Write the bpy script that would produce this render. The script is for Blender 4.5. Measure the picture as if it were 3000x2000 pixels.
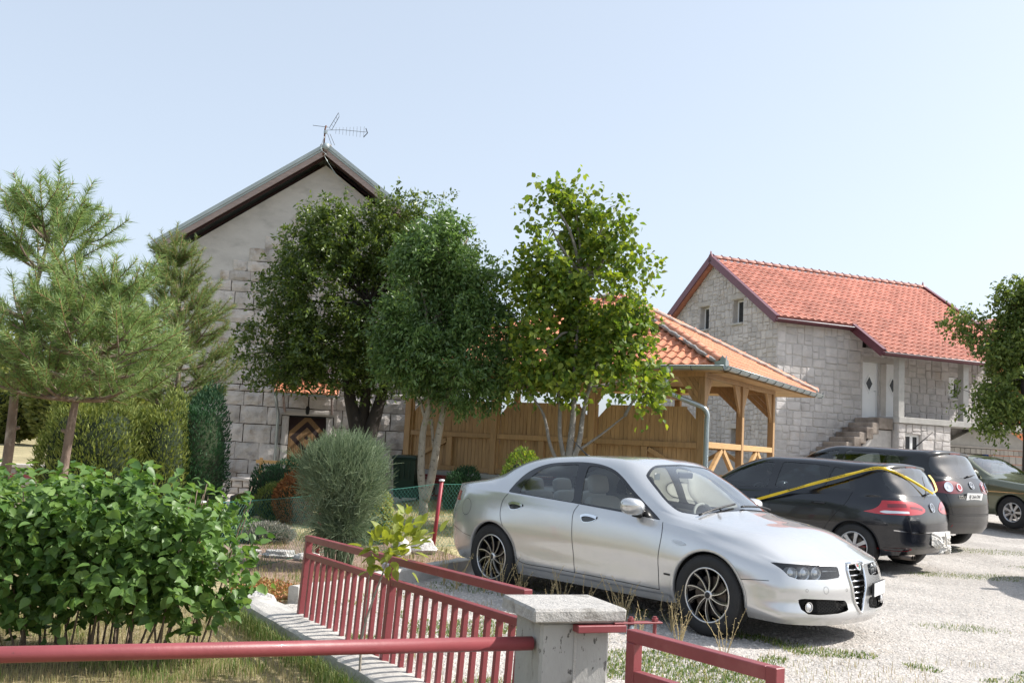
import bpy, math, random
import numpy as np
from mathutils import Vector, Matrix
from mathutils.bvhtree import BVHTree

for _o in list(bpy.data.objects):
    bpy.data.objects.remove(_o, do_unlink=True)
SC = bpy.context.scene
COL = SC.collection
PI = math.pi

# ------------------------------------------------------------------ camera
cam_d = bpy.data.cameras.new('camera')
cam = bpy.data.objects.new('camera', cam_d)
COL.objects.link(cam)
cam_d.sensor_width = 36.0
cam_d.lens = 36.0 * 2880.0 / 3000.0
cam_d.clip_start = 0.05
cam_d.clip_end = 3000
PITCH, ROLL, EYE = 0.10591, 0.05207, 1.46
_f = Vector((0, math.cos(PITCH), math.sin(PITCH)))
_u0 = Vector((0, -math.sin(PITCH), math.cos(PITCH)))
_x0 = Vector((1, 0, 0))
_x = _x0 * math.cos(ROLL) + _u0 * math.sin(ROLL)
_u = -_x0 * math.sin(ROLL) + _u0 * math.cos(ROLL)
cam.matrix_world = Matrix(((_x.x, _u.x, -_f.x, 0), (_x.y, _u.y, -_f.y, 0), (_x.z, _u.z, -_f.z, EYE), (0, 0, 0, 1)))
SC.camera = cam

# ------------------------------------------------------------------ sky, sun, exposure
SUN_AZ, SUN_EL = math.radians(5.0), math.radians(44.0)      # azimuth from +X towards +Y
world = bpy.data.worlds.new('World')
SC.world = world
world.use_nodes = True
_nt = world.node_tree
for _n in list(_nt.nodes):
    _nt.nodes.remove(_n)
_sky = _nt.nodes.new('ShaderNodeTexSky')
_sky.sky_type = 'NISHITA'
_sky.sun_disc = False
_sky.sun_elevation = SUN_EL
_sky.sun_rotation = PI / 2 - SUN_AZ
_sky.altitude = 600
_sky.air_density = 1.0
_sky.dust_density = 4.5
_sky.ozone_density = 1.0
_bg = _nt.nodes.new('ShaderNodeBackground')
_bg.inputs['Strength'].default_value = 0.15
_wo = _nt.nodes.new('ShaderNodeOutputWorld')
_hs = _nt.nodes.new('ShaderNodeHueSaturation')                # thin summer haze: paler than a clean sky
_hs.inputs['Saturation'].default_value = 0.62
_mx = _nt.nodes.new('ShaderNodeMix')
_mx.data_type = 'RGBA'
_mx.inputs[0].default_value = 0.60
_mx.inputs[7].default_value = (1.78, 2.10, 2.48, 1)
_nt.links.new(_sky.outputs[0], _hs.inputs['Color'])
_nt.links.new(_hs.outputs[0], _mx.inputs[6])
_nt.links.new(_mx.outputs[2], _bg.inputs[0])
_nt.links.new(_bg.outputs[0], _wo.inputs[0])

sun_d = bpy.data.lights.new('sun', 'SUN')
sun = bpy.data.objects.new('sun', sun_d)
COL.objects.link(sun)
sun_d.energy = 3.1
sun_d.angle = math.radians(0.55)
sun_d.color = (1.0, 0.95, 0.88)
_sd = Vector((math.cos(SUN_AZ) * math.cos(SUN_EL), math.sin(SUN_AZ) * math.cos(SUN_EL), math.sin(SUN_EL)))
sun.rotation_euler = _sd.to_track_quat('Z', 'Y').to_euler()
sun.location = (30, 0, 30)

SC.view_settings.view_transform = 'Standard'
SC.view_settings.look = 'None'
SC.view_settings.gamma = 1.0
SC.view_settings.exposure = 1.12
SC.view_settings.use_curve_mapping = False
SC.cycles.max_bounces = 8
SC.cycles.transparent_max_bounces = 16
SC.cycles.use_denoising = True

# ------------------------------------------------------------------ helpers
rng = np.random.default_rng(7)
random.seed(7)

def sstep(a, b, t):
    t = np.clip((t - a) / (b - a), 0, 1)
    return t * t * (3 - 2 * t)

_GY = np.array([-50, 13, 16, 18.5, 21, 30, 40, 300.0])
_GZ = np.array([0, 0, .10, .20, .34, .68, .85, .9])
def ground_z(x, y):
    """height of the terrain: the yard rises gently towards the back right"""
    x = np.asarray(x, float); y = np.asarray(y, float)
    z = np.interp(y, _GY, _GZ) * sstep(-5.0, 1.0, x)
    return z

def tag(o, label=None, cat=None, group=None, kind=None):
    if label: o['label'] = label
    if cat: o['category'] = cat
    if group: o['group'] = group
    if kind: o['kind'] = kind
    return o

def thing(name, label, cat, loc=(0, 0, 0), rotz=0.0, group=None):
    o = bpy.data.objects.new(name, None)
    COL.objects.link(o)
    o.location = loc
    o.rotation_euler = (0, 0, rotz)
    o.empty_display_size = 0.1
    return tag(o, label, cat, group)

def link(name, me, mat=None, parent=None):
    if mat is not None and len(me.materials) == 0:
        me.materials.append(mat)
    o = bpy.data.objects.new(name, me)
    COL.objects.link(o)
    if parent is not None:
        o.parent = parent
    return o

def np_mesh(name, V, F, smooth=False):
    """mesh from arrays; F is (m,3) or (m,4)"""
    V = np.ascontiguousarray(V, np.float32); F = np.ascontiguousarray(F, np.int32)
    me = bpy.data.meshes.new(name)
    k = F.shape[1]
    me.vertices.add(len(V)); me.vertices.foreach_set('co', V.ravel())
    me.loops.add(F.size); me.loops.foreach_set('vertex_index', F.ravel())
    me.polygons.add(len(F))
    me.polygons.foreach_set('loop_start', np.arange(0, F.size, k, dtype=np.int32))
    me.polygons.foreach_set('loop_total', np.full(len(F), k, np.int32))
    if smooth:
        me.polygons.foreach_set('use_smooth', np.ones(len(F), bool))
    me.update(calc_edges=True)
    return me

def poly_mesh(name, V, F, smooth=False):
    me = bpy.data.meshes.new(name)
    me.from_pydata([tuple(v) for v in V], [], [tuple(f) for f in F])
    if smooth:
        me.polygons.foreach_set('use_smooth', np.ones(len(me.polygons), bool))
    me.update()
    return me

class MB:
    """collects shapes, then build() links them as one mesh object"""
    def __init__(s):
        s.V = []; s.F = []
    def add(s, V, F):
        b = len(s.V)
        s.V += [tuple(float(c) for c in v) for v in V]
        s.F += [tuple(i + b for i in f) for f in F]
        return s
    def box(s, x0, x1, y0, y1, z0, z1, c=0.0):
        if c <= 0:
            V = [(x, y, z) for x in (x0, x1) for y in (y0, y1) for z in (z0, z1)]
            F = [(0, 1, 3, 2), (4, 6, 7, 5), (0, 4, 5, 1), (2, 3, 7, 6), (0, 2, 6, 4), (1, 5, 7, 3)]
            return s.add(V, F)
        V, F = chamfer_box(x0, x1, y0, y1, z0, z1, c)
        return s.add(V, F)
    def obox(s, o, ex, ey, ez, c=0.0):
        """box spanned from corner o by vectors"""
        o, ex, ey, ez = (np.array(v, float) for v in (o, ex, ey, ez))
        lx, ly, lz = (np.linalg.norm(v) for v in (ex, ey, ez))
        if c <= 0:
            t = MB().box(0, lx, 0, ly, 0, lz)
        else:
            t = MB().box(0, lx, 0, ly, 0, lz, c)
        M = np.stack([ex / lx, ey / ly, ez / lz])
        return s.add(np.array(t.V) @ M + o, t.F)
    def beam(s, p0, p1, w, h, up=(0, 0, 1), c=0.0):
        """rectangular bar between two points; w across, h along up"""
        p0 = np.array(p0, float); p1 = np.array(p1, float)
        d = p1 - p0; L = np.linalg.norm(d); d /= L
        up = np.array(up, float); side = np.cross(d, up)
        if np.linalg.norm(side) < 1e-6:
            side = np.cross(d, (1.0, 0, 0))
        side /= np.linalg.norm(side); u = np.cross(side, d)
        o = p0 - side * w / 2 - u * h / 2
        return s.obox(o, d * L, side * w, u * h, c)
    def tube(s, pts, r, n=8, cap=True):
        V, F = tube(pts, r, n, cap)
        return s.add(V, F)
    def lathe(s, prof, n=24, axis='z', o=(0, 0, 0)):
        """prof: list of (radius, height)"""
        V = []; F = []
        m = len(prof)
        for i in range(n):
            a = 2 * PI * i / n
            for r, h in prof:
                p = (r * math.cos(a), r * math.sin(a), h)
                if axis == 'y': p = (p[0], p[2], p[1])
                if axis == 'x': p = (p[2], p[0], p[1])
                V.append((p[0] + o[0], p[1] + o[1], p[2] + o[2]))
        for i in range(n):
            j = (i + 1) % n
            for k in range(m - 1):
                F.append((i * m + k, j * m + k, j * m + k + 1, i * m + k + 1))
        return s.add(V, F)
    def prism(s, poly, o, ex, ey, ez):
        """polygon in the (ex,ey) plane from o, extruded by ez"""
        o, ex, ey, ez = (np.array(v, float) for v in (o, ex, ey, ez))
        a = [o + ex * p[0] + ey * p[1] for p in poly]
        b = [p + ez for p in a]
        n = len(poly)
        F = [tuple(range(n))[::-1], tuple(range(n, 2 * n))] + [(i, (i + 1) % n, n + (i + 1) % n, n + i) for i in range(n)]
        return s.add(a + b, F)
    def build(s, name, mat, parent=None, smooth=False):
        me = poly_mesh(name, s.V, s.F, smooth)
        me.validate()
        return link(name, me, mat, parent)

def chamfer_box(x0, x1, y0, y1, z0, z1, c):
    c = min(c, (x1 - x0) * .45, (y1 - y0) * .45, (z1 - z0) * .45)
    X, Y, Z = (x0, x1), (y0, y1), (z0, z1)
    sg = (1, -1)
    V = []; idx = {}
    for i in (0, 1):
        for j in (0, 1):
            for k in (0, 1):
                for ax in range(3):
                    p = [X[i] + sg[i] * c, Y[j] + sg[j] * c, Z[k] + sg[k] * c]
                    p[ax] = (X[i], Y[j], Z[k])[ax]
                    idx[i, j, k, ax] = len(V); V.append(tuple(p))
    F = []
    for i in (0, 1):
        q = [idx[i, 0, 0, 0], idx[i, 1, 0, 0], idx[i, 1, 1, 0], idx[i, 0, 1, 0]]; F.append(q if i else q[::-1])
        q = [idx[0, i, 0, 1], idx[1, i, 0, 1], idx[1, i, 1, 1], idx[0, i, 1, 1]]; F.append(q[::-1] if i else q)
        q = [idx[0, 0, i, 2], idx[1, 0, i, 2], idx[1, 1, i, 2], idx[0, 1, i, 2]]; F.append(q if i else q[::-1])
    for a in (0, 1):
        for b in (0, 1):
            F.append([idx[0, a, b, 1], idx[1, a, b, 1], idx[1, a, b, 2], idx[0, a, b, 2]])
            F.append([idx[a, 0, b, 0], idx[a, 1, b, 0], idx[a, 1, b, 2], idx[a, 0, b, 2]])
            F.append([idx[a, b, 0, 0], idx[a, b, 1, 0], idx[a, b, 1, 1], idx[a, b, 0, 1]])
    for i in (0, 1):
        for j in (0, 1):
            for k in (0, 1):
                F.append([idx[i, j, k, 0], idx[i, j, k, 1], idx[i, j, k, 2]])
    cx = np.array([(x0 + x1) / 2, (y0 + y1) / 2, (z0 + z1) / 2]); Va = np.array(V)
    out = []
    for f in F:
        p = Va[list(f)]
        nrm = np.cross(p[1] - p[0], p[2] - p[0])
        out.append(tuple(f) if nrm @ (p.mean(0) - cx) > 0 else tuple(f[::-1]))
    return V, out

def frames(P):
    """tangents and a steady pair of normals along a polyline"""
    P = np.asarray(P, float)
    T = np.gradient(P, axis=0)
    T /= np.linalg.norm(T, axis=1)[:, None] + 1e-12
    a = np.array([0, 0, 1.0]) if abs(T[0, 2]) < .9 else np.array([1.0, 0, 0])
    N = np.zeros_like(P); v = a
    for i in range(len(P)):
        v = v - T[i] * (v @ T[i]); v /= np.linalg.norm(v) + 1e-12
        N[i] = v
    return T, N, np.cross(T, N)

def tube(pts, r, n=8, cap=True):
    P = np.asarray(pts, float); m = len(P)
    r = np.broadcast_to(np.asarray(r, float), (m,))
    T, N, B = frames(P)
    a = np.arange(n) * 2 * PI / n
    ring = (N[:, None, :] * np.cos(a)[None, :, None] + B[:, None, :] * np.sin(a)[None, :, None]) * r[:, None, None] + P[:, None, :]
    V = ring.reshape(-1, 3)
    F = []
    for i in range(m - 1):
        for j in range(n):
            k = (j + 1) % n
            F.append((i * n + j, i * n + k, (i + 1) * n + k, (i + 1) * n + j))
    if cap:
        F.append(tuple(range(n))[::-1]); F.append(tuple((m - 1) * n + j for j in range(n)))
    return V, F

def catmull(P, n):
    """uniform Catmull-Rom through points (rows), n samples per segment"""
    P = np.asarray(P, float)
    Q = np.concatenate([[2 * P[0] - P[1]], P, [2 * P[-1] - P[-2]]])
    out = []
    t = np.arange(n) / n
    t = t.reshape((n,) + (1,) * (P.ndim - 1))
    for i in range(1, len(Q) - 2):
        a, b, c, d = Q[i - 1], Q[i], Q[i + 1], Q[i + 2]
        out.append(.5 * ((2 * b) + (c - a) * t + (2 * a - 5 * b + 4 * c - d) * t ** 2 + (3 * b - a - 3 * c + d) * t ** 3))
    return np.concatenate(out + [P[-1:]])

def copy_tree(o, parent=None):
    c = o.copy(); COL.objects.link(c); c.parent = parent
    for ch in list(o.children):
        copy_tree(ch, c)
    return c

def cut_mesh(D, F, f):
    """split along f = 0; returns (inside f<0, outside)"""
    s = f[F] < 0
    n = s.sum(1)
    inn = [F[n == 3]]; out = [F[n == 0]]
    newD = []; cache = {}
    base = len(D)
    def mid(a, b):
        k = (a, b) if a < b else (b, a)
        if k not in cache:
            t = f[a] / (f[a] - f[b])
            cache[k] = base + len(newD); newD.append(D[a] + (D[b] - D[a]) * t)
        return cache[k]
    I = []; O = []
    for tri in F[(n == 1) | (n == 2)]:
        ins = [f[v] < 0 for v in tri]
        one = ins.index(True) if sum(ins) == 1 else ins.index(False)
        a, b, c = tri[one], tri[(one + 1) % 3], tri[(one + 2) % 3]
        p, q = mid(a, b), mid(a, c)
        A1, A2 = (I, O) if sum(ins) == 1 else (O, I)
        A1.append((a, p, q)); A2.append((p, b, c)); A2.append((p, c, q))
    D2 = np.concatenate([D, np.array(newD).reshape(-1, D.shape[1])]) if newD else D
    if I: inn.append(np.array(I))
    if O: out.append(np.array(O))
    def comp(Fl):
        Fl = np.concatenate(Fl) if len(Fl) > 1 else Fl[0]
        if len(Fl) == 0: return D2[:0], Fl
        u, inv = np.unique(Fl, return_inverse=True)
        return D2[u], inv.reshape(Fl.shape)
    return comp(inn), comp(out)

def poly_sdf(P, poly):
    """signed distance (negative inside) of 2-D points to a closed polygon"""
    P = np.asarray(P, float); poly = np.asarray(poly, float)
    d = np.full(len(P), 1e9); inside = np.zeros(len(P), bool)
    for a, b in zip(poly, np.roll(poly, -1, 0)):
        e = b - a; w = P - a
        t = np.clip((w @ e) / (e @ e + 1e-12), 0, 1)
        d = np.minimum(d, np.linalg.norm(w - t[:, None] * e, axis=1))
        c = (a[1] > P[:, 1]) != (b[1] > P[:, 1])
        xi = a[0] + (P[:, 1] - a[1]) * e[0] / (e[1] if abs(e[1]) > 1e-12 else 1e-12)
        inside ^= c & (P[:, 0] < xi)
    return np.where(inside, -d, d)

def smooth_poly(pts, n=5):
    P = np.asarray(pts, float)
    Q = np.concatenate([P[-2:], P, P[:2]])
    return catmull(Q, n)[2 * n: (2 + len(P)) * n]


def clip_poly(poly, a, b, c):
    """keep the part of a convex polygon with a*x + b*y <= c"""
    out = []
    for p, q in zip(poly, poly[1:] + poly[:1]):
        fp, fq = a * p[0] + b * p[1] - c, a * q[0] + b * q[1] - c
        if fp <= 0: out.append(p)
        if (fp < 0 < fq) or (fq < 0 < fp):
            t = fp / (fp - fq); out.append((p[0] + (q[0] - p[0]) * t, p[1] + (q[1] - p[1]) * t))
    return out

def cells(x0, x1, z0, z1, holes, clips=()):
    """rectangle minus rectangular holes, as convex polygons"""
    xs = sorted({x0, x1} | {v for h in holes for v in h[:2] if x0 < v < x1})
    zs = sorted({z0, z1} | {v for h in holes for v in h[2:] if z0 < v < z1})
    out = []
    for a, b in zip(xs[:-1], xs[1:]):
        for c, d in zip(zs[:-1], zs[1:]):
            mx, mz = (a + b) / 2, (c + d) / 2
            if any(h[0] < mx < h[1] and h[2] < mz < h[3] for h in holes): continue
            p = [(a, c), (b, c), (b, d), (a, d)]
            for cl in clips:
                p = clip_poly(p, *cl)
                if len(p) < 3: break
            if len(p) >= 3: out.append(p)
    return out

def emit_pieces(name, pieces, mat, parent, limit=300, eye=None, rest_name=None):
    """pieces: (V, F) in the parent's space; the nearest become parts, the rest one joined part"""
    c = np.array([np.mean(np.array(p[0]), 0) for p in pieces])
    if eye is None:
        Mi = parent.matrix_basis.inverted() if parent.parent is None else (parent.parent.matrix_basis @ parent.matrix_basis).inverted()
        eye = np.array(Mi @ Vector((0, 0, EYE)))
    o = np.argsort(np.linalg.norm(c - eye, axis=1))
    for i in o[:limit]:
        link(name, poly_mesh(name, *pieces[i]), mat, parent)
    if len(o) > limit:
        m = MB()
        for i in o[limit:]:
            m.add(*pieces[i])
        tag(m.build(rest_name or name + '_field', mat, parent), kind='stuff')

# ------------------------------------------------------------------ materials
def _mk(name):
    m = bpy.data.materials.new(name); m.use_nodes = True
    nt = m.node_tree
    return m, nt, nt.nodes['Principled BSDF']

def _coord(nt, space):
    tc = nt.nodes.new('ShaderNodeTexCoord')
    return tc.outputs[{'o': 'Object', 'g': 'Generated'}[space]]

def _world(nt):
    g = nt.nodes.new('ShaderNodeNewGeometry')
    return g.outputs['Position']

def material(name, col, rough=.6, metal=0.0, var=None, bump=None, rnd=0.0, island=0.0, coat=0.0, spec=.5, stain=None, space='o', stretch=None, coat_rough=.05, trans=0.0, col2=None, col2_amt=None):
    """principled material: var=(scale, amount) mottling, bump=(scale, strength), rnd= variation per object, island= per loose piece,
    stain=(colour, scale, low, high) patches of a second colour"""
    m, nt, b = _mk(name)
    b.inputs['Roughness'].default_value = rough
    b.inputs['Metallic'].default_value = metal
    b.inputs['Specular IOR Level'].default_value = spec
    b.inputs['Coat Weight'].default_value = coat
    b.inputs['Coat Roughness'].default_value = coat_rough
    N = nt.nodes; L = nt.links
    co = _world(nt) if space == 'w' else _coord(nt, space)
    if stretch is not None:
        mp = N.new('ShaderNodeMapping'); mp.inputs['Scale'].default_value = stretch
        L.new(co, mp.inputs[0]); co = mp.outputs[0]
    cur = None
    rgb = N.new('ShaderNodeRGB'); rgb.outputs[0].default_value = (*col, 1); cur = rgb.outputs[0]
    def mix(a, b_, fac, blend='MIX'):
        mx = N.new('ShaderNodeMix'); mx.data_type = 'RGBA'; mx.blend_type = blend
        if isinstance(fac, float): mx.inputs[0].default_value = fac
        else: L.new(fac, mx.inputs[0])
        L.new(a, mx.inputs[6])
        if isinstance(b_, tuple): mx.inputs[7].default_value = (*b_, 1)
        else: L.new(b_, mx.inputs[7])
        return mx.outputs[2]
    def noise(scale, detail=5, rough_=.6):
        n = N.new('ShaderNodeTexNoise'); n.inputs['Scale'].default_value = scale
        n.inputs['Detail'].default_value = detail; n.inputs['Roughness'].default_value = rough_
        L.new(co, n.inputs['Vector']); return n.outputs['Fac']
    def ramp(fac, lo, hi):
        r = N.new('ShaderNodeMapRange'); r.inputs[1].default_value = lo; r.inputs[2].default_value = hi
        L.new(fac, r.inputs[0]); return r.outputs[0]
    if col2 is not None:
        src = N.new('ShaderNodeNewGeometry').outputs['Random Per Island'] if island else N.new('ShaderNodeObjectInfo').outputs['Random']
        cur = mix(cur, col2, ramp(src, *(col2_amt or (0.0, 1.0))))
    if stain:
        for st in (stain if isinstance(stain, list) else [stain]):
            cur = mix(cur, st[0], ramp(noise(st[1]), st[2], st[3]))
    val = None
    if var:
        v = N.new('ShaderNodeMapRange'); v.inputs[1].default_value = .25; v.inputs[2].default_value = .75
        v.inputs[3].default_value = 1 - var[1]; v.inputs[4].default_value = 1 + var[1]
        L.new(noise(var[0]), v.inputs[0]); val = v.outputs[0]
    for amt, kind in ((rnd, 'o'), (island, 'i')):
        if amt:
            src = N.new('ShaderNodeNewGeometry').outputs['Random Per Island'] if kind == 'i' else N.new('ShaderNodeObjectInfo').outputs['Random']
            v = N.new('ShaderNodeMapRange'); v.inputs[3].default_value = 1 - amt; v.inputs[4].default_value = 1 + amt
            L.new(src, v.inputs[0])
            if val is None: val = v.outputs[0]
            else:
                mu = N.new('ShaderNodeMath'); mu.operation = 'MULTIPLY'; L.new(val, mu.inputs[0]); L.new(v.outputs[0], mu.inputs[1]); val = mu.outputs[0]
    if val is not None:
        h = N.new('ShaderNodeHueSaturation'); L.new(val, h.inputs['Value']); L.new(cur, h.inputs['Color']); cur = h.outputs[0]
    L.new(cur, b.inputs['Base Color'])
    if bump:
        bl = bump if isinstance(bump, list) else [bump]
        prev = None
        for sc, st in bl:
            bn = N.new('ShaderNodeBump'); bn.inputs['Strength'].default_value = 1.0; bn.inputs['Distance'].default_value = st
            L.new(noise(sc, 6, .65), bn.inputs['Height'])
            if prev is not None: L.new(prev, bn.inputs['Normal'])
            prev = bn.outputs[0]
        L.new(prev, b.inputs['Normal'])
    if trans > 0:
        tr = N.new('ShaderNodeBsdfTranslucent'); L.new(cur, tr.inputs['Color'])
        hs = N.new('ShaderNodeHueSaturation'); hs.inputs['Value'].default_value = 1.5; hs.inputs['Saturation'].default_value = 1.15
        hs.inputs['Hue'].default_value = .485
        L.new(cur, hs.inputs['Color']); L.new(hs.outputs[0], tr.inputs['Color'])
        ms = N.new('ShaderNodeMixShader'); ms.inputs[0].default_value = trans
        L.new(b.outputs[0], ms.inputs[1]); L.new(tr.outputs[0], ms.inputs[2])
        L.new(ms.outputs[0], N['Material Output'].inputs['Surface'])
    return m

def glass_material(name, tint=(.85, .9, .9), rough=0.0, ior=1.5):
    m, nt, b = _mk(name)
    N = nt.nodes; L = nt.links
    N.remove(b)
    t = N.new('ShaderNodeBsdfTransparent'); t.inputs[0].default_value = (*tint, 1)
    g = N.new('ShaderNodeBsdfGlossy'); g.inputs['Roughness'].default_value = rough; g.inputs[0].default_value = (1, 1, 1, 1)
    fr = N.new('ShaderNodeFresnel'); fr.inputs['IOR'].default_value = ior
    mu = N.new('ShaderNodeMath'); mu.operation = 'MULTIPLY'; mu.inputs[1].default_value = 1.8; mu.use_clamp = True
    ms = N.new('ShaderNodeMixShader')
    L.new(fr.outputs[0], mu.inputs[0]); L.new(mu.outputs[0], ms.inputs[0]); L.new(t.outputs[0], ms.inputs[1]); L.new(g.outputs[0], ms.inputs[2])
    L.new(ms.outputs[0], N['Material Output'].inputs['Surface'])
    return m
# ================================================================== ground
def field_grid(xs, ys, dz=0.0):
    X, Y = np.meshgrid(xs, ys, indexing='ij')
    V = np.stack([X, Y, ground_z(X, Y) + dz], -1).reshape(-1, 3)
    n, m = len(xs), len(ys)
    i, j = np.meshgrid(np.arange(n - 1), np.arange(m - 1), indexing='ij')
    a = (i * m + j).ravel()
    return V, np.concatenate([np.stack([a, a + m, a + m + 1], 1), np.stack([a, a + m + 1, a + 1], 1)])

def voronoi_ground(name, cols, scale, bump, mott=(1.2, .25), rough=.9, patch=None):
    """coarse grain: every Voronoi cell is a little stone with its own tone"""
    m, nt, b = _mk(name); N = nt.nodes; L = nt.links
    co = _world(nt)
    v = N.new('ShaderNodeTexVoronoi'); v.inputs['Scale'].default_value = scale; L.new(co, v.inputs['Vector'])
    sep = N.new('ShaderNodeSeparateColor'); L.new(v.outputs['Color'], sep.inputs[0])
    cr = N.new('ShaderNodeValToRGB')
    cr.color_ramp.elements[0].color = (*cols[0], 1); cr.color_ramp.elements[1].color = (*cols[-1], 1)
    for k, c in enumerate(cols[1:-1]):
        e = cr.color_ramp.elements.new((k + 1) / (len(cols) - 1)); e.color = (*c, 1)
    L.new(sep.outputs[0], cr.inputs[0])
    cur = cr.outputs[0]
    n = N.new('ShaderNodeTexNoise'); n.inputs['Scale'].default_value = mott[0]; n.inputs['Detail'].default_value = 6; L.new(co, n.inputs['Vector'])
    mr = N.new('ShaderNodeMapRange'); mr.inputs[1].default_value = .3; mr.inputs[2].default_value = .7; mr.inputs[3].default_value = 1 - mott[1]; mr.inputs[4].default_value = 1 + mott[1] * .6
    L.new(n.outputs['Fac'], mr.inputs[0])
    hs = N.new('ShaderNodeHueSaturation'); L.new(cur, hs.inputs['Color']); L.new(mr.outputs[0], hs.inputs['Value']); cur = hs.outputs[0]
    if patch:
        n2 = N.new('ShaderNodeTexNoise'); n2.inputs['Scale'].default_value = patch[1]; n2.inputs['Detail'].default_value = 7; L.new(co, n2.inputs['Vector'])
        m2 = N.new('ShaderNodeMapRange'); m2.inputs[1].default_value = patch[2]; m2.inputs[2].default_value = patch[3]; L.new(n2.outputs['Fac'], m2.inputs[0])
        mx = N.new('ShaderNodeMix'); mx.data_type = 'RGBA'; L.new(m2.outputs[0], mx.inputs[0]); L.new(cur, mx.inputs[6]); mx.inputs[7].default_value = (*patch[0], 1); cur = mx.outputs[2]
    L.new(cur, b.inputs['Base Color']); b.inputs['Roughness'].default_value = rough; b.inputs['Specular IOR Level'].default_value = .25
    bp = N.new('ShaderNodeBump'); bp.invert = True; bp.inputs['Distance'].default_value = bump; L.new(v.outputs['Distance'], bp.inputs['Height'])
    n3 = N.new('ShaderNodeTexNoise'); n3.inputs['Scale'].default_value = 9; n3.inputs['Detail'].default_value = 6; L.new(co, n3.inputs['Vector'])
    bp2 = N.new('ShaderNodeBump'); bp2.inputs['Distance'].default_value = .03; L.new(n3.outputs['Fac'], bp2.inputs['Height']); L.new(bp.outputs[0], bp2.inputs['Normal'])
    L.new(bp2.outputs[0], b.inputs['Normal'])
    return m

M_GRAVEL = voronoi_ground('crushed_limestone_gravel', [(.31, .285, .26), (.40, .375, .345), (.46, .43, .40), (.50, .475, .445)], 55, .010, (1.1, .2), patch=((.34, .30, .24), .9, .60, .80))
M_LAWN = voronoi_ground('dry_lawn_soil', [(.17, .13, .07), (.30, .245, .14), (.36, .30, .18), (.20, .19, .085)], 70, .01, (1.6, .3))
M_FIELD = voronoi_ground('dry_field', [(.30, .25, .14), (.42, .35, .21), (.38, .33, .19), (.26, .25, .12)], 18, .02, (.5, .3))
M_MULCH = voronoi_ground('reddish_garden_soil', [(.19, .12, .09), (.32, .22, .17), (.39, .29, .23), (.24, .16, .12)], 60, .012, (2.2, .25))
M_PAVE = material('pale_concrete_paving', (.46, .42, .37), .85, var=(3, .15), bump=(40, .004), space='w')

xs = np.concatenate([[-1500, -600, -250, -120, -70, -45], np.arange(-30, 45.1, 1.0), [60, 90, 150, 300, 700, 1500]])
ys = np.concatenate([[-300, -100, -40, -15], np.arange(-5, 60.1, 1.0), [70, 90, 130, 200, 400, 900, 1800]])
V, F = field_grid(xs, ys, -.012)
tag(link('ground', np_mesh('ground', V, F, True), M_FIELD), kind='structure')

def sheet(name, poly, step, dz, mat):
    poly = np.array(poly, float)
    lo, hi = poly.min(0) - step, poly.max(0) + step
    V, F = field_grid(np.arange(lo[0], hi[0] + step, step), np.arange(lo[1], hi[1] + step, step), dz)
    (D, Fi), _ = cut_mesh(V, F, poly_sdf(V[:, :2], poly))
    return tag(link(name, np_mesh(name, D, Fi, True), mat), kind='structure')

YARD = [(.35, 2.0), (.12, 4.6), (-.72, 6.15), (-1.52, 7.55), (-1.95, 8.55), (-1.62, 9.2), (-1.2, 10.25), (-.55, 11.45), (.25, 12.9), (1.2, 14.6), (2.6, 16.6), (4.2, 17.9), (5.2, 20.5), (7.5, 27), (9.6, 33.6), (12.5, 34.6), (24, 39.5), (40, 44), (40, 2.0)]
LAWN = [(-9, 2.0), (.35, 2.0), (.02, 4.5), (-.84, 6.1), (-1.64, 7.5), (-2.5, 8.9), (-3.6, 10.4), (-6.0, 11.6), (-9, 11.2)]
sheet('gravel_yard', YARD, .5, 0.0, M_GRAVEL)
sheet('lawn', LAWN, .5, -.004, M_LAWN)
GARDEN = [(-1.85, 8.75), (-1.28, 10.1), (-.62, 11.4), (-.15, 12.3), (-.9, 13.6), (-2.0, 14.3), (-3.6, 14.6), (-4.8, 13.5), (-4.0, 11.6), (-2.45, 9.6)]
sheet('garden_bed', GARDEN, .4, .004, M_MULCH)
sheet('house_path', [(-8.5, 19.6), (-2.5, 20.4), (-1.6, 22.4), (1.5, 24.4), (3, 26.5), (-2, 26.2), (-8.9, 24.3)], .6, .0, M_PAVE)
# ================================================================== stone house on the left
M_BLOCK = material('rock_faced_limestone', (.51, .475, .445), .9, var=(3.5, .2), bump=[(9, .035), (40, .008)], rnd=.14, stain=[((.23, .155, .085), 1.6, .56, .78), ((.29, .275, .265), 2.6, .55, .75)], spec=.2)
M_JOINT = material('ochre_mortar', (.16, .12, .08), .95, var=(6, .3), bump=(30, .006))
M_GABLE = material('weathered_gable_concrete', (.50, .485, .465), .9, var=(1.1, .15), bump=[(14, .006), (60, .002)], stain=((.34, .33, .315), 1.7, .52, .80), stretch=(1, 1, 2.2))
M_SMOOTHSTONE = material('dressed_limestone', (.47, .44, .41), .85, var=(4, .12), bump=(25, .004), rnd=.08, stain=((.30, .25, .20), 2.2, .58, .8))
M_VERGE = material('weathered_verge_board', (.33, .265, .25), .85, var=(5, .25), bump=(20, .006), stretch=(1, 1, 6))
M_SOFFIT = material('dark_red_brown_soffit', (.055, .028, .028), .8, var=(6, .2))
M_ROOFGREY = material('grey_roof_sheet', (.36, .42, .44), .5, .1, var=(2, .12), bump=(14, .004))
M_ZINC = material('zinc_gutter', (.36, .41, .42), .38, .75, var=(4, .12))
M_ZINCD = material('dark_gutter', (.10, .115, .12), .5, .5, var=(4, .15))
M_TILE_O = material('orange_clay_tile', (.58, .225, .125), .8, var=(7, .2), bump=(40, .004), rnd=.16, island=.14, stain=((.40, .20, .13), 3, .52, .78))
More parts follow.
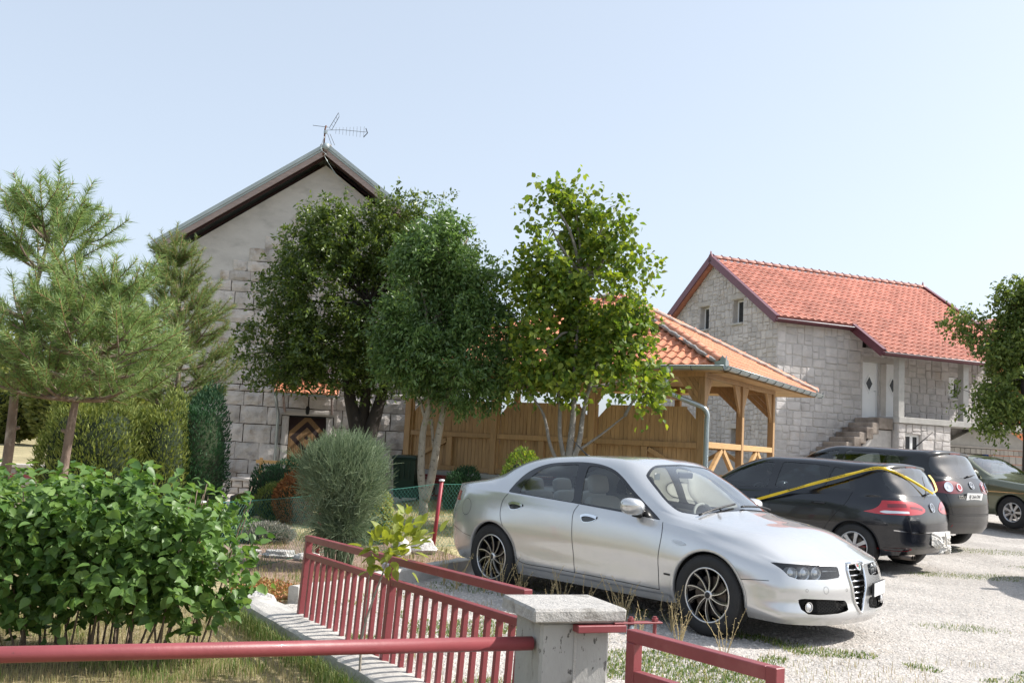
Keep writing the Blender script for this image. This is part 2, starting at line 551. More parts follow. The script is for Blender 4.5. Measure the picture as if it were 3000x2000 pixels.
M_MORTAR = material('grey_mortar', (.32, .30, .285), .95, var=(6, .3), bump=(20, .02))
M_IRON = material('black_iron', (.015, .015, .016), .5, .5)

lh = thing('stone_house', 'tall grey stone house with a plain gable behind the leafy trees', 'house', (-4.932, 24.5, 0), .134)
XL, XR, APX, APZ, EAZ = -3.57, 3.49, -.04, 8.34, 5.80
gable = [(XL, -.1), (XR, -.1), (XR, EAZ), (APX, APZ), (XL, EAZ)]
MB().prism(gable, (0, .065, 0), (1, 0, 0), (0, 0, 1), (0, 9, 0)).build('wall_core', M_JOINT, lh)
def rock_block(x0, x1, z0, z1, y_front=-.03, y_back=.07, rough=.016, seed=0):
    """rock-faced ashlar: pitched edge, uneven face"""
    r = np.random.default_rng(seed)
    g = .011
    x0 += g * r.uniform(.3, 1.3); x1 -= g * r.uniform(.3, 1.3); z0 += g * r.uniform(.3, 1.2); z1 -= g * r.uniform(.3, 1.2)
    nx, nz = (4, 3) if x1 - x0 > .35 else (3, 3)
    V = []; F = []
    for j in range(nz + 1):
        for i in range(nx + 1):
            a, b = i / nx, j / nz
            edge = i in (0, nx) or j in (0, nz)
            y = y_front + (.022 if edge else -abs(r.normal(0, rough)))
            jx = 0 if i in (0, nx) else r.normal(0, .012)
            V.append((x0 + (x1 - x0) * a + jx + (r.normal(0, .004) if edge else 0), y, z0 + (z1 - z0) * b + (r.normal(0, .005) if edge else 0)))
    W = nx + 1
    for j in range(nz):
        for i in range(nx):
            F.append((j * W + i, j * W + i + 1, (j + 1) * W + i + 1, (j + 1) * W + i))
    ring = [i for i in range(W)] + [j * W + nx for j in range(1, nz + 1)] + [nz * W + i for i in range(nx - 1, -1, -1)] + [j * W for j in range(nz - 1, 0, -1)]
    b0 = len(V)
    for k in ring:
        V.append((V[k][0], y_back, V[k][2]))
    n = len(ring)
    for k in range(n):
        F.append((ring[k], b0 + k, b0 + (k + 1) % n, ring[(k + 1) % n]))
    return V, F
zc = [-.05, .46, .80, 1.22, 1.68, 2.12, 2.47, 2.63, 3.02, 3.34, 3.65, 3.95, 4.16, 4.49, 4.93, 5.20, 5.45, 5.72, 6.06, 6.40, 6.72, 7.0]
pieces = []; sd = 0
def band_x(z):
    return XL if z < 4.6 else -3.04 + (z - 4.94) * 1.08 + .06
for ci, (z0, z1) in enumerate(zip(zc[:-1], zc[1:])):
    lo = band_x(z1) if z1 > 4.6 else XL; hi = -2 * abs(APX) - lo if z1 > 4.6 else XR
    if hi - lo < .25: break
    x = lo; first = True
    big = z1 - z0 > .3
    while x < hi - .02:
        w = rng.uniform(.40, .72) if big else rng.uniform(.34, .6)
        if first and ci % 2: w *= .6
        first = False
        x2 = min(x + w, hi)
        if hi - x2 < .2: x2 = hi
        segs = [(x, x2)]
        if z0 < 1.95:                                   # leave the doorway and its jambs free
            segs = [s for s in ((x, min(x2, -.66)), (max(x, .60), x2)) if s[1] - s[0] > .1]
        elif z0 < 2.11:
            segs = [s for s in ((x, min(x2, -.74)), (max(x, .76), x2)) if s[1] - s[0] > .1]
        for a, b in segs:
            if z0 < 2.12 and z1 > 2.12 and False: pass
            pieces.append(rock_block(a, b, z0, z1, seed=sd, rough=.018 if z0 < 2.6 else .010)); sd += 1
        x = x2
for V, F in pieces:
    link('stone_block', poly_mesh('stone_block', V, F), M_BLOCK, lh)
for a, b, c, d in ((-.66, -.47, -.05, .62), (-.66, -.47, .62, 1.2), (-.66, -.47, 1.2, 1.93), (.41, .60, -.05, .7), (.41, .60, .7, 1.3), (.41, .60, 1.3, 1.93), (-.74, .76, 1.93, 2.12)):
    link('door_surround', poly_mesh('door_surround', *rock_block(a, b, c, d, -.045, .07, .004, sd)), M_SMOOTHSTONE, lh); sd += 1
# concrete gable band, both sides
for sgn in (1, -1):
    mx = lambda x: APX + (x - APX) * sgn
    stp = [(-3.57, 4.50), (-3.0, 4.50), (-2.4, 4.95), (-2.0, 5.30), (-1.6, 5.70), (-1.2, 6.08), (-.8, 6.45), (-.4, 6.72), (-.04, 6.85), (-.04, 8.32), (-3.57, 5.78)]
    pts = [(mx(p[0]), p[1]) for p in stp]
    if sgn < 0: pts = pts[::-1]
    MB().prism(pts, (0, .004, 0), (1, 0, 0), (0, 0, 1), (0, .058, 0)).build('gable_band', M_GABLE, lh)
# corner corbels
for sgn in (1, -1):
    mx = lambda x: APX + (x - APX) * sgn
    prof = [(-.36, 5.62), (-.36, 5.90), (.06, 5.90), (.06, 5.50), (-.10, 5.50), (-.14, 5.53), (-.22, 5.545), (-.30, 5.56)]
    o = (mx(-3.70) if sgn > 0 else mx(-3.70) - .37, 0, 0)
    MB().prism(prof, o, (0, 1, 0), (0, 0, 1), (.37, 0, 0)).build('corbel', M_SMOOTHSTONE, lh)
# roof
OV = .46
for sgn in (1, -1):
    mx = lambda x: APX + (x - APX) * sgn
    ex, ez = mx(-3.98), 5.82
    ax, az = APX, 8.62
    d = np.array([ax - ex, 0, az - ez]); L = np.linalg.norm(d); d /= L
    n = np.cross((0, 1, 0), d) * -1; n = n if n[2] > 0 else -n
    E = np.array([ex, -OV, ez])
    MB().obox(E + n * .0, d * L, (0, 9.9, 0), n * .045).build('roof_sheet', M_ROOFGREY, lh)
    MB().obox(E + np.array([0, -.03, 0]) + n * .047, d * (L + .02), (0, .16, 0), n * .08).build('verge_flashing', M_ROOFGREY, lh)
    MB().obox(E + np.array([0, .012, 0]) - n * .125, d * (L - .02), (0, .04, 0), n * .12).build('verge_board', M_VERGE, lh)
    MB().obox(E + np.array([0, .055, 0]) - n * .05, d * (L - .03), (0, OV + .1, 0), n * .045).build('soffit', M_SOFFIT, lh)
    for k in range(11):                                        # corrugation ribs
        MB().obox(E + d * (.2 + k * .42) + n * .046 + np.array([0, .2, 0]), d * .06, (0, 9.5, 0), n * .02).build('roof_rib', M_ROOFGREY, lh)
    for yy in (-.1, .55):
        p0 = E + d * .25 + np.array([0, OV + yy - .1, 0]) - n * .12
        MB().obox(p0, d * (L - .4), (0, .10, 0), n * .06).build('rafter', M_SOFFIT, lh)
    gx = mx(-4.06); th = np.linspace(PI, 2 * PI, 9)
    V = []
    for y in (-.42, 9.3):
        V += [(gx + .065 * math.cos(t), y, 5.88 + .065 * math.sin(t)) for t in th]
    MB().add(V, [(i, i + 1, 9 + i + 1, 9 + i) for i in range(8)]).build('gutter', M_ZINCD, lh)
    MB().tube([(mx(-4.06), .4, 5.80), (mx(-3.9), .5, 5.55), (mx(-3.68), .55, 5.25)], .045, 8).build('gutter_pipe', M_ZINCD, lh, True)
MB().tube([(APX, -OV - .05, 8.68), (APX, 3, 8.68), (APX, 9.3, 8.68)], .085, 10).build('ridge_cap', M_ROOFGREY, lh, True)
MB().box(APX - .16, APX + .13, -OV + .1, -OV + .5, 8.66, 8.78, .03).build('ridge_mortar', M_MORTAR, lh)
# doorway with bead curtain
def curtain_material():
    m, nt, b = _mk('brown_tan_bead_curtain'); N = nt.nodes; L = nt.links
    co = _coord(nt, 'o'); sp = N.new('ShaderNodeSeparateXYZ'); L.new(co, sp.inputs[0])
    def mth(op, a, v=None):
        q = N.new('ShaderNodeMath'); q.operation = op
        L.new(a, q.inputs[0])
        if v is not None:
            if isinstance(v, (int, float)): q.inputs[1].default_value = v
            else: L.new(v, q.inputs[1])
        return q.outputs[0]
    dx = mth('ABSOLUTE', mth('ADD', sp.outputs[0], .03)); dzr = mth('SUBTRACT', sp.outputs[2], 1.40); dz = mth('ABSOLUTE', dzr)
    t = mth('ADD', dx, dz)
    cr = N.new('ShaderNodeValToRGB'); cr.color_ramp.interpolation = 'CONSTANT'
    tan, brn = (.36, .21, .09, 1), (.045, .022, .018, 1)
    el = cr.color_ramp.elements; el[0].position = 0; el[0].color = brn; el[1].position = .055; el[1].color = tan
    for p, c in ((.26, brn), (.41, tan), (.57, brn)):
        e = el.new(p); e.color = c
    L.new(t, cr.inputs[0])
    low = mth('LESS_THAN', dzr, -.02); far = mth('GREATER_THAN', t, .41); mk = mth('MULTIPLY', low, far)
    mx = N.new('ShaderNodeMix'); mx.data_type = 'RGBA'; L.new(mk, mx.inputs[0]); L.new(cr.outputs[0], mx.inputs[6]); mx.inputs[7].default_value = tan
    L.new(mx.outputs[2], b.inputs['Base Color']); b.inputs['Roughness'].default_value = .6
    return m
M_CURT = curtain_material()
MB().box(-.47, .41, .05, .064, -.05, 1.93).build('door_leaf', M_SOFFIT, lh)
for k in range(36):
    x = -.455 + k * .0243
    MB().tube([(x, .018, .02), (x + rng.normal(0, .002), .018 + rng.normal(0, .004), .9), (x, .018, 1.925)], .0095, 6).build('bead_strand', M_CURT, lh, True)
MB().box(-.47, .41, -.005, .045, 1.90, 1.935).build('curtain_rail', M_IRON, lh)
# tiled canopy over the door
def barrel_tile(w, l, hgt=.05, th=.014, n=6, taper=.86):
    """curved clay tile, length along +y (up the slope), lower end at y = 0"""
    V = []
    for y, s in ((0, 1.0), (l, taper)):
        for t_ in (0, th):
            for i in range(n + 1):
                a = PI * i / n
                V.append(((-math.cos(a)) * (w / 2 - (0 if t_ else th)) * s, y, math.sin(a) * (hgt - (0 if t_ else th) + 0) + (.0)))
    m = n + 1
    F = []
    for i in range(n):
        F += [(m + i, m + i + 1, 3 * m + i + 1, 3 * m + i), (i, 2 * m + i, 2 * m + i + 1, i + 1), (i, i + 1, m + i + 1, m + i)]
    return np.array(V), F
def wave_tile(w, l, hgt, th=.018, taper=1.0, waves=1):
    """interlocking tile: flat pan with rolls, closed nose at the lower end"""
    xs_ = np.linspace(-.5, .5, 6 * waves + 1)
    zz_ = hgt * np.maximum(0, np.cos((xs_ * waves % 1 - .5) * 2 * PI)) ** 1.0
    zz_ = hgt * (.5 - .5 * np.cos(xs_ * waves * 2 * PI + PI)) ** 1.3
    V = []
    for y, dz_ in ((0, th), (l, 0)):
        V += [(x * w, y, z + dz_) for x, z in zip(xs_, zz_)]
    V += [(x * w, 0, z) for x, z in zip(xs_, zz_ * .0)]
    m = len(xs_)
    F = [(i, i + 1, m + i + 1, m + i) for i in range(m - 1)] + [(2 * m + i, 2 * m + i + 1, i + 1, i) for i in range(m - 1)]
    return np.array(V), F
def place_tile(VF, o, ex, ey, ez):
    V, F = VF
    M3 = np.stack([np.array(ex, float), np.array(ey, float), np.array(ez, float)])
    return V @ M3 + np.array(o, float), F
slope = math.atan2(.40, .85); cy, sy = math.cos(slope), math.sin(slope)
MB().obox((-.80, -.85, 2.40), (1.52, 0, 0), (0, .85, .40), (0, -sy * .04, cy * .04)).build('canopy_deck', M_VERGE, lh)
bt = wave_tile(.215, .36, .045)
for r_ in range(3):
    for c_ in range(7):
        V, F = place_tile(bt, (-.70 + c_ * .217, -.87 + r_ * .30 * cy, 2.455 + r_ * .30 * sy), (1, 0, 0), (0, cy, sy), (0, -sy, cy))
        link('canopy_tile', poly_mesh('canopy_tile', V, F), M_TILE_O, lh)
th = np.linspace(PI, 2 * PI, 8)
V = []
for x in (-.84, .76):
    V += [(x, -.93 + .05 * math.cos(t), 2.44 + .05 * math.sin(t)) for t in th]
MB().add(V, [(i, 8 + i, 8 + i + 1, i + 1) for i in range(7)]).build('canopy_gutter', M_ZINC, lh)
MB().tube([(-.76, -.90, 2.38), (-.76, -.5, 2.15), (-.75, -.12, 1.98), (-.745, -.09, 1.8), (-.745, -.09, .0)], .038, 10).build('downpipe', M_ZINC, lh, True)
for x in (-.60, .55):
    MB().beam((x, -.75, 2.38), (x, -.03, 2.02), .05, .05).build('canopy_brace', M_VERGE, lh)
# lantern
lt = thing('wall_lantern', 'small black lantern hanging under the tiled door canopy', 'lantern', (-4.932, 24.5, 0), .134)
MB().lathe([(.0, 2.18), (.035, 2.16), (.05, 2.12), (.045, 2.0), (.03, 1.97), (0, 1.96)], 6, 'z', (-.02, -.45, 0)).build('lantern_body', M_IRON, lt)
MB().tube([(-.02, -.45, 2.18), (-.02, -.45, 2.45)], .006, 5).build('chain', M_IRON, lt)
# low stone bench against the wall
sb = thing('stone_bench', 'low dressed stone bench wall along the foot of the stone house', 'bench', (-4.932, 24.5, 0), .134)
MB().box(-3.30, -1.07, -.86, -.32, .32, .385, .012).build('cap_slab', M_SMOOTHSTONE, sb)
for r_ in range(2):
    x = -3.28 + (r_ % 2) * -.0
    k = 0
    while x < -1.12:
        w = rng.uniform(.20, .26); x2 = min(x + w, -1.10)
        link('stone_block', poly_mesh('stone_block', *rock_block(x, x2, r_ * .16, r_ * .16 + .16, -.83, -.40, .004, sd)), M_SMOOTHSTONE, sb); sd += 1
        x = x2
MB().box(-3.27, -1.11, -.78, -.33, -.02, .318).build('bench_core', M_JOINT, sb)
# timber bench by the door
M_PINE = material('fresh_pine', (.66, .40, .165), .6, var=(9, .12), bump=(30, .003), stretch=(1, 1, .25))
wb = thing('timber_bench', 'light orange timber bench by the house door', 'bench', (-4.932, 24.5, 0), .134)
MB().box(-.92, .35, -2.52, -2.47, .80, .875, .008).build('backrest', M_PINE, wb)
MB().box(-.92, .35, -2.46, -2.10, .44, .48, .008).build('seat', M_PINE, wb)
for x in (-.85, .25):
    MB().box(x, x + .07, -2.47, -2.40, 0, .92, .006).build('leg', M_PINE, wb); MB().box(x, x + .07, -2.18, -2.11, 0, .44, .006).build('leg', M_PINE, wb)
# roof aerial
an = thing('roof_aerial', 'thin television aerial on the gable peak of the stone house', 'aerial', (-4.932, 24.5, 0), .134)
M_RUST = material('rusty_mast', (.13, .06, .035), .7, .3, var=(12, .3))
M_WIRE = material('aerial_rod', (.12, .13, .135), .45, .7)
MB().tube([(-.10, -.45, 8.45), (-.10, -.45, 9.12), (-.08, -.45, 9.22)], .020, 8).build('mast', M_RUST, an, True)
MB().tube([(-.08, -.45, 9.10), (.35, -.60, 9.10), (.95, -.85, 9.02)], .006, 5).build('boom', M_WIRE, an)
for k in range(9):
    t = .25 + k * .085; c = np.array([-.08 + 1.03 * t, -.45 - .40 * t, 9.10 - .08 * t])
    hgt = .06 + .09 * t
    for s in (1, -1):
        MB().tube([c, c + np.array([0, .0, s * hgt])], .004, 4).build('element', M_WIRE, an)
for a, b in (((.0, -.45, 9.16), (.22, -.75, 9.48)), ((.06, -.40, 9.13), (.24, -.70, 9.40)), ((-.02, -.45, 9.18), (-.42, -.3, 9.24)), ((.03, -.42, 9.02), (.17, -.5, 8.72)), ((-.03, -.42, 9.02), (.09, -.5, 8.72))):
    MB().tube([a, b], .007, 5).build('reflector_rod', M_WIRE, an)
for k in range(5):
    t = k / 4; a = np.array([.0, -.45, 9.16]) * (1 - t) + np.array([.22, -.75, 9.48]) * t; b = np.array([.06, -.40, 9.13]) * (1 - t) + np.array([.24, -.70, 9.40]) * t
    MB().tube([a, b], .004, 4).build('reflector_rod', M_WIRE, an)
MB().lathe([(0, -.05), (.045, -.04), (.05, .0), (.045, .04), (0, .05)], 8, 'z', (-.08, -.45, 9.05)).build('junction_box', M_ZINC, an)
MB().tube([(.92, -.84, 9.12), (.97, -.86, 9.0), (.88, -.82, 8.90)], .012, 5).build('end_bracket', M_IRON, an)
cbl = catmull(np.array([(-.10, -.46, 8.95), (-.16, -.52, 8.6), (-.02, -.55, 8.45), (-.05, -.5, 8.40), (.25, -.40, 8.0), (.7, -.2, 7.55), (1.2, -.08, 7.0), (1.5, -.07, 6.3)]), 5)
MB().tube(cbl, .008, 5).build('cable', M_ZINC, an, True)
# ================================================================== timber pavilion
M_WOOD = material('honey_stained_pine', (.42, .255, .12), .6, var=(5, .18), bump=(30, .003), rnd=.13, stretch=(6, 6, .7), stain=((.22, .115, .04), 3.0, .60, .72))
M_WOODL = material('pale_pine_rail', (.50, .31, .14), .6, var=(5, .15), bump=(30, .003), rnd=.10, stretch=(1, 1, 6))
M_HIPT = material('hip_clay_tile', (.60, .26, .165), .8, var=(9, .2), bump=(30, .004), rnd=.12)
M_BLOCKW = material('pale_concrete_block', (.46, .44, .40), .9, var=(8, .15), bump=(30, .006), rnd=.1)
M_SLAB = material('grey_concrete_slab', (.36, .365, .36), .85, var=(5, .15), bump=(30, .004))
pv = thing('timber_pavilion', 'open timber pavilion with an orange tiled hip roof and a plank wall', 'pavilion', (3.67, 19.0, 0), -.5288)
PX = [-6.84, -4.56, -2.25, .07]
DECK = .84
for i, x in enumerate(PX):                                     # front posts
    MB().box(x - .07, x + .07, -.07, .07, DECK, 2.98, .008).build('post', M_WOOD, pv)
    MB().box(x - .115, x - .072, -.03, .03, DECK + .1, 2.40).build('post_batten', M_WOOD, pv)
    MB().box(x + .072, x + .115, -.03, .03, DECK + .1, 2.40).build('post_batten', M_WOOD, pv)
PY = [2.45, 4.88]
for y in PY:
    MB().box(0, .14, y - .07, y + .07, DECK, 2.98, .008).build('post', M_WOOD, pv)
for x in PX[:3]:
    MB().box(x - .07, x + .07, 4.81, 4.95, DECK, 2.98, .008).build('post', M_WOOD, pv)
MB().box(-6.77, -6.63, 2.38, 2.52, DECK, 2.98, .008).build('post', M_WOOD, pv)
# plank wall, each plank a part
pw = .094
x = -6.76
bays = list(zip(PX[:-1], PX[1:]))
sdn = 0
for a, b in bays:
    n = int(round((b - a - .24) / pw)); ww = (b - a - .24) / n
    for k in range(n):
        xa = a + .12 + k * ww; xb = xa + ww - .006
        topz = 2.40
        d = min(xa - (a + .12), (b - .12) - xb)
        if d < .19: topz = 2.40 - (.19 - d) * 1.1
        V = [(xa, .02, .93), (xb, .02, .93), (xb, .045, .93), (xa, .045, .93)]
        tl = tr = topz
        if d < .19 and xa - (a + .12) < .19: tl, tr = topz - .05, topz + .05
        elif d < .19: tl, tr = topz + .05, topz - .05
        yo = rng.uniform(-.003, .003)
        V = [(v[0], v[1] + yo, v[2]) for v in V] + [(xa, .02 + yo, min(tl, 2.40)), (xb, .02 + yo, min(tr, 2.40)), (xb, .045 + yo, min(tr, 2.40)), (xa, .045 + yo, min(tl, 2.40))]
        F = [(3, 2, 1, 0), (4, 5, 6, 7), (0, 1, 5, 4), (1, 2, 6, 5), (2, 3, 7, 6), (3, 0, 4, 7)]
        link('plank', poly_mesh('plank', V, F), M_WOOD, pv)
    MB().box(a + .075, b - .075, -.05, .018, 1.60, 1.71, .008).build('rail', M_WOOD, pv)
    MB().box(a + .075, b - .075, -.05, .018, .86, .965, .008).build('bottom_rail', M_WOOD, pv)
    mid = (a + b) / 2
    MB().box(mid - .07, mid + .07, -.045, .018, .967, 1.598, .008).build('stud', M_WOOD, pv)
for (a, b), side in zip(bays, (0, None, 1)):
    mid = (a + b) / 2
    if side == 0: MB().beam((mid - .09, -.015, 1.52), (a + .12, -.015, 1.05), .05, .09).build('brace', M_WOOD, pv)
    if side == 1: MB().beam((mid + .09, -.015, 1.55), (b - .12, -.015, 1.05), .05, .09).build('brace', M_WOOD, pv)
# ring beams
MB().box(-6.9, .14, -.07, .07, 2.98, 3.12, .01).build('ring_beam', M_WOOD, pv)
MB().box(0, .14, .075, 4.95, 2.981, 3.121, .01).build('ring_beam', M_WOOD, pv)
MB().box(-6.9, -.002, 4.81, 4.95, 2.98, 3.12, .01).build('ring_beam', M_WOOD, pv)
MB().box(-6.9, -6.76, .075, 4.80, 2.981, 3.121, .01).build('ring_beam', M_WOOD, pv)
for x in PX[1:3]:
    MB().box(x - .06, x + .06, .075, 4.80, 2.80, 2.975, .01).build('tie_beam', M_WOOD, pv)
# boarded knee brackets
def bracket(o, ex, ez, t, size, mat):
    """triangle of four parallel boards"""
    o, ex, ez, t = (np.array(v, float) for v in (o, ex, ez, t))
    for k in range(4):
        a0, a1 = k / 4, (k + 1) / 4 - .02
        poly = [(size[0] * (1 - a1), 0), (size[0] * (1 - a0), 0), (0, -size[1] * (1 - a0)), (0, -size[1] * (1 - a1))]
        if k == 3: poly = [(0, 0), (size[0] * (1 - a0), 0), (0, -size[1] * (1 - a0))]
        MB().prism(poly, o, ex, ez, t).build('bracket_board', mat, pv)
for x in PX:
    for s in (1, -1):
        if (x == PX[0] and s < 0) or (x == PX[3] and s > 0): continue
        bracket((x + s * .072, -.04, 2.978), (s, 0, 0), (0, 0, 1), (0, .05, 0), (.42, .62), M_WOOD)
bracket((.045, .075, 2.978), (0, 1, 0), (0, 0, 1), (.05, 0, 0), (.45, .65), M_WOOD)
for y in PY:
    for s in (1, -1):
        if y == PY[1] and s > 0: continue
        bracket((.045, y + s * .072, 2.978), (0, s, 0), (0, 0, 1), (.05, 0, 0), (.45, .65), M_WOOD)
    bracket((-.002, y - .02, 2.976), (-1, 0, 0), (0, 0, 1), (0, .04, 0), (.6, .55), M_WOOD)
# side railing with A braces
ys_ = [.07, 2.38, 2.52, 4.81]
for a, b in ((.075, 2.375), (2.525, 4.805)):
    MB().box(.03, .13, a, b, 1.62, 1.74, .008).build('side_rail', M_WOODL, pv)
    MB().box(.03, .13, a, b, .90, 1.0, .008).build('side_rail', M_WOODL, pv)
    mid = (a + b) / 2
    for y in (a + .25, b - .25):
        MB().beam((.08, mid + (.05 if y > mid else -.05), 1.60), (.08, y, 1.02), .07, .10).build('side_brace', M_WOODL, pv)
    MB().box(.05, .11, mid - .02, mid + .02, 1.0, 1.1).build('side_stud', M_WOODL, pv)
for a, b in zip(PX[:-1], PX[1:]):
    MB().box(a + .075, b - .075, 4.84, 4.92, 1.62, 1.74, .008).build('rear_rail', M_WOODL, pv)
    MB().beam((a + .2, 4.88, 1.02), ((a + b) / 2, 4.88, 1.6), .06, .09).build('rear_brace', M_WOODL, pv)
    MB().beam((b - .2, 4.88, 1.02), ((a + b) / 2, 4.88, 1.6), .06, .09).build('rear_brace', M_WOODL, pv)
# deck, plinth
MB().box(-6.98, .22, -.16, 5.05, .74, DECK - .002, .01).build('deck_slab', M_SLAB, pv)
for r_ in range(3):
    z0 = .06 + r_ * .226
    k = 0
    xx = -6.95 + (-.2 if r_ % 2 else 0)
    while xx < .2:
        a, b = max(xx, -6.95), min(xx + .40, .2)
        MB().box(a + .004, b - .004, -.14, .06, z0, z0 + .222, .006).build('plinth_block', M_BLOCKW, pv)
        xx += .40
    yy = .07
    while yy < 5.0:
        b = min(yy + .4, 5.0)
        MB().box(.0, .2, yy + .004, b - .004, z0, z0 + .222, .006).build('plinth_block', M_BLOCKW, pv)
        yy += .40
MB().box(-6.9, -.02, .08, 4.95, .0, .738).build('plinth_fill', M_SLAB, pv)
# hip roof
EX0, EX1, EY0, EY1, EZ, SL = -7.45, .62, -.60, 6.90, 3.17, .52
HD = (EY1 - EY0) / 2
ridge_z = EZ + SL * HD; ymid = (EY0 + EY1) / 2
A, B, C, D = (EX0, EY0, EZ), (EX1, EY0, EZ), (EX1, EY1, EZ), (EX0, EY1, EZ)
R0, R1_ = (EX0 + HD, ymid, ridge_z), (EX1 - HD, ymid, ridge_z)
dn = -.05
roofV = [A, B, C, D, R0, R1_]
MB().add([(v[0], v[1], v[2] + dn) for v in roofV] + [(v[0], v[1], v[2] + dn - .06) for v in roofV], [(0, 1, 5, 4), (1, 2, 5), (2, 3, 4, 5), (3, 0, 4), (7, 6, 10, 11), (8, 7, 11), (9, 8, 11, 10), (6, 9, 10), (0, 6, 7, 1), (1, 7, 8, 2), (2, 8, 9, 3), (3, 9, 6, 0)]).build('roof_deck', M_WOOD, pv)
ca = math.atan(SL); cc, ss = math.cos(ca), math.sin(ca)
tv = wave_tile(.212, .385, .045, .02)
pcs = []
nrow = int(HD / cc / .325) + 1
for r_ in range(nrow):                                         # front slope
    t = r_ * .325 - .03; y = EY0 + t * cc; z = EZ + t * ss
    inset = max(0, t * cc)
    for k in range(int((EX1 - EX0) / .212) + 1):
        x = EX0 + .106 + k * .212
        if x < EX0 + inset + .06 or x > EX1 - inset - .06: continue
        pcs.append(place_tile(tv, (x, y, z - .012), (1, 0, 0), (0, cc, ss), (0, -ss, cc)))
for r_ in range(nrow):                                         # right hip slope
    t = r_ * .325 - .03; x = EX1 - t * cc; z = EZ + t * ss
    inset = max(0, t * cc)
    for k in range(int((EY1 - EY0) / .212) + 1):
        y = EY0 + .106 + k * .212
        if y < EY0 + inset + .06 or y > EY1 - inset - .06: continue
        pcs.append(place_tile(tv, (x, y, z - .012), (0, 1, 0), (-cc, 0, ss), (ss, 0, cc)))
emit_pieces('roof_tile', pcs, M_TILE_O, pv, 300)
hipt = barrel_tile(.22, .40, .10, .018, 6, .80)
def hip_line(p0, p1, step=.36, mortar=True):
    p0 = np.array(p0); p1 = np.array(p1); d = p1 - p0; L = np.linalg.norm(d); d /= L
    side = np.cross(d, (0, 0, 1)); side /= np.linalg.norm(side); up = np.cross(side, d)
    n = int(L / step)
    for k in range(n):
        o = p0 + d * (k * step) + up * .035
        V, F = place_tile(hipt, o, side, d, up)
        t_ = link('hip_tile', poly_mesh('hip_tile', V, F, True), M_HIPT, pv)
        kn = MB().tube([o + up * .100 + d * .02 + side * q for q in (-.07, 0, .07)], [.02, .028, .02], 6)
        kn.V = [tuple(np.array(v) - up * (.03 * (abs((np.array(v) - o) @ side) / .07))) for v in kn.V]
        kn.build('hip_tile_knob', M_HIPT, t_, True)
    for s in (1, -1):
        pts = [p0 + d * t + side * s * (.115 + rng.normal(0, .012)) + up * (.035 + rng.normal(0, .008)) for t in np.linspace(.05, L, int(L / .12))]
        MB().tube(pts, [.045 * rng.uniform(.7, 1.25) for _ in pts], 6).build('mortar_bed', M_MORTAR, pv, True)
hip_line(B, R1_); hip_line(C, R1_); hip_line(R1_, R0)
# boarded eaves and ceiling
k = 0
yb = -.52
while yb < 6.8:
    zc_ = 3.06
    if yb < -.08: MB().box(-7.3, .50, yb, yb + .105, zc_ + .01, zc_ + .03).build('ceiling_board', M_WOODL, pv)
    elif yb > .08: MB().box(.15 if yb < 4.9 else -7.3, .50, yb, yb + .105, zc_ + .01, zc_ + .03).build('ceiling_board', M_WOODL, pv)
    yb += .115
yb = .10
while yb < 4.75:
    MB().box(-6.75, -.01, yb, yb + .13, 3.125, 3.145).build('ceiling_board', M_WOODL, pv)
    yb += .14
# zinc gutters
def half_gutter(p0, p1, r, mat, name='gutter', straps=True):
    p0 = np.array(p0, float); p1 = np.array(p1, float); d = p1 - p0; L = np.linalg.norm(d); d /= L
    side = np.cross(d, (0, 0, 1)); th = np.linspace(PI, 2 * PI, 10)
    V = []
    for p in (p0, p1):
        V += [p + side * r * math.cos(t) + np.array([0, 0, 1]) * r * math.sin(t) for t in th]
        V += [p + side * (r - .006) * math.cos(t) + np.array([0, 0, 1]) * (r - .006) * math.sin(t) for t in th]
    F = [(i, i + 1, 20 + i + 1, 20 + i) for i in range(9)] + [(10 + i, 30 + i, 30 + i + 1, 10 + i + 1) for i in range(9)] + [(0, 20, 30, 10), (9, 19, 39, 29)]
    for b in (0, 20): F += [tuple(b + i for i in range(10))]
    g = MB().add(V, F).build(name, mat, pv, False)
    for s in (1, -1):
        MB().tube([p0 + side * r * s, p1 + side * r * s], .011, 6).build('gutter_bead', mat, g, True)
    if straps:
        for k in range(int(L / .62) + 1):
            c = p0 + d * min(.15 + k * .62, L)
            pts = [c + side * (r + .004) * math.cos(t) + np.array([0, 0, 1]) * (r + .004) * math.sin(t) for t in th]
            MB().tube(pts, .008, 5).build('gutter_strap', M_ZINCD, g)
half_gutter((-7.5, -.70, 3.13), (.72, -.70, 3.13), .075, M_ZINC)
half_gutter((.72, -.70, 3.128), (.72, 7.05, 3.128), .075, M_ZINC)
MB().prism([(0, 0), (.20, 0), (.20, .14), (.14, .20), (.10, .10), (0, .08)], (.53, -.72, 3.13), (1, 0, 0), (0, 0, 1), (0, .012, 0)).build('corner_flashing', M_ZINC, pv)
MB().prism([(0, 0), (.20, 0), (.20, .14), (.14, .20), (.10, .10), (0, .08)], (.74, -.52, 3.13), (0, -1, 0), (0, 0, 1), (-.012, 0, 0)).build('corner_flashing', M_ZINC, pv)
MB().prism([(0, 0), (.12, 0), (.12, .14), (.06, .06)], (.66, 7.06, 3.09), (1, 0, 0), (0, 0, 1), (0, .012, 0)).build('gutter_end', M_ZINC, pv)
MB().lathe([(.10, 3.12), (.10, 3.06), (.055, 2.95), (.052, 2.80)], 12, 'z', (-.42, -.70, 0)).build('gutter_outlet', M_ZINC, pv, True)
dpp = catmull(np.array([(-.42, -.70, 2.85), (-.42, -.70, 2.70), (-.30, -.55, 2.58), (.12, -.22, 2.40), (.22, -.15, 2.26), (.22, -.15, 2.05), (.22, -.15, 1.2), (.22, -.15, .35)]), 4)
MB().tube(dpp, .05, 12).build('downpipe', M_ZINC, pv, True)
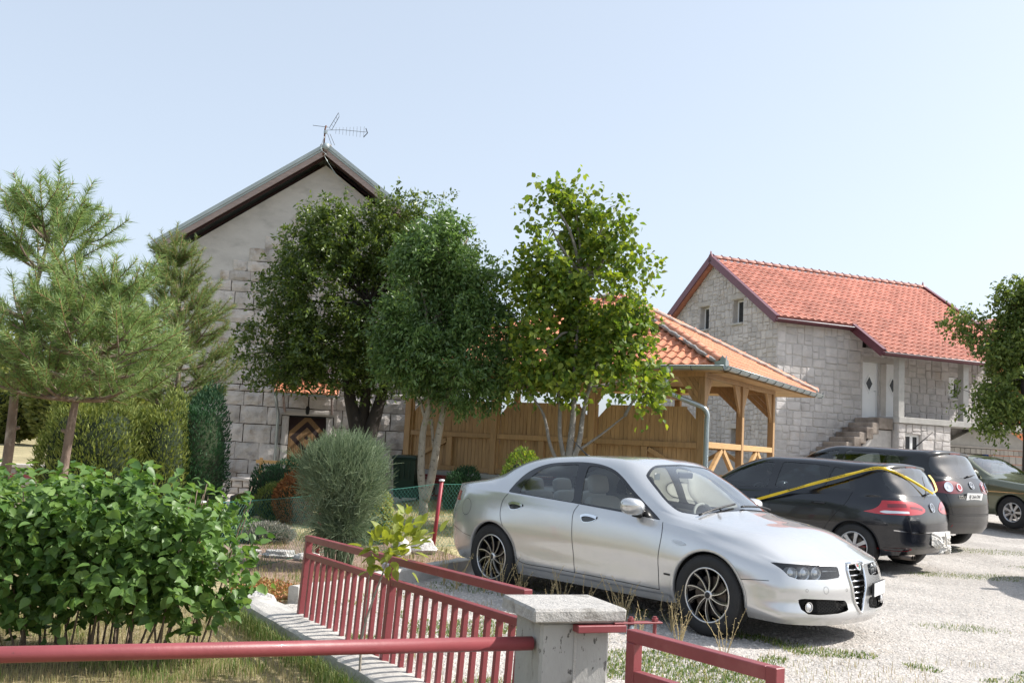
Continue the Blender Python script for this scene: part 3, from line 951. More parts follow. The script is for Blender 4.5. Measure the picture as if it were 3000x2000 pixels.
for z in (2.15, 1.75, .9):
    MB().lathe([(.056, z - .015), (.056, z + .015)], 12, 'z', (.22, -.15, 0)).build('pipe_collar', M_ZINC, pv, True)
# red crate stored on the slab edge
M_CRATE = material('dark_red_crate', (.22, .03, .035), .5, var=(8, .2))
rc = thing('red_crate', 'dark red plastic crate tucked at the foot of the plank wall', 'crate', (3.67, 19.0, 0), -.5288)
for z in (.58, .645, .71):
    MB().box(-6.25, -5.55, -.46, -.43, z, z + .045, .004).build('crate_slat', M_CRATE, rc); MB().box(-6.25, -5.55, -.20, -.17, z, z + .045, .004).build('crate_slat', M_CRATE, rc)
for x in (-6.25, -5.92, -5.58):
    MB().box(x, x + .03, -.429, -.201, .30, .755, .004).build('crate_end', M_CRATE, rc)
MB().box(-6.22, -5.58, -.43, -.2, .30, .33).build('crate_base', M_CRATE, rc)
# ================================================================== stone house with the red roof
M_RUB = material('grey_rubble_limestone', (.56, .53, .515), .92, var=(3, .14), bump=[(8, .02), (35, .008)], rnd=.10, island=.10, stain=[((.46, .38, .31), 1.1, .58, .80), ((.40, .385, .38), 2.0, .56, .76)], spec=.2)
M_RUBJ = material('pale_grey_pointing', (.50, .475, .455), .95, var=(5, .18), bump=(25, .01))
M_TILE_R = material('red_clay_tile', (.52, .225, .165), .75, var=(6, .18), bump=(40, .003), rnd=.15, island=.15, stain=[((.40, .15, .11), 2, .5, .8), ((.30, .20, .16), 5, .66, .74)])
M_BURG = material('burgundy_metal', (.13, .035, .05), .45, .2, var=(4, .12), coat=.3)
M_CONC = material('raw_concrete', (.44, .43, .41), .9, var=(3, .16), bump=[(18, .005), (70, .002)], stain=((.30, .285, .27), 1.8, .55, .8))
M_PVC = material('white_pvc', (.78, .79, .80), .35, var=(3, .03))
M_PANE = material('dark_window_pane', (.02, .025, .03), .05, spec=.8)
M_FROST = material('grey_door_glass', (.025, .028, .034), .25, spec=.3)
M_STEP = material('stained_stone_step', (.34, .29, .25), .92, var=(4, .3), bump=[(14, .02), (50, .006)], rnd=.1, stain=((.14, .11, .09), 2.0, .48, .66))
rh = thing('rubble_stone_house', 'two storey grey rubble stone house with a red tiled roof and porch', 'house', (9.358, 34.5, 0), .3914)
W_, LN = 7.75, 10.3
GZ = .55
holes_g = [(4.30, 4.93, 6.45, 7.37), (2.06, 2.70, 6.50, 7.40), (2.0, 2.62, 1.6, 2.53)]
holes_f = [(3.87, 4.67, 3.17, 5.22), (4.99, 5.79, 3.17, 5.22), (3.85, 4.25, 5.74, 6.16), (8.08, 8.72, 4.16, 4.98)]
ap = (W_ / 2, 9.04)
s1 = (ap[1] - 6.40) / ap[0]
clips = [(-s1, 1, 6.40), (s1, 1, 6.40 + s1 * W_)]
core = MB()
for p in cells(0, W_, GZ, 9.3, holes_g, clips):               # gable wall, thickness into +x
    core.prism([(q[0], q[1]) for q in p][::-1], (.014, 0, 0), (0, 1, 0), (0, 0, 1), (.386, 0, 0))
core.build('gable_wall_core', M_RUBJ, rh)
core = MB()
for p in cells(.402, LN, GZ, 6.42, holes_f):
    core.prism(p, (0, .014, 0), (1, 0, 0), (0, 0, 1), (0, .386, 0))
core.build('front_wall_core', M_RUBJ, rh)
MB().box(.42, LN, .402, W_, GZ, 3.2).build('rear_mass', M_RUBJ, rh)
MB().prism([(.41, 3.21), (W_, 3.21), (W_, 6.5), (ap[0], 8.98), (.41, 6.6)], (LN - .3, 0, 0), (0, 1, 0), (0, 0, 1), (.3, 0, 0)).build('end_wall', M_RUBJ, rh)
def rubble(x0, x1, z0, z1, smin, smax, r):
    """irregular squared rubble: recursive splitting of the wall into stones"""
    out = []
    def rec(a, b, c, d):
        w, h = b - a, d - c
        if w > smax * r.uniform(.8, 1.25) and w >= h * .75:
            t = a + w * r.uniform(.36, .64); rec(a, t, c, d); rec(t, b, c, d)
        elif h > smax * .72 * r.uniform(.8, 1.2):
            t = c + h * r.uniform(.38, .62); rec(a, b, c, t); rec(a, b, t, d)
        else:
            out.append((a, b, c, d))
    z = z0
    while z < z1 - .05:
        h = r.uniform(.45, .8); z2 = min(z + h, z1)
        if z1 - z2 < .2: z2 = z1
        x = x0
        while x < x1 - .02:
            w = r.uniform(.6, 1.3); x2 = min(x + w, x1)
            if x1 - x2 < .25: x2 = x1
            rec(x, x2, z, z2); x = x2
        z = z2
    return out
def rub_stone(a, b, c, d, r, axis, proud=.016, poly=None):
    g = .007
    w, h = b - a, d - c
    j = lambda: r.normal(0, .010)
    k = min(.12 * min(w, h), .04)
    kk = [r.uniform(.3, 1.2) * k for _ in range(4)]
    ol = [(a + g + kk[0], c + g), (b - g - kk[1], c + g), (b - g, c + g + kk[1]), (b - g, d - g - kk[2]), (b - g - kk[2], d - g), (a + g + kk[3], d - g), (a + g, d - g - kk[3]), (a + g, c + g + kk[0])]
    ol = [(p[0] + j(), p[1] + j()) for p in ol]
    if poly is not None:
        for cl in poly:
            ol = clip_poly(ol, *cl)
            if len(ol) < 3: return None
    cx = sum(p[0] for p in ol) / len(ol); cz = sum(p[1] for p in ol) / len(ol)
    pr = proud * r.uniform(.45, 1.25)
    fr_ = [(cx + (p[0] - cx) * .88, cz + (p[1] - cz) * .86) for p in ol]
    n = len(ol)
    fy = [-pr + r.normal(0, .006) for _ in range(n)]
    if axis == 'f':
        V = [(p[0], .055, p[1]) for p in ol] + [(p[0], .02, p[1]) for p in ol] + [(p[0], y, p[1]) for p, y in zip(fr_, fy)] + [(cx, -pr - abs(r.normal(0, .006)), cz)]
    else:
        V = [(.055, p[0], p[1]) for p in ol] + [(.02, p[0], p[1]) for p in ol] + [(y, p[0], p[1]) for p, y in zip(fr_, fy)] + [(-pr - abs(r.normal(0, .006)), cx, cz)]
    F = []
    for i in range(n):
        q = (i + 1) % n
        F += [(i, q, n + q, n + i), (n + i, n + q, 2 * n + q, 2 * n + i), (2 * n + i, 2 * n + q, 3 * n)]
    if axis != 'f': F = [f[::-1] for f in F]
    return V, F
rr = np.random.default_rng(21)
def ov(a, b, c, d, hs, m=.02):
    return any(a < h[1] - m and b > h[0] + m and c < h[3] - m and d > h[2] + m for h in hs)
def carve(rect, hs):
    """trim a stone against openings"""
    a, b, c, d = rect
    out = [(a, b, c, d)]
    for h in hs:
        nx_ = []
        for (a, b, c, d) in out:
            if not (a < h[1] and b > h[0] and c < h[3] and d > h[2]): nx_.append((a, b, c, d)); continue
            if a < h[0] - .06: nx_.append((a, h[0], c, d))
            if b > h[1] + .06: nx_.append((h[1], b, c, d))
            x_a, x_b = max(a, h[0]), min(b, h[1])
            if c < h[2] - .06: nx_.append((x_a, x_b, c, h[2]))
            if d > h[3] + .06: nx_.append((x_a, x_b, h[3], d))
        out = nx_
    return out
pcs = []
for rect in rubble(0, W_, GZ + .9, 9.2, .2, .42, rr):
    for q in carve(rect, [(h[0] - .02, h[1] + .02, h[2] - .1, h[3] + .2) for h in holes_g]):
        st_ = rub_stone(*q, rr, 'g', poly=clips)
        if st_: pcs.append(st_)
emit_pieces('wall_stone', pcs, M_RUB, rh, 300, rest_name='wall_stone_field')
pcs = []
for rect in rubble(0, LN, GZ + .9, 6.4, .25, .62, rr):
    for q in carve(rect, [(h[0] - .02, h[1] + .02, h[2] - .1, h[3] + .12) for h in holes_f]):
        st_ = rub_stone(*q, rr, 'f')
        if st_: pcs.append(st_)
fw = bpy.data.objects.new('front_wall', None); COL.objects.link(fw); fw.parent = rh
emit_pieces('wall_stone', pcs, M_RUB, fw, 300, rest_name='wall_stone_field')
# lintels, sills, windows of the gable
def window_g(y0, y1, z0, z1):
    e = bpy.data.objects.new('gable_window', None); COL.objects.link(e); e.parent = rh
    MB().box(-.03, .055, y0 - .14, y1 + .14, z1 + .012, z1 + .20, .01).build('lintel', M_SMOOTHSTONE, e)
    MB().box(-.07, .20, y0 - .03, y1 + .03, z0 - .07, z0 + .004, .008).build('sill', M_CONC, e)
    x = .22
    t = .065
    MB().box(x, x + .07, y0, y0 + t, z0 + .006, z1, .006).build('frame_side', M_PVC, e); MB().box(x, x + .07, y1 - t, y1, z0 + .006, z1, .006).build('frame_side', M_PVC, e)
    MB().box(x, x + .07, y0 + t, y1 - t, z0 + .006, z0 + t, .006).build('frame_rail', M_PVC, e); MB().box(x, x + .07, y0 + t, y1 - t, z1 - t, z1, .006).build('frame_rail', M_PVC, e)
    MB().box(x + .02, x + .04, y0 + t, y1 - t, z0 + t, z1 - t).build('pane', M_PANE, e)
for h in holes_g: window_g(*h)
def frame_f(e, x0, x1, z0, z1, y, t=.06, mull=False):
    MB().box(x0, x0 + t, y, y + .07, z0, z1, .006).build('frame_side', M_PVC, e); MB().box(x1 - t, x1, y, y + .07, z0, z1, .006).build('frame_side', M_PVC, e)
    MB().box(x0 + t, x1 - t, y, y + .07, z0, z0 + t, .006).build('frame_rail', M_PVC, e); MB().box(x0 + t, x1 - t, y, y + .07, z1 - t, z1, .006).build('frame_rail', M_PVC, e)
    if mull:
        m = (x0 + x1) / 2; MB().box(m - t * .8, m + t * .8, y - .004, y + .066, z0 + t, z1 - t, .006).build('mullion', M_PVC, e)
def door_f(x0, x1, z0, z1, right_open=False):
    e = bpy.data.objects.new('white_door', None); COL.objects.link(e); e.parent = rh
    y = .10
    frame_f(e, x0, x1, z0, z1, y, .07)
    lf = MB().box(x0 + .072, x1 - .072, y + .012, y + .06, z0 + .072, z1 - .072, .006).build('door_leaf', M_PVC, e)
    cx, cz = (x0 + x1) / 2, z0 + (z1 - z0) * .62
    def dia(w, h): return [(cx - w, cz), (cx, cz - h), (cx + w, cz), (cx, cz + h)]
    o, i_ = dia(.24, .40), dia(.15, .26)
    V = [(p[0], y + .004, p[1]) for p in o] + [(p[0], y - .010, p[1]) for p in dia(.21, .355)] + [(p[0], y + .004, p[1]) for p in i_]
    MB().add(V, [(k, (k + 1) % 4, 4 + (k + 1) % 4, 4 + k) for k in range(4)] + [(4 + k, 4 + (k + 1) % 4, 8 + (k + 1) % 4, 8 + k) for k in range(4)]).build('diamond_frame', M_PVC, e)
    MB().add([(p[0], y + .003, p[1]) for p in i_], [(0, 1, 2, 3)]).build('diamond_pane', M_FROST, e)
    MB().box(x0 + .02, x1 + .02, y + .03, y + .06, z0 - .06, z0 - .002).build('threshold', M_IRON, e)
    MB().tube([(x1 - .11, y - .01, z0 + 1.0), (x1 - .11, y - .045, z0 + 1.0), (x1 - .22, y - .045, z0 + 1.0)], .011, 6).build('handle', M_ALUGREY if 'M_ALUGREY' in globals() else M_ZINC, e, True)
    MB().box(x0 - .18, x1 + .18, -.02, .055, z1 + .012, z1 + .22, .01).build('lintel', M_SMOOTHSTONE, e)
door_f(*holes_f[0]); door_f(*holes_f[1])
MB().box(4.70, 4.96, -.03, .055, 3.17, 5.21, .01).build('door_pier', M_SMOOTHSTONE, rh)
MB().box(holes_f[2][0], holes_f[2][1], .28, .30, holes_f[2][2], holes_f[2][3]).build('vent_pane', M_PANE, rh)
e = bpy.data.objects.new('porch_window', None); COL.objects.link(e); e.parent = rh
h = holes_f[3]; frame_f(e, h[0], h[1], h[2], h[3], .22, .06)
MB().box(h[0] + .06, h[1] - .06, .25, .262, h[2] + .06, h[3] - .06).build('pane', M_PANE, e)
MB().obox((h[0] + .14, .21, h[2] + .08), (.30, .0, 0), (0, .03, 0), (-.06, -.12, .72)).build('tilted_sash', M_PVC, e)
MB().box(h[0] - .05, h[1] + .05, -.08, .2, h[2] - .09, h[2] - .004, .01).build('sill', M_CONC, e)
# roof: main slope and the longer slope over the porch
RS = .668; ra = math.atan(RS); rc_, rs_ = math.cos(ra), math.sin(ra)
RZ = lambda y: 6.42 + RS * (y + .30)                           # roof surface height
YR = W_ / 2
XP = 3.10
def slab(x0, x1, y0, y1, name, mat, t=.08, off=-.05):
    z0, z1 = RZ(y0) + off, RZ(y1) + off
    MB().add([(x0, y0, z0), (x1, y0, z0), (x1, y1, z1), (x0, y1, z1), (x0, y0, z0 - t), (x1, y0, z0 - t), (x1, y1, z1 - t), (x0, y1, z1 - t)], [(0, 1, 2, 3), (7, 6, 5, 4), (0, 4, 5, 1), (1, 5, 6, 2), (2, 6, 7, 3), (3, 7, 4, 0)]).build(name, mat, rh)
slab(-.30, XP, -.30, YR, 'roof_deck', M_BURG)
slab(XP + .002, LN + .35, -1.80, YR, 'roof_deck', M_BURG)
zr = RZ(YR)
MB().add([(-.30, YR, zr - .05), (LN + .35, YR, zr - .05), (LN + .35, W_ + .3, zr - .05 - RS * (W_ / 2 + .3)), (-.30, W_ + .3, zr - .05 - RS * (W_ / 2 + .3)), (-.30, YR, zr - .14), (LN + .35, YR, zr - .14), (LN + .35, W_ + .3, zr - .14 - RS * (W_ / 2 + .3)), (-.30, W_ + .3, zr - .14 - RS * (W_ / 2 + .3))], [(0, 1, 2, 3), (7, 6, 5, 4), (0, 4, 5, 1), (1, 5, 6, 2), (2, 6, 7, 3), (3, 7, 4, 0)]).build('rear_roof', M_TILE_R, rh)
tr_ = wave_tile(.30, .40, .060, .045, waves=1)
pcs = []
L0 = (YR + .30) / rc_
for r_ in range(int((YR + 1.8) / rc_ / .335) + 1):
    t = r_ * .335 - .04; y = -1.80 + t * rc_
    if y > YR - .2: break
    z = RZ(y)
    for k in range(int((LN + .65) / .30)):
        x = -.30 + .17 + k * .30
        if y < -.34 and x < XP + .12: continue
        pcs.append(place_tile(tr_, (x, y, z - .03), (1, 0, 0), (0, rc_, rs_), (0, -rs_, rc_)))
roofo = bpy.data.objects.new('front_roof', None); COL.objects.link(roofo); roofo.parent = rh
emit_pieces('roof_tile', pcs, M_TILE_R, roofo, 300)
M_RIDGE = material('pale_ridge_tile', (.62, .33, .27), .75, var=(6, .15), rnd=.08)
rt = barrel_tile(.26, .42, .12, .02, 6, .90)
for k in range(27):
    V, F = place_tile(rt, (-.20 + k * .40, YR, zr + .0), (0, -1, 0), (1, 0, 0), (0, 0, 1))
    o = link('ridge_tile', poly_mesh('ridge_tile', V, F, True), M_RIDGE, rh)
    MB().tube([(-.18 + k * .40, YR + q, zr + .125 - abs(q) * .6) for q in (-.10, 0, .10)], [.03, .045, .03], 6).build('ridge_knob', M_BURG, o, True)
for x in (-.28, LN + .33):
    MB().prism([(-.17, -.10), (.17, -.10), (.13, .02), (.07, .10), (.03, .12), (0, .24), (-.03, .12), (-.07, .10), (-.13, .02)], (x - .03, YR, zr + .02), (0, 1, 0), (0, 0, 1), (.06, 0, 0)).build('ridge_finial', M_BURG, rh)
# verges, gutters
for x, y0, nm in ((-.30, -.34, 'verge'), (LN + .31, -1.84, 'verge')):
    p0 = np.array([x, y0, RZ(y0) + .02]); p1 = np.array([x, YR, RZ(YR) + .02])
    d = p1 - p0; L = np.linalg.norm(d); d /= L; n = np.array([0, -rs_, rc_])
    MB().obox(p0 - n * .20 + np.array([-.03, 0, 0]), d * L, (.05, 0, 0), n * .27).build(nm, M_BURG, rh)
    MB().obox(p0 + n * .055 + np.array([-.05, 0, 0]), d * L, (.16, 0, 0), n * .03).build('verge_cap', M_BURG, rh)
    p2 = np.array([x, W_ + .3, zr - RS * (W_ / 2 + .3) + .02]); d2 = p2 - p1; L2 = np.linalg.norm(d2); d2 /= L2; n2 = np.array([0, rs_, rc_])
    MB().obox(p1 - n2 * .20 + np.array([-.03, 0, 0]), d2 * L2, (.05, 0, 0), n2 * .27).build(nm, M_BURG, rh)
p0 = np.array([XP, -1.84, RZ(-1.84) + .02]); d = np.array([0, rc_, rs_]); n = np.array([0, -rs_, rc_])
MB().obox(p0 - n * .20 + np.array([-.03, 0, 0]), d * 1.85, (.05, 0, 0), n * .27).build('verge', M_BURG, rh)
MB().obox(p0 + n * .055 + np.array([-.05, 0, 0]), d * 1.85, (.16, 0, 0), n * .03).build('verge_cap', M_BURG, rh)
def gut(x0, x1, y, z):
    th = np.linspace(PI, 2 * PI, 9); V = []
    for x in (x0, x1): V += [(x, y + .07 * math.cos(t), z + .07 * math.sin(t)) for t in th]
    g = MB().add(V, [(i, 9 + i, 10 + i, i + 1) for i in range(8)] + [tuple(range(9)), tuple(range(17, 8, -1))]).build('gutter', M_BURG, rh)
    MB().tube([(x0, y - .07, z + .01), (x1, y - .07, z + .01)], .012, 6).build('gutter_bead', M_PVC, g, True)
    MB().box(x0 + .02, x1, y + .075, y + .10, z - .10, z + .04).build('fascia', M_BURG, g)
gut(-.35, XP - .02, -.42, RZ(-.30) - .06)
gut(XP - .05, LN + .4, -1.92, RZ(-1.80) - .06)
MB().box(XP + .05, LN + .3, -1.78, -.02, 5.32, 5.345).build('porch_soffit', M_SOFFIT, rh) if False else None
# porch slab, posts, lower wall
SLZ = 3.20
MB().box(4.12, 14.5, -1.55, -.035, 2.99, SLZ, .012).build('porch_slab', M_CONC, rh)
for x in (4.14, 7.20, 10.4):
    MB().box(x, x + .27, -1.50, -1.23, SLZ + .002, RZ(-1.4) - .16, .01).build('porch_post', M_CONC, rh)
MB().box(3.3, 14.4, -1.50, -1.24, RZ(-1.4) - .158, RZ(-1.4) - .135).build('porch_beam', M_BURG, rh)
hl_ = [(4.50, 5.20, 1.75, 2.60)]
lw = bpy.data.objects.new('lower_wall', None); COL.objects.link(lw); lw.parent = rh
core = MB()
for p in cells(4.17, 6.62, GZ, 2.985, hl_):
    core.prism(p, (0, -1.455, 0), (1, 0, 0), (0, 0, 1), (0, .33, 0))
core.build('wall_core', M_RUBJ, lw)
pcs = []
for rect in rubble(4.17, 6.62, GZ + .6, 2.98, .25, .55, rr):
    for q in carve(rect, [(4.48, 5.22, 1.7, 2.63)]):
        st_ = rub_stone(*q, rr, 'f', .02)
        pcs.append(([(v[0], v[1] - 1.47, v[2]) for v in st_[0]], st_[1]))
emit_pieces('wall_stone', pcs, M_RUB, lw, 300)
e = bpy.data.objects.new('lower_window', None); COL.objects.link(e); e.parent = rh
frame_f(e, 4.50, 5.20, 1.75, 2.60, -1.38, .07, True)
MB().box(4.57, 5.13, -1.34, -1.33, 1.82, 2.53).build('pane', M_FROST, e)
MB().box(4.17, 4.42, -1.12, -.04, GZ, 2.985).build('side_pier', M_RUBJ, rh)
MB().box(6.37, 6.62, -1.12, -.04, GZ, 2.985).build('side_pier', M_RUBJ, rh)
# stairs up to the doors
ns = 13
for k in range(ns):
    x0 = .05 + k * .285
    z1 = .72 + (k + 1) * .186
    MB().box(x0, 4.11 if k == ns - 1 else x0 + .31, -1.28 + rng.normal(0, .02), -.04, GZ + .05 if k < 3 else z1 - .40, z1, .02).build('step', M_STEP, rh)
MB().prism([(.9, GZ), (4.11, GZ), (4.11, 2.70), (3.5, 2.70)], (0, -1.20, 0), (1, 0, 0), (0, 0, 1), (0, 1.15, 0)).build('stair_mass', M_RUBJ, rh)
# outdoor fireplace under the porch
M_ASH = material('pale_ashlar', (.40, .375, .34), .9, var=(5, .15), bump=(25, .006), rnd=.12)
M_OPENING = material('opening_black', (.01, .009, .008), .95)
fp = thing('outdoor_fireplace', 'stone block outdoor fireplace with a wide hood under the porch', 'fireplace', (9.358, 34.5, 0), .3914)
MB().add([(7.4, -.42, 2.38), (12.2, -.42, 2.38), (12.2, -.05, 2.38), (7.4, -.05, 2.38), (8.9, -.36, 2.98), (10.9, -.36, 2.98), (10.9, -.05, 2.98), (8.9, -.05, 2.98)], [(0, 1, 5, 4), (1, 2, 6, 5), (3, 0, 4, 7), (0, 3, 2, 1)]).build('hood', M_CONC, fp)
MB().box(7.35, 12.3, -.46, -.05, 2.30, 2.378, .01).build('mantel', M_SMOOTHSTONE, fp)
MB().box(8.95, 9.75, -.09, -.06, 1.0, 2.1).build('fire_opening', M_OPENING, fp)  # flat black panel at the back of the opening
def ashlar(x0, x1, z0, z1, w, hgt):
    z = z0; k = 0
    while z < z1 - .03:
        z2 = min(z + hgt, z1); x = x0 - (w * .5 if k % 2 else 0)
        while x < x1 - .02:
            a, b = max(x, x0), min(x + w * rng.uniform(.8, 1.15), x1)
            if b - a > .05: MB().box(a + .008, b - .008, -.44, -.06, z + .008, z2 - .008, .012).build('ashlar_block', M_ASH, fp)
            x = b if b > x else x + w
        z = z2; k += 1
ashlar(7.4, 12.2, 2.08, 2.295, .26, .21)
ashlar(9.80, 12.2, .8, 2.07, .40, .32)
ashlar(7.4, 8.9, .8, 2.07, .40, .32)
# orange rendered building beyond the end of the porch
ob = thing('orange_building', 'orange rendered wall seen past the porch, behind the leafy branches', 'building', (19.5, 40.0, 0), .3914)
M_ORW = material('orange_render', (.50, .15, .055), .85, var=(2, .12), bump=(30, .004))
MB().box(0, 7, 0, 6, .5, 6.1).build('wall', M_ORW, ob)
MB().prism([(-.4, 6.1), (7.4, 6.1), (3.5, 8.3)], (0, -.3, 0), (1, 0, 0), (0, 0, 1), (0, 6.6, 0)).build('roof', M_TILE_R, ob)
MB().box(-.04, .22, -.05, .2, .5, 6.08).build('corner_strip', M_BURG, ob)
# ================================================================== fences, gate, kerbs
M_REDP = material('brick_red_paint', (.225, .045, .052), .45, var=(3, .14), coat=.1, bump=(30, .0012), stain=[((.29, .09, .09), 4, .56, .78), ((.10, .035, .03), 22, .66, .72)])
M_CONCW = material('lichen_concrete', (.42, .405, .385), .92, var=(9, .28), bump=[(26, .016), (80, .006)], stain=[((.20, .19, .175), 9, .56, .70), ((.30, .20, .10), 3.2, .64, .76)])
M_CONCP = material('board_marked_concrete', (.37, .365, .35), .92, var=(3, .16), bump=[(24, .004), (90, .003)], stain=[((.24, .235, .22), 3.2, .48, .70), ((.10, .095, .09), 38, .63, .68), ((.20, .19, .17), 9, .60, .72)], stretch=(1, 1, .5))
M_KERB = material('mossy_kerb_concrete', (.47, .45, .42), .92, var=(6, .18), bump=[(26, .008), (80, .003)], stain=((.16, .15, .11), 4, .60, .74))
FP = np.array([(-1.497, 7.648), (-.690, 6.265), (.117, 4.882)])
ZT = [.70, .735, .77]; Z2 = [.575, .60, .628]
def fence_panel(i, label):
    a, b = FP[i], FP[i + 1]
    rz = math.atan2(b[1] - a[1], b[0] - a[0])
    L = float(np.linalg.norm(b - a))
    t = thing('railing_panel', label, 'railing', (a[0], a[1], 0), rz, 'brick red railing panels')
    lean = .028                                                  # the whole railing leans a little
    pt = lambda x, z: (x, lean * (z - .1) / .6, z)
    S = .048
    def bar(p, q, w, h, nm): MB().beam(p, q, w, h, c=.003).build(nm, M_REDP, t)
    z0a, z0b = ZT[i], ZT[i + 1]; z2a, z2b = Z2[i], Z2[i + 1]
    bar(pt(-.024 if i == 0 else .001, z0a - .022), pt(L + (.0 if i else -.001), z0b - .022), .05, .045, 'top_rail')
    bar(pt(.026, z2a - .020), pt(L - .026, z2b - .020), .045, .04, 'lower_rail')
    zb = .06
    for x, zt in (((0, z0a),) if i == 0 else ((0, z0a), (L - .02, z0b))):
        m = MB().beam(pt(x, zb), pt(x, zt - .046), S, S, (0, 1, 0), c=.003); m.build('post', M_REDP, t)
    n = 13
    for k in range(1, n):
        x = L * k / n
        zt = z2a + (z2b - z2a) * k / n - .041
        MB().beam(pt(x, zb), pt(x, zt), .029, .029, (0, 1, 0), c=.002).build('baluster', M_REDP, t)
    return t
fence_panel(0, 'farther panel of the brick red steel railing, ending at the white rock')
fence_panel(1, 'nearer panel of the brick red steel railing, next to the concrete pillar')
# concrete pillar with cap
pil = thing('concrete_pillar', 'grey concrete gate pillar with a slab cap in the foreground', 'pillar', (.292, 4.545, 0), .36)
MB().box(-.165, .165, -.15, .15, -.05, .712, .012).build('shaft', M_CONCP, pil)
MB().box(-.008, .006, -.1525, -.151, .0, .70).build('board_seam', M_CONCW, pil)
cap = MB().box(-.222, .222, -.20, .20, .714, .776, .010)
V = np.array(cap.V); V += rng.normal(0, .0016, V.shape); cap.V = [tuple(v) for v in V]
cap.build('cap', M_CONCW, pil)
# steel hinge arm on the pillar
ha = thing('gate_hinge', 'red steel hinge arm bolted under the pillar cap', 'hinge', (.292, 4.545, 0), .36)
MB().box(-.02, .215, -.215, -.155, .675, .707, .004).build('arm', M_REDP, ha)
MB().box(.16, .40, -.205, -.165, .7085, .716, .002).build('strap', M_REDP, ha)
for x in (.25, .37):
    MB().tube([(x, -.185, .66), (x, -.185, .738)], .009, 8).build('pin', M_REDP, ha)
    MB().lathe([(0, .732), (.016, .730), (.016, .717)], 6, 'z', (x, -.185, 0)).build('nut', M_REDP, ha)
MB().lathe([(0, .66), (.016, .66), (.016, .705), (0, .705)], 10, 'z', (.25, -.185, 0)).build('roller', M_ALUW if 'M_ALUW' in globals() else M_ZINC, ha, True)
# little gate
ga, gb = np.array([.565, 4.262]), np.array([1.012, 3.640])
gt = thing('small_gate', 'small brick red steel gate to the right of the concrete pillar', 'gate', (ga[0], ga[1], 0), math.atan2(gb[1] - ga[1], gb[0] - ga[0]))
L = float(np.linalg.norm(gb - ga))
MB().beam((0, 0, .695), (L - .03, 0, .695), .05, .05, c=.003).build('top_rail', M_REDP, gt)
MB().beam((.05, 0, .535), (L - .055, 0, .535), .045, .045, c=.003).build('lower_rail', M_REDP, gt)
MB().beam((0, 0, .13), (L - .055, 0, .13), .045, .045, c=.003).build('bottom_rail', M_REDP, gt)
MB().beam((L - .005, 0, .02), (L - .005, 0, .721), .05, .05, (0, 1, 0), c=.003).build('post', M_REDP, gt)
MB().beam((.025, 0, .06), (.025, 0, .669), .05, .05, (0, 1, 0), c=.003).build('post', M_REDP, gt)
for k in range(1, 7):
    x = .05 + (L - .08) * k / 7
    MB().beam((x, 0, .153), (x, 0, .512), .024, .024, (0, 1, 0)).build('baluster', M_REDP, gt)
# round barrier rail across the foreground
br = thing('barrier_rail', 'thick round red steel rail running left from the pillar', 'railing', (0, 0, 0))
pr0, pr1 = np.array([.155, 4.405, .612]), np.array([-1.80, 3.684, .612])
d = pr1 - pr0
MB().tube([pr0, pr1, pr0 + d * 2.6], .030, 24).build('pipe', M_REDP, br, True)
tag(br.children[0], None)
for k in (1.55, 2.55):
    c = pr0 + d * k
    MB().tube([(c[0], c[1], -.05), (c[0], c[1], .60)], .028, 14).build('pipe_post', M_REDP, br, True)
# mossy kerb under the railing
def kerb(name, label, path, w, h, mat, segs, sag=.0, crown=.02):
    t = thing(name, label, 'kerb')
    P = np.array(path, float)
    s = np.concatenate([[0], np.cumsum(np.linalg.norm(np.diff(P, axis=0), axis=1))])
    cuts = np.linspace(0, s[-1], segs + 1)
    for a, b in zip(cuts[:-1], cuts[1:]):
        n = max(3, int((b - a) / .18))
        u = np.linspace(a + .004, b - .004, n)
        C = np.stack([np.interp(u, s, P[:, 0]), np.interp(u, s, P[:, 1])], 1)
        T = np.gradient(C, axis=0); T /= np.linalg.norm(T, axis=1)[:, None]
        Nn = np.stack([-T[:, 1], T[:, 0]], 1)
        V = []
        prof = [(-.5, -.08), (-.5, h * .88), (-.44, h * .97), (-.2, h), (.1, h * (1 - .5 * crown)), (.38, h * (1 - crown)), (.48, h * (.86 - crown)), (.5, -.08)]
        for c, nn in zip(C, Nn):
            gz = float(ground_z(c[0], c[1]))
            for o, z in prof:
                j = rng.normal(0, .004, 2)
                V.append((c[0] + nn[0] * (o * w + j[0]), c[1] + nn[1] * (o * w + j[0]), gz + z + (j[1] if z > 0 else 0)))
        m = len(prof); F = []
        for i in range(n - 1):
            for k in range(m - 1):
                F.append((i * m + k, (i + 1) * m + k, (i + 1) * m + k + 1, i * m + k + 1))
        F += [tuple(range(m)), tuple((n - 1) * m + k for k in range(m))[::-1]]
        MB().add(V, F).build('kerb_stone', mat, t)
    return t
off = np.array([-.865, -.5]) * .105
kerb('railing_kerb', 'mossy concrete kerb striped with railing shadows', [(.45, 4.1) + off, (.117, 4.882) + off, (-.69, 6.265) + off, (-1.497, 7.648) + off, (-2.12, 8.72) + off], .255, .115, M_KERB, 4, crown=.16)
kerb('garden_kerb', 'pale concrete kerb around the garden bed behind the silver saloon', [(-1.80, 8.80), (-1.42, 9.35), (-1.17, 10.1), (-.80, 10.8), (-.40, 11.6), (.15, 12.6), (.75, 13.7)], .13, .15, M_KERB, 4)
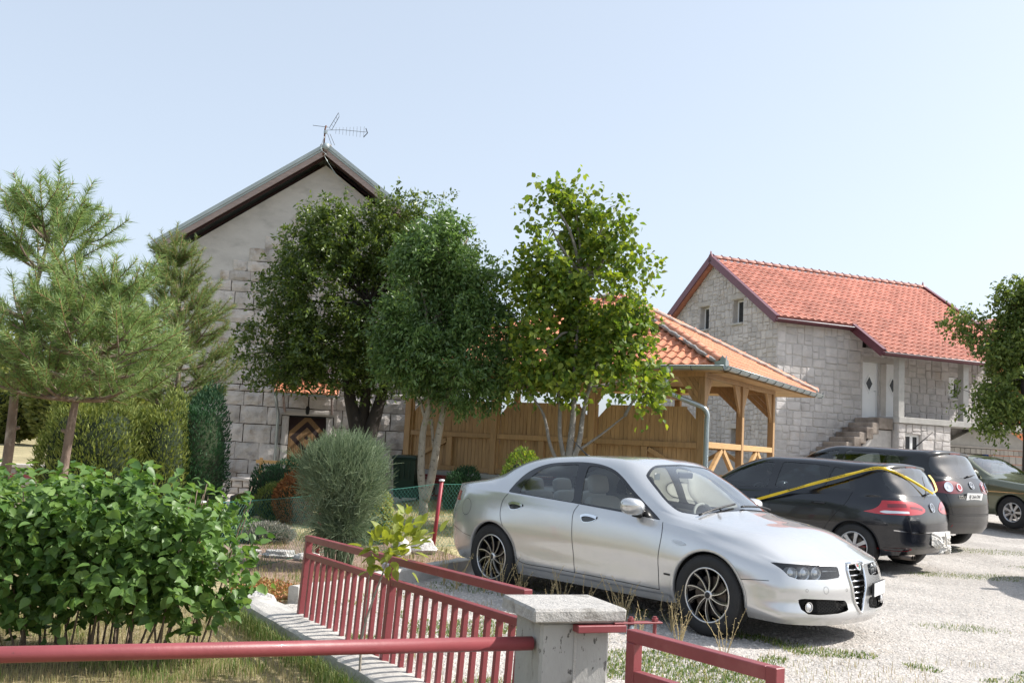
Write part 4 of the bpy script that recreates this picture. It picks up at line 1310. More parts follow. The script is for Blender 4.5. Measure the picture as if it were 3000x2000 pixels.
# chain link fence
M_WIREG = material('green_coated_wire', (.025, .15, .115), .45)
M_POSTR = material('red_fence_post', (.30, .03, .045), .5, var=(10, .15))
CH = np.array([(-2.95, 9.7), (-2.27, 12.35), (-.93, 13.57), (.55, 14.85), (1.9, 16.0)])
cf = thing('chain_link_fence', 'low green chain link fence with red posts behind the garden bed', 'fence')
for i, (p, hh) in enumerate(zip(CH, (.75, .76, .92, .92, .92))):
    gz = float(ground_z(*p))
    tl = .07 if i == 2 else .02
    po = MB().tube([(p[0], p[1], gz - .05), (p[0] + tl, p[1], gz + hh)], .026, 10).build('post', M_POSTR, cf, True)
    MB().lathe([(0, gz + hh + .03), (.038, gz + hh + .025), (.038, gz + hh + .003), (.030, gz + hh)], 10, 'z', (p[0] + tl, p[1], 0)).build('post_cap', M_PVC, po, True)
HT = (.75, .74, .88, .88, .88)
wires = MB()
for (p, q), (h0, h1) in zip(zip(CH[:-1], CH[1:]), zip(HT[:-1], HT[1:])):
    L = np.linalg.norm(q - p); n = int(L / .058)
    rows = 13
    for fam in (0, 1):
        for k in range(-rows, n + 1):
            pts = []
            for r_ in range(rows + 1):
                a = (k + r_) if fam == 0 else (k + rows - r_)
                if 0 <= a <= n:
                    c = p + (q - p) * a / n
                    hz = .02 + (h0 + (h1 - h0) * a / n - .02) * r_ / rows
                    pts.append((c[0] + (.003 if fam else -.003), c[1], float(ground_z(*c)) + hz + rng.normal(0, .002)))
            if len(pts) >= 2:
                wires.tube([pts[0], pts[-1]] if False else pts[::1], .0014, 3, False)
tag(wires.build('wire_mesh', M_WIREG, cf), kind='stuff')
for f_, r_ in ((1.0, .004), (.5, .0022), (.05, .0028)):
    pts = []
    for (p, q), (h0, h1) in zip(zip(CH[:-1], CH[1:]), zip(HT[:-1], HT[1:])):
        for a in np.linspace(0, 1, 9):
            c = p + (q - p) * a
            pts.append((c[0], c[1], float(ground_z(*c)) + (h0 + (h1 - h0) * a) * f_ - .012 * math.sin(PI * a)))
    MB().tube(pts, r_, 5).build('tension_wire', M_WIREG, cf)
# ================================================================== cars
M_TYRE = material('tyre_rubber', (.018, .018, .019), .75, bump=(60, .002), var=(9, .25))
M_BLACK = material('black_plastic', (.012, .012, .013), .45, var=(8, .2))
M_GLOSSBLACK = material('gloss_black', (.008, .008, .01), .12, coat=.6)
M_WELL = material('wheel_well', (.01, .01, .01), .9)
M_CHROME = material('chrome', (.75, .76, .78), .12, 1.0)
M_ALU = material('machined_alloy', (.72, .71, .70), .28, .95)
M_ALUGREY = material('painted_alloy', (.52, .53, .55), .35, .7, var=(10, .1))
M_DISC = material('brake_disc', (.10, .085, .075), .5, .8, var=(15, .2))
M_CARGLASS = glass_material('car_glass', (.86, .93, .93), 0.0, 1.5)
M_CARGLASS_DARK = glass_material('car_glass_privacy', (.30, .34, .36), 0.0, 1.52)
M_LAMPGLASS = glass_material('lamp_glass', (.92, .94, .95), 0.0, 1.45)
M_RED = material('red_lamp_plastic', (.42, .012, .02), .12, coat=.8, bump=(30, .001))
M_REDDARK = material('dark_red_lamp_plastic', (.16, .008, .014), .12, coat=.8)
M_CLEARLAMP = material('clear_lamp_plastic', (.72, .72, .73), .10, .5, coat=.8)
M_ORANGE = material('orange_lamp_plastic', (.65, .16, .02), .2, coat=.6)
M_SEAT_L = material('beige_seat_leather', (.42, .39, .35), .6, bump=(25, .004))
M_SEAT_D = material('dark_seat_fabric', (.03, .03, .033), .9, bump=(60, .003))
M_DASH_L = material('beige_dash', (.33, .31, .28), .7)
M_DASH_D = material('dark_dash', (.035, .035, .038), .7)
M_GAP = material('panel_gap', (.01, .01, .012), .8)
M_PLATE = material('plate_white', (.78, .78, .76), .4)
M_PLATE_INK = material('plate_ink', (.03, .03, .035), .5)

def car_paint(name, col, metal, rough, coat=1.0, dust=None):
    return material(name, col, rough, metal, coat=coat, coat_rough=.03, var=(2.5, .04), stain=dust, spec=.5)

ROWF = (0.0, .13, .33, .56, .80, 1.0)
NS, NV = 8, 6

def car_surface(spec):
    """half body (y >= 0) as triangles with attributes x y z u v patch (patch 0 = side band, 1 = top)"""
    cols = spec['rear'] + spec['side'] + spec['front']
    nr, nf = len(spec['rear']), len(spec['front'])
    foot = np.array([(c[0], c[1]) for c in cols], float)
    Tn = np.gradient(foot, axis=0)
    Tn[0] = (0, 1); Tn[-1] = (0, -1)
    nrm = np.stack([-Tn[:, 1], Tn[:, 0]], 1) * -1
    nrm = np.stack([Tn[:, 1], -Tn[:, 0]], 1) * -1
    nrm /= np.linalg.norm(nrm, axis=1)[:, None]
    G = np.zeros((len(cols), 6, 3))
    rowf = spec.get('rowf', ROWF)
    for i, c in enumerate(cols):
        x, y, z0, z5, ins = c
        for j in range(6):
            p = foot[i] - nrm[i] * ins[j]
            if i == 0 or i == len(cols) - 1:
                p[1] = 0
            G[i, j] = (p[0], max(p[1], 0), z0 + (z5 - z0) * rowf[j])
    S = catmull(G, NS)                       # along the perimeter
    S = np.swapaxes(catmull(np.swapaxes(S, 0, 1), NV), 0, 1)
    # top patch
    ks, ke = nr - 1, len(cols) - nf          # corner columns
    st = [G[ks::-1, 5]]
    for k, rows in zip(range(ks + 1, ke), spec['top']):
        st.append(np.concatenate([G[k, 5][None], np.array(rows, float)]))
    st.append(G[ke:, 5])
    T = np.array(st)
    T = catmull(T, NS)
    T = np.swapaxes(catmull(np.swapaxes(T, 0, 1), NS), 0, 1)
    b5 = S[:, -1]
    T[:, 0] = b5[ks * NS: ke * NS + 1]
    T[0, :] = b5[ks * NS::-1]
    T[-1, :] = b5[ke * NS:]
    V = []; F = []; A = []
    def grid(P, pid, us, vs):
        n, m = P.shape[:2]
        base = len(V) and sum(len(v) for v in V)
        V.append(P.reshape(-1, 3))
        U, W = np.meshgrid(np.arange(n) / us, np.arange(m) / vs, indexing='ij')
        A.append(np.stack([U.ravel(), W.ravel(), np.full(n * m, pid)], 1))
        i, j = np.meshgrid(np.arange(n - 1), np.arange(m - 1), indexing='ij')
        a = (base + i * m + j).ravel(); b = a + m; c = b + 1; d = a + 1
        F.append(np.stack([a, c, b], 1)); F.append(np.stack([a, d, c], 1))
    grid(S, 0, NS, NV); nb = F[-1].shape
    grid(T, 1, NS, NS)
    V = np.concatenate(V); A = np.concatenate(A); F = np.concatenate(F)
    # drop degenerate, compute welded normals
    key = np.round(V, 5)
    _, inv = np.unique(key, axis=0, return_inverse=True); inv = inv.ravel()
    ok = (inv[F[:, 0]] != inv[F[:, 1]]) & (inv[F[:, 1]] != inv[F[:, 2]]) & (inv[F[:, 0]] != inv[F[:, 2]])
    F = F[ok]
    fn = np.cross(V[F[:, 1]] - V[F[:, 0]], V[F[:, 2]] - V[F[:, 0]])
    # outward orientation
    cen = V[F].mean(1) - np.array([0, 0, .7])
    flip = (fn * cen).sum(1) < 0
    F[flip] = F[flip][:, ::-1]; fn[flip] *= -1
    VN = np.zeros((inv.max() + 1, 3))
    for k in range(3):
        np.add.at(VN, inv[F[:, k]], fn)
    VN = VN[inv]
    VN[np.abs(V[:, 1]) < 1e-4, 1] = 0
    VN /= np.linalg.norm(VN, axis=1)[:, None] + 1e-12
    return np.concatenate([V, VN, A], 1), F        # columns: xyz nnn u v pid

class Car:
    def __init__(s, name, label, cat, loc, rotz, spec, paint):
        s.root = thing(name, label, cat, loc, rotz)
        s.D, s.F = car_surface(spec)
        s.full = (s.D.copy(), s.F.copy())
        s.bvh = BVHTree.FromPolygons([Vector(v) for v in s.D[:, :3]], [tuple(int(i) for i in f) for f in s.F])
        s.paint = paint
    def view(s, D, which):
        return {'side': D[:, [0, 2]], 'front': D[:, [1, 2]], 'rear': D[:, [1, 2]], 'top': D[:, [0, 1]], 'uv': D[:, [6, 7]]}[which]
    def cut(s, poly, view, cond=None, smooth=0, keep=True):
        """cut a region out of the body; returns the piece"""
        pl = smooth_poly(poly, smooth) if smooth else poly
        f = poly_sdf(s.view(s.D, view), pl)
        if cond is not None:
            f = np.where(cond(s.D), f, 1.0)
        piece, rest = cut_mesh(s.D, s.F, f)
        s.D, s.F = rest
        return piece
    def cutf(s, fn):
        piece, rest = cut_mesh(s.D, s.F, fn(s.D))
        s.D, s.F = rest
        return piece
    def emit(s, name, piece, mat, parent=None, sides='both', off=0.0, sep=False, label=None):
        D, F = piece
        if len(F) == 0: return None
        out = []
        P = D[:, :3] + D[:, 3:6] * off
        def mk(sgn_list):
            Vs = []; Ns = []; Fs = []; b = 0
            for sg in sgn_list:
                v = P.copy(); nn = D[:, 3:6].copy()
                v[:, 1] *= sg; nn[:, 1] *= sg
                Vs.append(v); Ns.append(nn)
                Fs.append((F if sg > 0 else F[:, ::-1]) + b); b += len(v)
            me = np_mesh(name, np.concatenate(Vs), np.concatenate(Fs), True)
            me.normals_split_custom_set_from_vertices(np.concatenate(Ns).astype(np.float32))
            o = link(name, me, mat, parent or s.root)
            if label: o['label'] = label
            return o
        if sides == 'both' and not sep:
            return mk((1, -1))
        for sg in ((1, -1) if sides == 'both' else ((1,) if sides == 'left' else (-1,))):
            out.append(mk((sg,)))
        return out
    def hit(s, p, view):
        a, b = p
        sg = 1.0
        if view in ('front', 'rear') and a < 0: a, sg = -a, -1.0
        if view == 'top' and b < 0: b, sg = -b, -1.0
        o, d = {'side': ((a, 3, b), (0, -1, 0)), 'front': ((5, a, b), (-1, 0, 0)), 'rear': ((-5, a, b), (1, 0, 0)), 'top': ((a, b, 4), (0, 0, -1))}[view]
        loc, nrm, _, _ = s.bvh.ray_cast(Vector(o), Vector(d))
        if loc is None:
            return None
        nrm = np.array(nrm)
        if nrm @ np.array(d) > 0: nrm = -nrm
        return np.array(loc) * (1, sg, 1), nrm * (1, sg, 1)
    def ribbon(s, name, pts, view, mat, w=.006, off=.0015, n=10, parent=None, sides=(1, -1), closed=False):
        P = np.array(list(pts) + ([pts[0]] if closed else []), float)
        P = catmull(P, n)
        H = [s.hit(p, view) for p in P]
        H = [h for h in H if h is not None]
        if len(H) < 2: return
        L = np.array([h[0] for h in H]); N = np.array([h[1] for h in H])
        T = np.gradient(L, axis=0); T /= np.linalg.norm(T, axis=1)[:, None] + 1e-9
        B = np.cross(N, T)
        a = L + N * off + B * w / 2; b = L + N * off - B * w / 2
        V = np.concatenate([a, b]); m = len(L)
        F = np.array([(i, i + 1, m + i + 1, m + i) for i in range(m - 1)])
        for sg in sides:
            v = V.copy(); v[:, 1] *= sg
            link(name, np_mesh(name, v, F if sg > 0 else F[:, ::-1]), mat, parent or s.root)
    def flat(s, name, poly, view, mat, off=.003, sides=(1,), thick=0.0, parent=None, res=None):
        """a small plate that follows the body: polygon projected along the view"""
        H = [s.hit(p, view) for p in poly]
        H = [h for h in H if h]
        if len(H) < 3: return
        L = np.array([h[0] + h[1] * off for h in H])
        c = L.mean(0)
        n = len(L)
        out = []
        for sg in sides:
            V = np.concatenate([L, c[None]]); V[:, 1] *= sg
            F = [(i, (i + 1) % n, n) for i in range(n)]
            if sg < 0: F = [f[::-1] for f in F]
            out.append(link(name, np_mesh(name, V, np.array(F)), mat, parent or s.root))
        return out

def emit_part(car, name, mb, mat, smooth=True, mirror=False, parent=None):
    o = mb.build(name, mat, parent or car.root, smooth)
    if mirror:
        V = [(v[0], -v[1], v[2]) for v in mb.V]; F = [f[::-1] for f in mb.F]
        m2 = MB(); m2.V = V; m2.F = F
        return [o, m2.build(name, mat, parent or car.root, smooth)]
    return [o]

def make_wheel(car, x, y, r, w, rim_r, style, face):
    """wheel centred at (x, y, r); face = +1 / -1 is the outer side along y"""
    e = bpy.data.objects.new('wheel', None); COL.objects.link(e); e.parent = car.root
    e.location = (x, y, r); e.empty_display_size = .05
    h = w / 2
    prof = [(rim_r - .005, -h * .8), (rim_r + .02, -h * .96), (r * .93, -h), (r * .985, -h * .78), (r, -h * .5), (r, h * .5), (r * .985, h * .78), (r * .93, h), (rim_r + .02, h * .96), (rim_r - .005, h * .8)]
    t = MB().lathe(prof, 48, 'y')
    t.build('tyre', M_TYRE, e, True)
    g = MB()                                              # tread grooves as raised ribs
    for k in range(72):
        a = 2 * PI * k / 72
        for yy in (-h * .62, h * .62):
            c, s_ = math.cos(a), math.sin(a)
            tang = np.array([-s_, 0, c]); rad = np.array([c, 0, s_])
            o = rad * (r * .975) + np.array([0, yy - h * .13, 0]) - tang * .008
            g.obox(o, tang * .016, np.array([0, h * .26, 0]), rad * (r * .028))
    tag(g.build('tread_block', M_TYRE, e), kind='stuff')
    yo = face * h
    # barrel and back of rim
    b = MB().lathe([(rim_r, yo * .82), (rim_r - .012, yo * .84), (rim_r - .018, yo * .6), (rim_r - .03, -yo * .6)], 40, 'y')
    b.build('rim', M_GLOSSBLACK if style == 'multi' else M_ALUGREY, e, True)
    lip = MB().lathe([(rim_r + .004, yo * .80), (rim_r + .004, yo * .87), (rim_r - .010, yo * .87), (rim_r - .010, yo * .82)], 48, 'y')
    lip.build('rim_lip', M_ALU if style == 'multi' else M_ALUGREY, e, True)
    d = MB().lathe([(.0, yo * .30), (rim_r * .70, yo * .30), (rim_r * .70, yo * .22), (0, yo * .22)], 32, 'y')
    d.build('brake_disc', M_DISC, e, False)
    hub = MB().lathe([(0, yo * .74), (.028, yo * .74), (.034, yo * .72), (.040, yo * .66), (.045, yo * .35)], 20, 'y')
    hub.build('hub', M_ALU if style == 'multi' else M_ALUGREY, e, True)
    cap = MB().lathe([(0, yo * .755), (.024, yo * .755), (.026, yo * .74)], 16, 'y'); cap.build('hub_cap', M_BLACK, e, True)
    if style == 'multi':                                  # ten thin swept spokes
        for k in range(10):
            a0 = 2 * PI * k / 10 + .1
            pts = []
            for t_ in np.linspace(0, 1, 9):
                rr = .034 + (rim_r - .044) * t_
                aa = a0 + .30 * t_ ** 1.6
                yy = yo * (.70 + .10 * t_)
                pts.append((rr * math.cos(aa), yy, rr * math.sin(aa)))
            P = np.array(pts)
            m = MB(); dk = MB()
            T = np.gradient(P, axis=0); T /= np.linalg.norm(T, axis=1)[:, None]
            Bn = np.cross(T, (0, 1, 0))
            wv = np.linspace(.0034, .0024, 9)[:, None]
            a = P + Bn * wv; b_ = P - Bn * wv
            bk = np.array([0, -face * .010, 0])
            V = np.concatenate([a, b_, a + bk, b_ + bk]); n = 9
            F = []
            for i in range(n - 1):
                F += [(i, i + 1, n + i + 1, n + i), (2 * n + i, 3 * n + i, 3 * n + i + 1, 2 * n + i + 1), (i, 2 * n + i, 2 * n + i + 1, i + 1), (n + i, n + i + 1, 3 * n + i + 1, 3 * n + i)]
            m.add(V, F); m.build('spoke', M_ALU, e)
            w2 = np.linspace(.013, .020, 9)[:, None]
            a2 = P + Bn * w2 + bk * .9; b2 = P - Bn * w2 * .4 + bk * .9; bk2 = bk * 3.5
            V = np.concatenate([a2, b2, a2 + bk2, b2 + bk2])
            dk.add(V, F); dk.build('spoke_back', M_GLOSSBLACK, e)
    else:                                                 # broad spokes
        ns = 7
        for k in range(ns):
            a0 = 2 * PI * k / ns
            c, s_ = math.cos(a0), math.sin(a0)
            rad = np.array([c, 0, s_]); tan = np.array([-s_, 0, c])
            V = []
            for rr, ww, yy in ((.04, .022, .66), (rim_r * .6, .020, .76), (rim_r - .006, .030, .80)):
                for sg in (-1, 1):
                    V.append(rad * rr + tan * sg * ww + np.array([0, yo * yy, 0]))
                    V.append(rad * rr + tan * sg * ww + np.array([0, yo * yy - face * .02, 0]))
            F = []
            for i in range(2):
                b0, b1 = i * 4, i * 4 + 4
                F += [(b0, b0 + 2, b1 + 2, b1), (b0 + 1, b1 + 1, b1 + 3, b0 + 3), (b0, b1, b1 + 1, b0 + 1), (b0 + 2, b0 + 3, b1 + 3, b1 + 2)]
            MB().add(V, F).build('spoke', M_ALUGREY, e)
    return e

def make_seat(car, x, y, mat, w=.50, rear=False, z=.30):
    e = bpy.data.objects.new('seat', None); COL.objects.link(e); e.parent = car.root; e.location = (x, y, z)
    def blob(name, cx, cz, lx, ly, lz, tilt=0.0):
        V, F = chamfer_box(-lx / 2, lx / 2, -ly / 2, ly / 2, -lz / 2, lz / 2, min(lx, lz, ly) * .32)
        V = np.array(V); c, s_ = math.cos(tilt), math.sin(tilt)
        V = np.stack([V[:, 0] * c - V[:, 2] * s_ + cx, V[:, 1], V[:, 0] * s_ + V[:, 2] * c + cz], 1)
        o = link(name, poly_mesh(name, V, F, True), mat, e)
        md = o.modifiers.new('round', 'SUBSURF'); md.levels = 1; md.render_levels = 2
        return o
    blob('cushion', .12, .14, .52, w, .20)
    blob('backrest', -.20, .44, .17, w * .98, .66, .24)
    if not rear:
        blob('headrest', -.33, .86, .11, .27, .20, .2)
    else:
        for yy in (-.34, .34):
            pass
        blob('headrest', -.34, .80, .12, .26, .17, .2)
    return e

def steering_wheel(car, x, y, z, mat):
    n = 28; pts = []
    tilt = .42
    for i in range(n + 1):
        a = 2 * PI * i / n
        ly, lz = .185 * math.cos(a), .185 * math.sin(a)
        pts.append((x - lz * math.sin(tilt), y + ly, z + lz * math.cos(tilt)))
    m = MB().tube(pts, .016, 8, False)
    for a in (0, PI, -PI / 2):
        ly, lz = .18 * math.cos(a), .18 * math.sin(a)
        m.tube([(x + .03, y, z), (x - lz * math.sin(tilt), y + ly, z + lz * math.cos(tilt))], .014, 6)
    m.build('steering_wheel', mat, car.root, True)

def text_part(car, txt, name, size, mat, M, parent=None, depth=.002, spacing=1.0):
    """lettering as solid mesh; M places the text plane"""
    cu = bpy.data.curves.new(name, 'FONT'); cu.body = txt; cu.size = size; cu.extrude = depth; cu.align_x = 'CENTER'; cu.align_y = 'CENTER'
    cu.space_character = spacing; cu.resolution_u = 3
    o = bpy.data.objects.new(name + '_tmp', cu); COL.objects.link(o)
    bpy.context.view_layer.update()
    me = bpy.data.meshes.new_from_object(o.evaluated_get(bpy.context.evaluated_depsgraph_get()))
    bpy.data.objects.remove(o)
    me.materials.clear()
    r = link(name, me, mat, parent or (car.root if car else None))
    r.matrix_local = M
    return r

def basis(o, ex, ey):
    ex = Vector(ex).normalized(); ey = Vector(ey); ey = (ey - ex * ey.dot(ex)).normalized(); ez = ex.cross(ey)
    return Matrix(((ex.x, ey.x, ez.x, o[0]), (ex.y, ey.y, ez.y, o[1]), (ex.z, ey.z, ez.z, o[2]), (0, 0, 0, 1)))

def arches(car, xs, r, zc, ymin=.45):
    for x in xs:
        t = np.linspace(0, 2 * PI, 49)[:-1]
        poly = np.stack([x + r * np.cos(t), zc + r * np.sin(t)], 1)
        car.cut(poly, 'side', lambda D: (D[:, 1] > ymin) & (D[:, 8] < .5))
        a = np.linspace(-.25, PI + .25, 30)
        for sg in (1, -1):                                   # liner and rolled lip
            m = MB()
            P = [(x + (r + .004) * math.cos(q), 0, zc + (r + .004) * math.sin(q)) for q in a]
            H = [car.hit((p[0], p[2]), 'side') for p in P]
            yo = [(h[0][1] if h else .82) for h in H]
            V = [(p[0], sg * (y - .002), p[2]) for p, y in zip(P, yo)] + [(p[0], sg * .46, p[2]) for p in P]
            n = len(P)
            m.add(V, [(i, i + 1, n + i + 1, n + i) for i in range(n - 1)])
            m.add([(x, sg * .462, zc - .1)] + [(p[0], sg * .462, p[2]) for p in P], [(0, i + 1, i + 2) for i in range(n - 1)])
            m.build('wheel_well', M_WELL, car.root)
            lip = MB()
            rr = (r + .014, r - .006)
            P1 = [(x + rr[0] * math.cos(q), zc + rr[0] * math.sin(q)) for q in a]
            H1 = [car.hit(p, 'side') for p in P1]
            Vl = [(p[0], sg * ((h[0][1] if h else y) + .006), p[1]) for p, h, y in zip(P1, H1, yo)]
            Vl += [(x + rr[1] * math.cos(q), sg * (y + .006), zc + rr[1] * math.sin(q)) for q, y in zip(a, yo)]
            Vl += [(x + rr[1] * math.cos(q), sg * (y - .03), zc + rr[1] * math.sin(q)) for q, y in zip(a, yo)]
            F = [(i, i + 1, n + i + 1, n + i) for i in range(n - 1)] + [(n + i, n + i + 1, 2 * n + i + 1, 2 * n + i) for i in range(n - 1)]
            if sg < 0: F = [f[::-1] for f in F]
            lip.add(Vl, F)
            lip.build('arch_lip', car.paint, car.root, True)

def underbody(car, spec, xs, r, drop=.03):
    '''closed underside that follows the lower edge of the body'''
    cols = spec['rear'] + spec['side'] + spec['front']
    D, F = car.full
    b = D[(D[:, 8] < .5) & (D[:, 7] < 1e-6)][:, :3]
    o = np.argsort(b[:, 0]); b = b[o]
    w = np.minimum(b[:, 1], .80)
    for x in xs:
        w = np.where(np.abs(b[:, 0] - x) < r, np.minimum(w, .52), w)
    L = np.stack([b[:, 0], w, b[:, 2] + drop], 1); Rr = L * (1, -1, 1)
    n = len(L)
    V = np.concatenate([L, Rr, L + (0, 0, .04), Rr + (0, 0, .04)])
    F = np.array([(i, i + 1, n + i + 1, n + i) for i in range(n - 1)] + [(2 * n + i, 3 * n + i, 3 * n + i + 1, 2 * n + i + 1) for i in range(n - 1)])
    link('floor_pan', np_mesh('floor_pan', V, F), M_WELL, car.root)
# ------------------------------------------------------------------ silver saloon
def I_(a, b, c, e, f): return (a, b, c, 0.0, e, f)
SILVER = dict(
    rear=[(-2.33, 0, .26, 1.055, I_(.10, .02, .0, .05, .05)), (-2.325, .20, .26, 1.05, I_(.10, .02, .0, .05, .05)), (-2.30, .40, .26, 1.045, I_(.10, .02, .0, .05, .05)),
          (-2.255, .58, .26, 1.035, I_(.10, .03, .005, .05, .06)), (-2.19, .71, .26, 1.025, I_(.10, .03, .01, .05, .07)), (-2.08, .80, .25, 1.01, I_(.10, .04, .01, .05, .08))],
    side=[(-1.82, .87, .24, 1.005, I_(.10, .05, .015, .03, .075)), (-1.56, .895, .22, .995, I_(.10, .05, .015, .03, .07)), (-1.30, .902, .21, .985, I_(.10, .05, .015, .03, .06)),
          (-1.0, .893, .20, .97, I_(.09, .035, .015, .02, .05)), (-.6, .883, .20, .95, I_(.085, .02, .012, .015, .045)), (-.2, .88, .20, .932, I_(.085, .02, .012, .015, .045)),
          (.2, .88, .20, .908, I_(.085, .02, .012, .015, .045)), (.55, .883, .20, .888, I_(.085, .02, .012, .015, .05)), (.85, .89, .20, .865, I_(.09, .03, .012, .02, .06)),
          (1.12, .90, .21, .835, I_(.10, .04, .015, .025, .075)), (1.42, .903, .21, .785, I_(.10, .045, .015, .025, .095)), (1.72, .875, .20, .72, I_(.10, .03, .012, .025, .10))],
    front=[(1.95, .80, .19, .66, I_(.07, .0, .008, .03, .07)), (2.06, .685, .185, .655, I_(.05, -.01, .005, .025, .06)), (2.13, .54, .18, .65, I_(.04, -.012, .0, .03, .055)),
           (2.18, .37, .175, .648, I_(.035, -.014, .0, .03, .05)), (2.21, .19, .175, .648, I_(.03, -.014, .0, .03, .045)), (2.222, 0, .175, .65, I_(.03, -.014, .0, .03, .04))],
    rowf=(0.0, .15, .38, .60, .86, 1.0),
    top=[[(-1.84, .72, 1.06), (-1.86, .56, 1.085), (-1.88, .38, 1.098), (-1.89, .2, 1.104), (-1.89, 0, 1.106)],
         [(-1.57, .755, 1.07), (-1.57, .655, 1.125), (-1.58, .50, 1.165), (-1.59, .26, 1.185), (-1.6, 0, 1.19)],
         [(-1.30, .79, 1.05), (-1.30, .715, 1.15), (-1.30, .60, 1.255), (-1.30, .36, 1.30), (-1.3, 0, 1.31)],
         [(-1.0, .805, 1.035), (-1.0, .735, 1.19), (-1.0, .61, 1.33), (-1.0, .38, 1.368), (-1.0, 0, 1.38)],
         [(-.6, .81, 1.01), (-.6, .735, 1.195), (-.6, .605, 1.368), (-.6, .40, 1.40), (-.6, 0, 1.413)],
         [(-.2, .81, .99), (-.2, .735, 1.19), (-.2, .60, 1.38), (-.2, .40, 1.412), (-.2, 0, 1.424)],
         [(.2, .808, .965), (.2, .74, 1.145), (.2, .61, 1.335), (.2, .42, 1.388), (.2, 0, 1.405)],
         [(.55, .80, .945), (.55, .755, 1.025), (.55, .672, 1.135), (.55, .43, 1.25), (.55, 0, 1.285)],
         [(.85, .785, .915), (.85, .755, .94), (.85, .70, .975), (.85, .44, 1.075), (.85, 0, 1.125)],
         [(1.10, .77, .88), (1.10, .715, .90), (1.10, .62, .925), (1.10, .36, .962), (1.12, 0, .985)],
         [(1.42, .765, .835), (1.42, .68, .866), (1.42, .55, .888), (1.42, .30, .908), (1.42, 0, .915)],
         [(1.70, .71, .775), (1.70, .63, .805), (1.72, .49, .828), (1.74, .27, .848), (1.74, 0, .855)]])
M_SILVER = car_paint('silver_metallic_paint', (.60, .605, .61), .60, .24)
car = Car('silver_saloon', 'silver four door saloon with black and silver multi-spoke wheels, parked nose to the right', 'car', (1.4535, 9.8426, 0.0), -.8378, SILVER, M_SILVER)
WX, WR = 1.351, .328
arches(car, (-WX, WX), .362, .325)
top = lambda D: D[:, 8] > .5
# side windows
DLO = [(-1.19, .995), (-1.15, 1.075), (-1.04, 1.19), (-.92, 1.26), (-.75, 1.31), (-.5, 1.335), (-.28, 1.343), (-.08, 1.33), (.10, 1.29), (.25, 1.218), (.42, 1.105), (.62, .985), (.80, .885), (.35, .918), (-.25, .952)]
car_dlo = np.array(catmull(np.array(DLO[:13]), 4).tolist() + DLO[13:])
side_glass = car.cut(car_dlo, 'side', lambda D: (D[:, 8] > .5) & (D[:, 7] < 3.6) & (D[:, 1] > .3))
def split_glass(piece, poly):
    f = poly_sdf(piece[0][:, [0, 2]], poly)
    return cut_mesh(piece[0], piece[1], f)
rearp = catmull(np.array([(-1.03, .995), (-1.0, 1.08), (-.92, 1.18), (-.82, 1.25), (-.66, 1.295), (-.44, 1.315), (-.36, 1.318)]), 4).tolist() + [(-.27, .962)]
frontp = [(-.17, .962)] + catmull(np.array([(-.235, 1.318), (-.08, 1.308), (.09, 1.268), (.22, 1.205), (.38, 1.095), (.50, 1.02)]), 4).tolist() + [(.56, .93), (.3, .94)]
g1, rest = split_glass(side_glass, rearp)
g2, frame = split_glass(rest, frontp)
car.emit('window_surround', frame, M_GLOSSBLACK, sep=True, off=-.001)
car.emit('side_window', g1, M_CARGLASS, sep=True, off=-.006)
car.emit('side_window', g2, M_CARGLASS, sep=True, off=-.006)
# windscreen and rear screen (top patch parameters: u = station, v = row)
ws = car.cut([(7.36, 5.5), (7.40, 4.2), (7.62, 3.32), (8.4, 3.16), (9.2, 3.08), (9.78, 3.3), (9.92, 4.2), (9.98, 5.5)], 'uv', top)
wf = poly_sdf(ws[0][:, [6, 7]], [(7.43, 5.6), (7.47, 4.2), (7.68, 3.45), (8.4, 3.28), (9.2, 3.2), (9.70, 3.4), (9.80, 4.2), (9.87, 5.6)])
wi, wo_ = cut_mesh(ws[0], ws[1], wf)
car.emit('windscreen', wi, M_CARGLASS, off=-.004)
car.emit('windscreen_seal', wo_, M_GLOSSBLACK, off=-.002)
rs = car.cut([(1.38, 5.5), (1.4, 4.2), (1.55, 3.0), (2.2, 2.75), (3.2, 3.05), (3.75, 3.5), (3.85, 5.5)], 'uv', top)
car.emit('rear_screen', rs, M_CARGLASS, off=-.004)
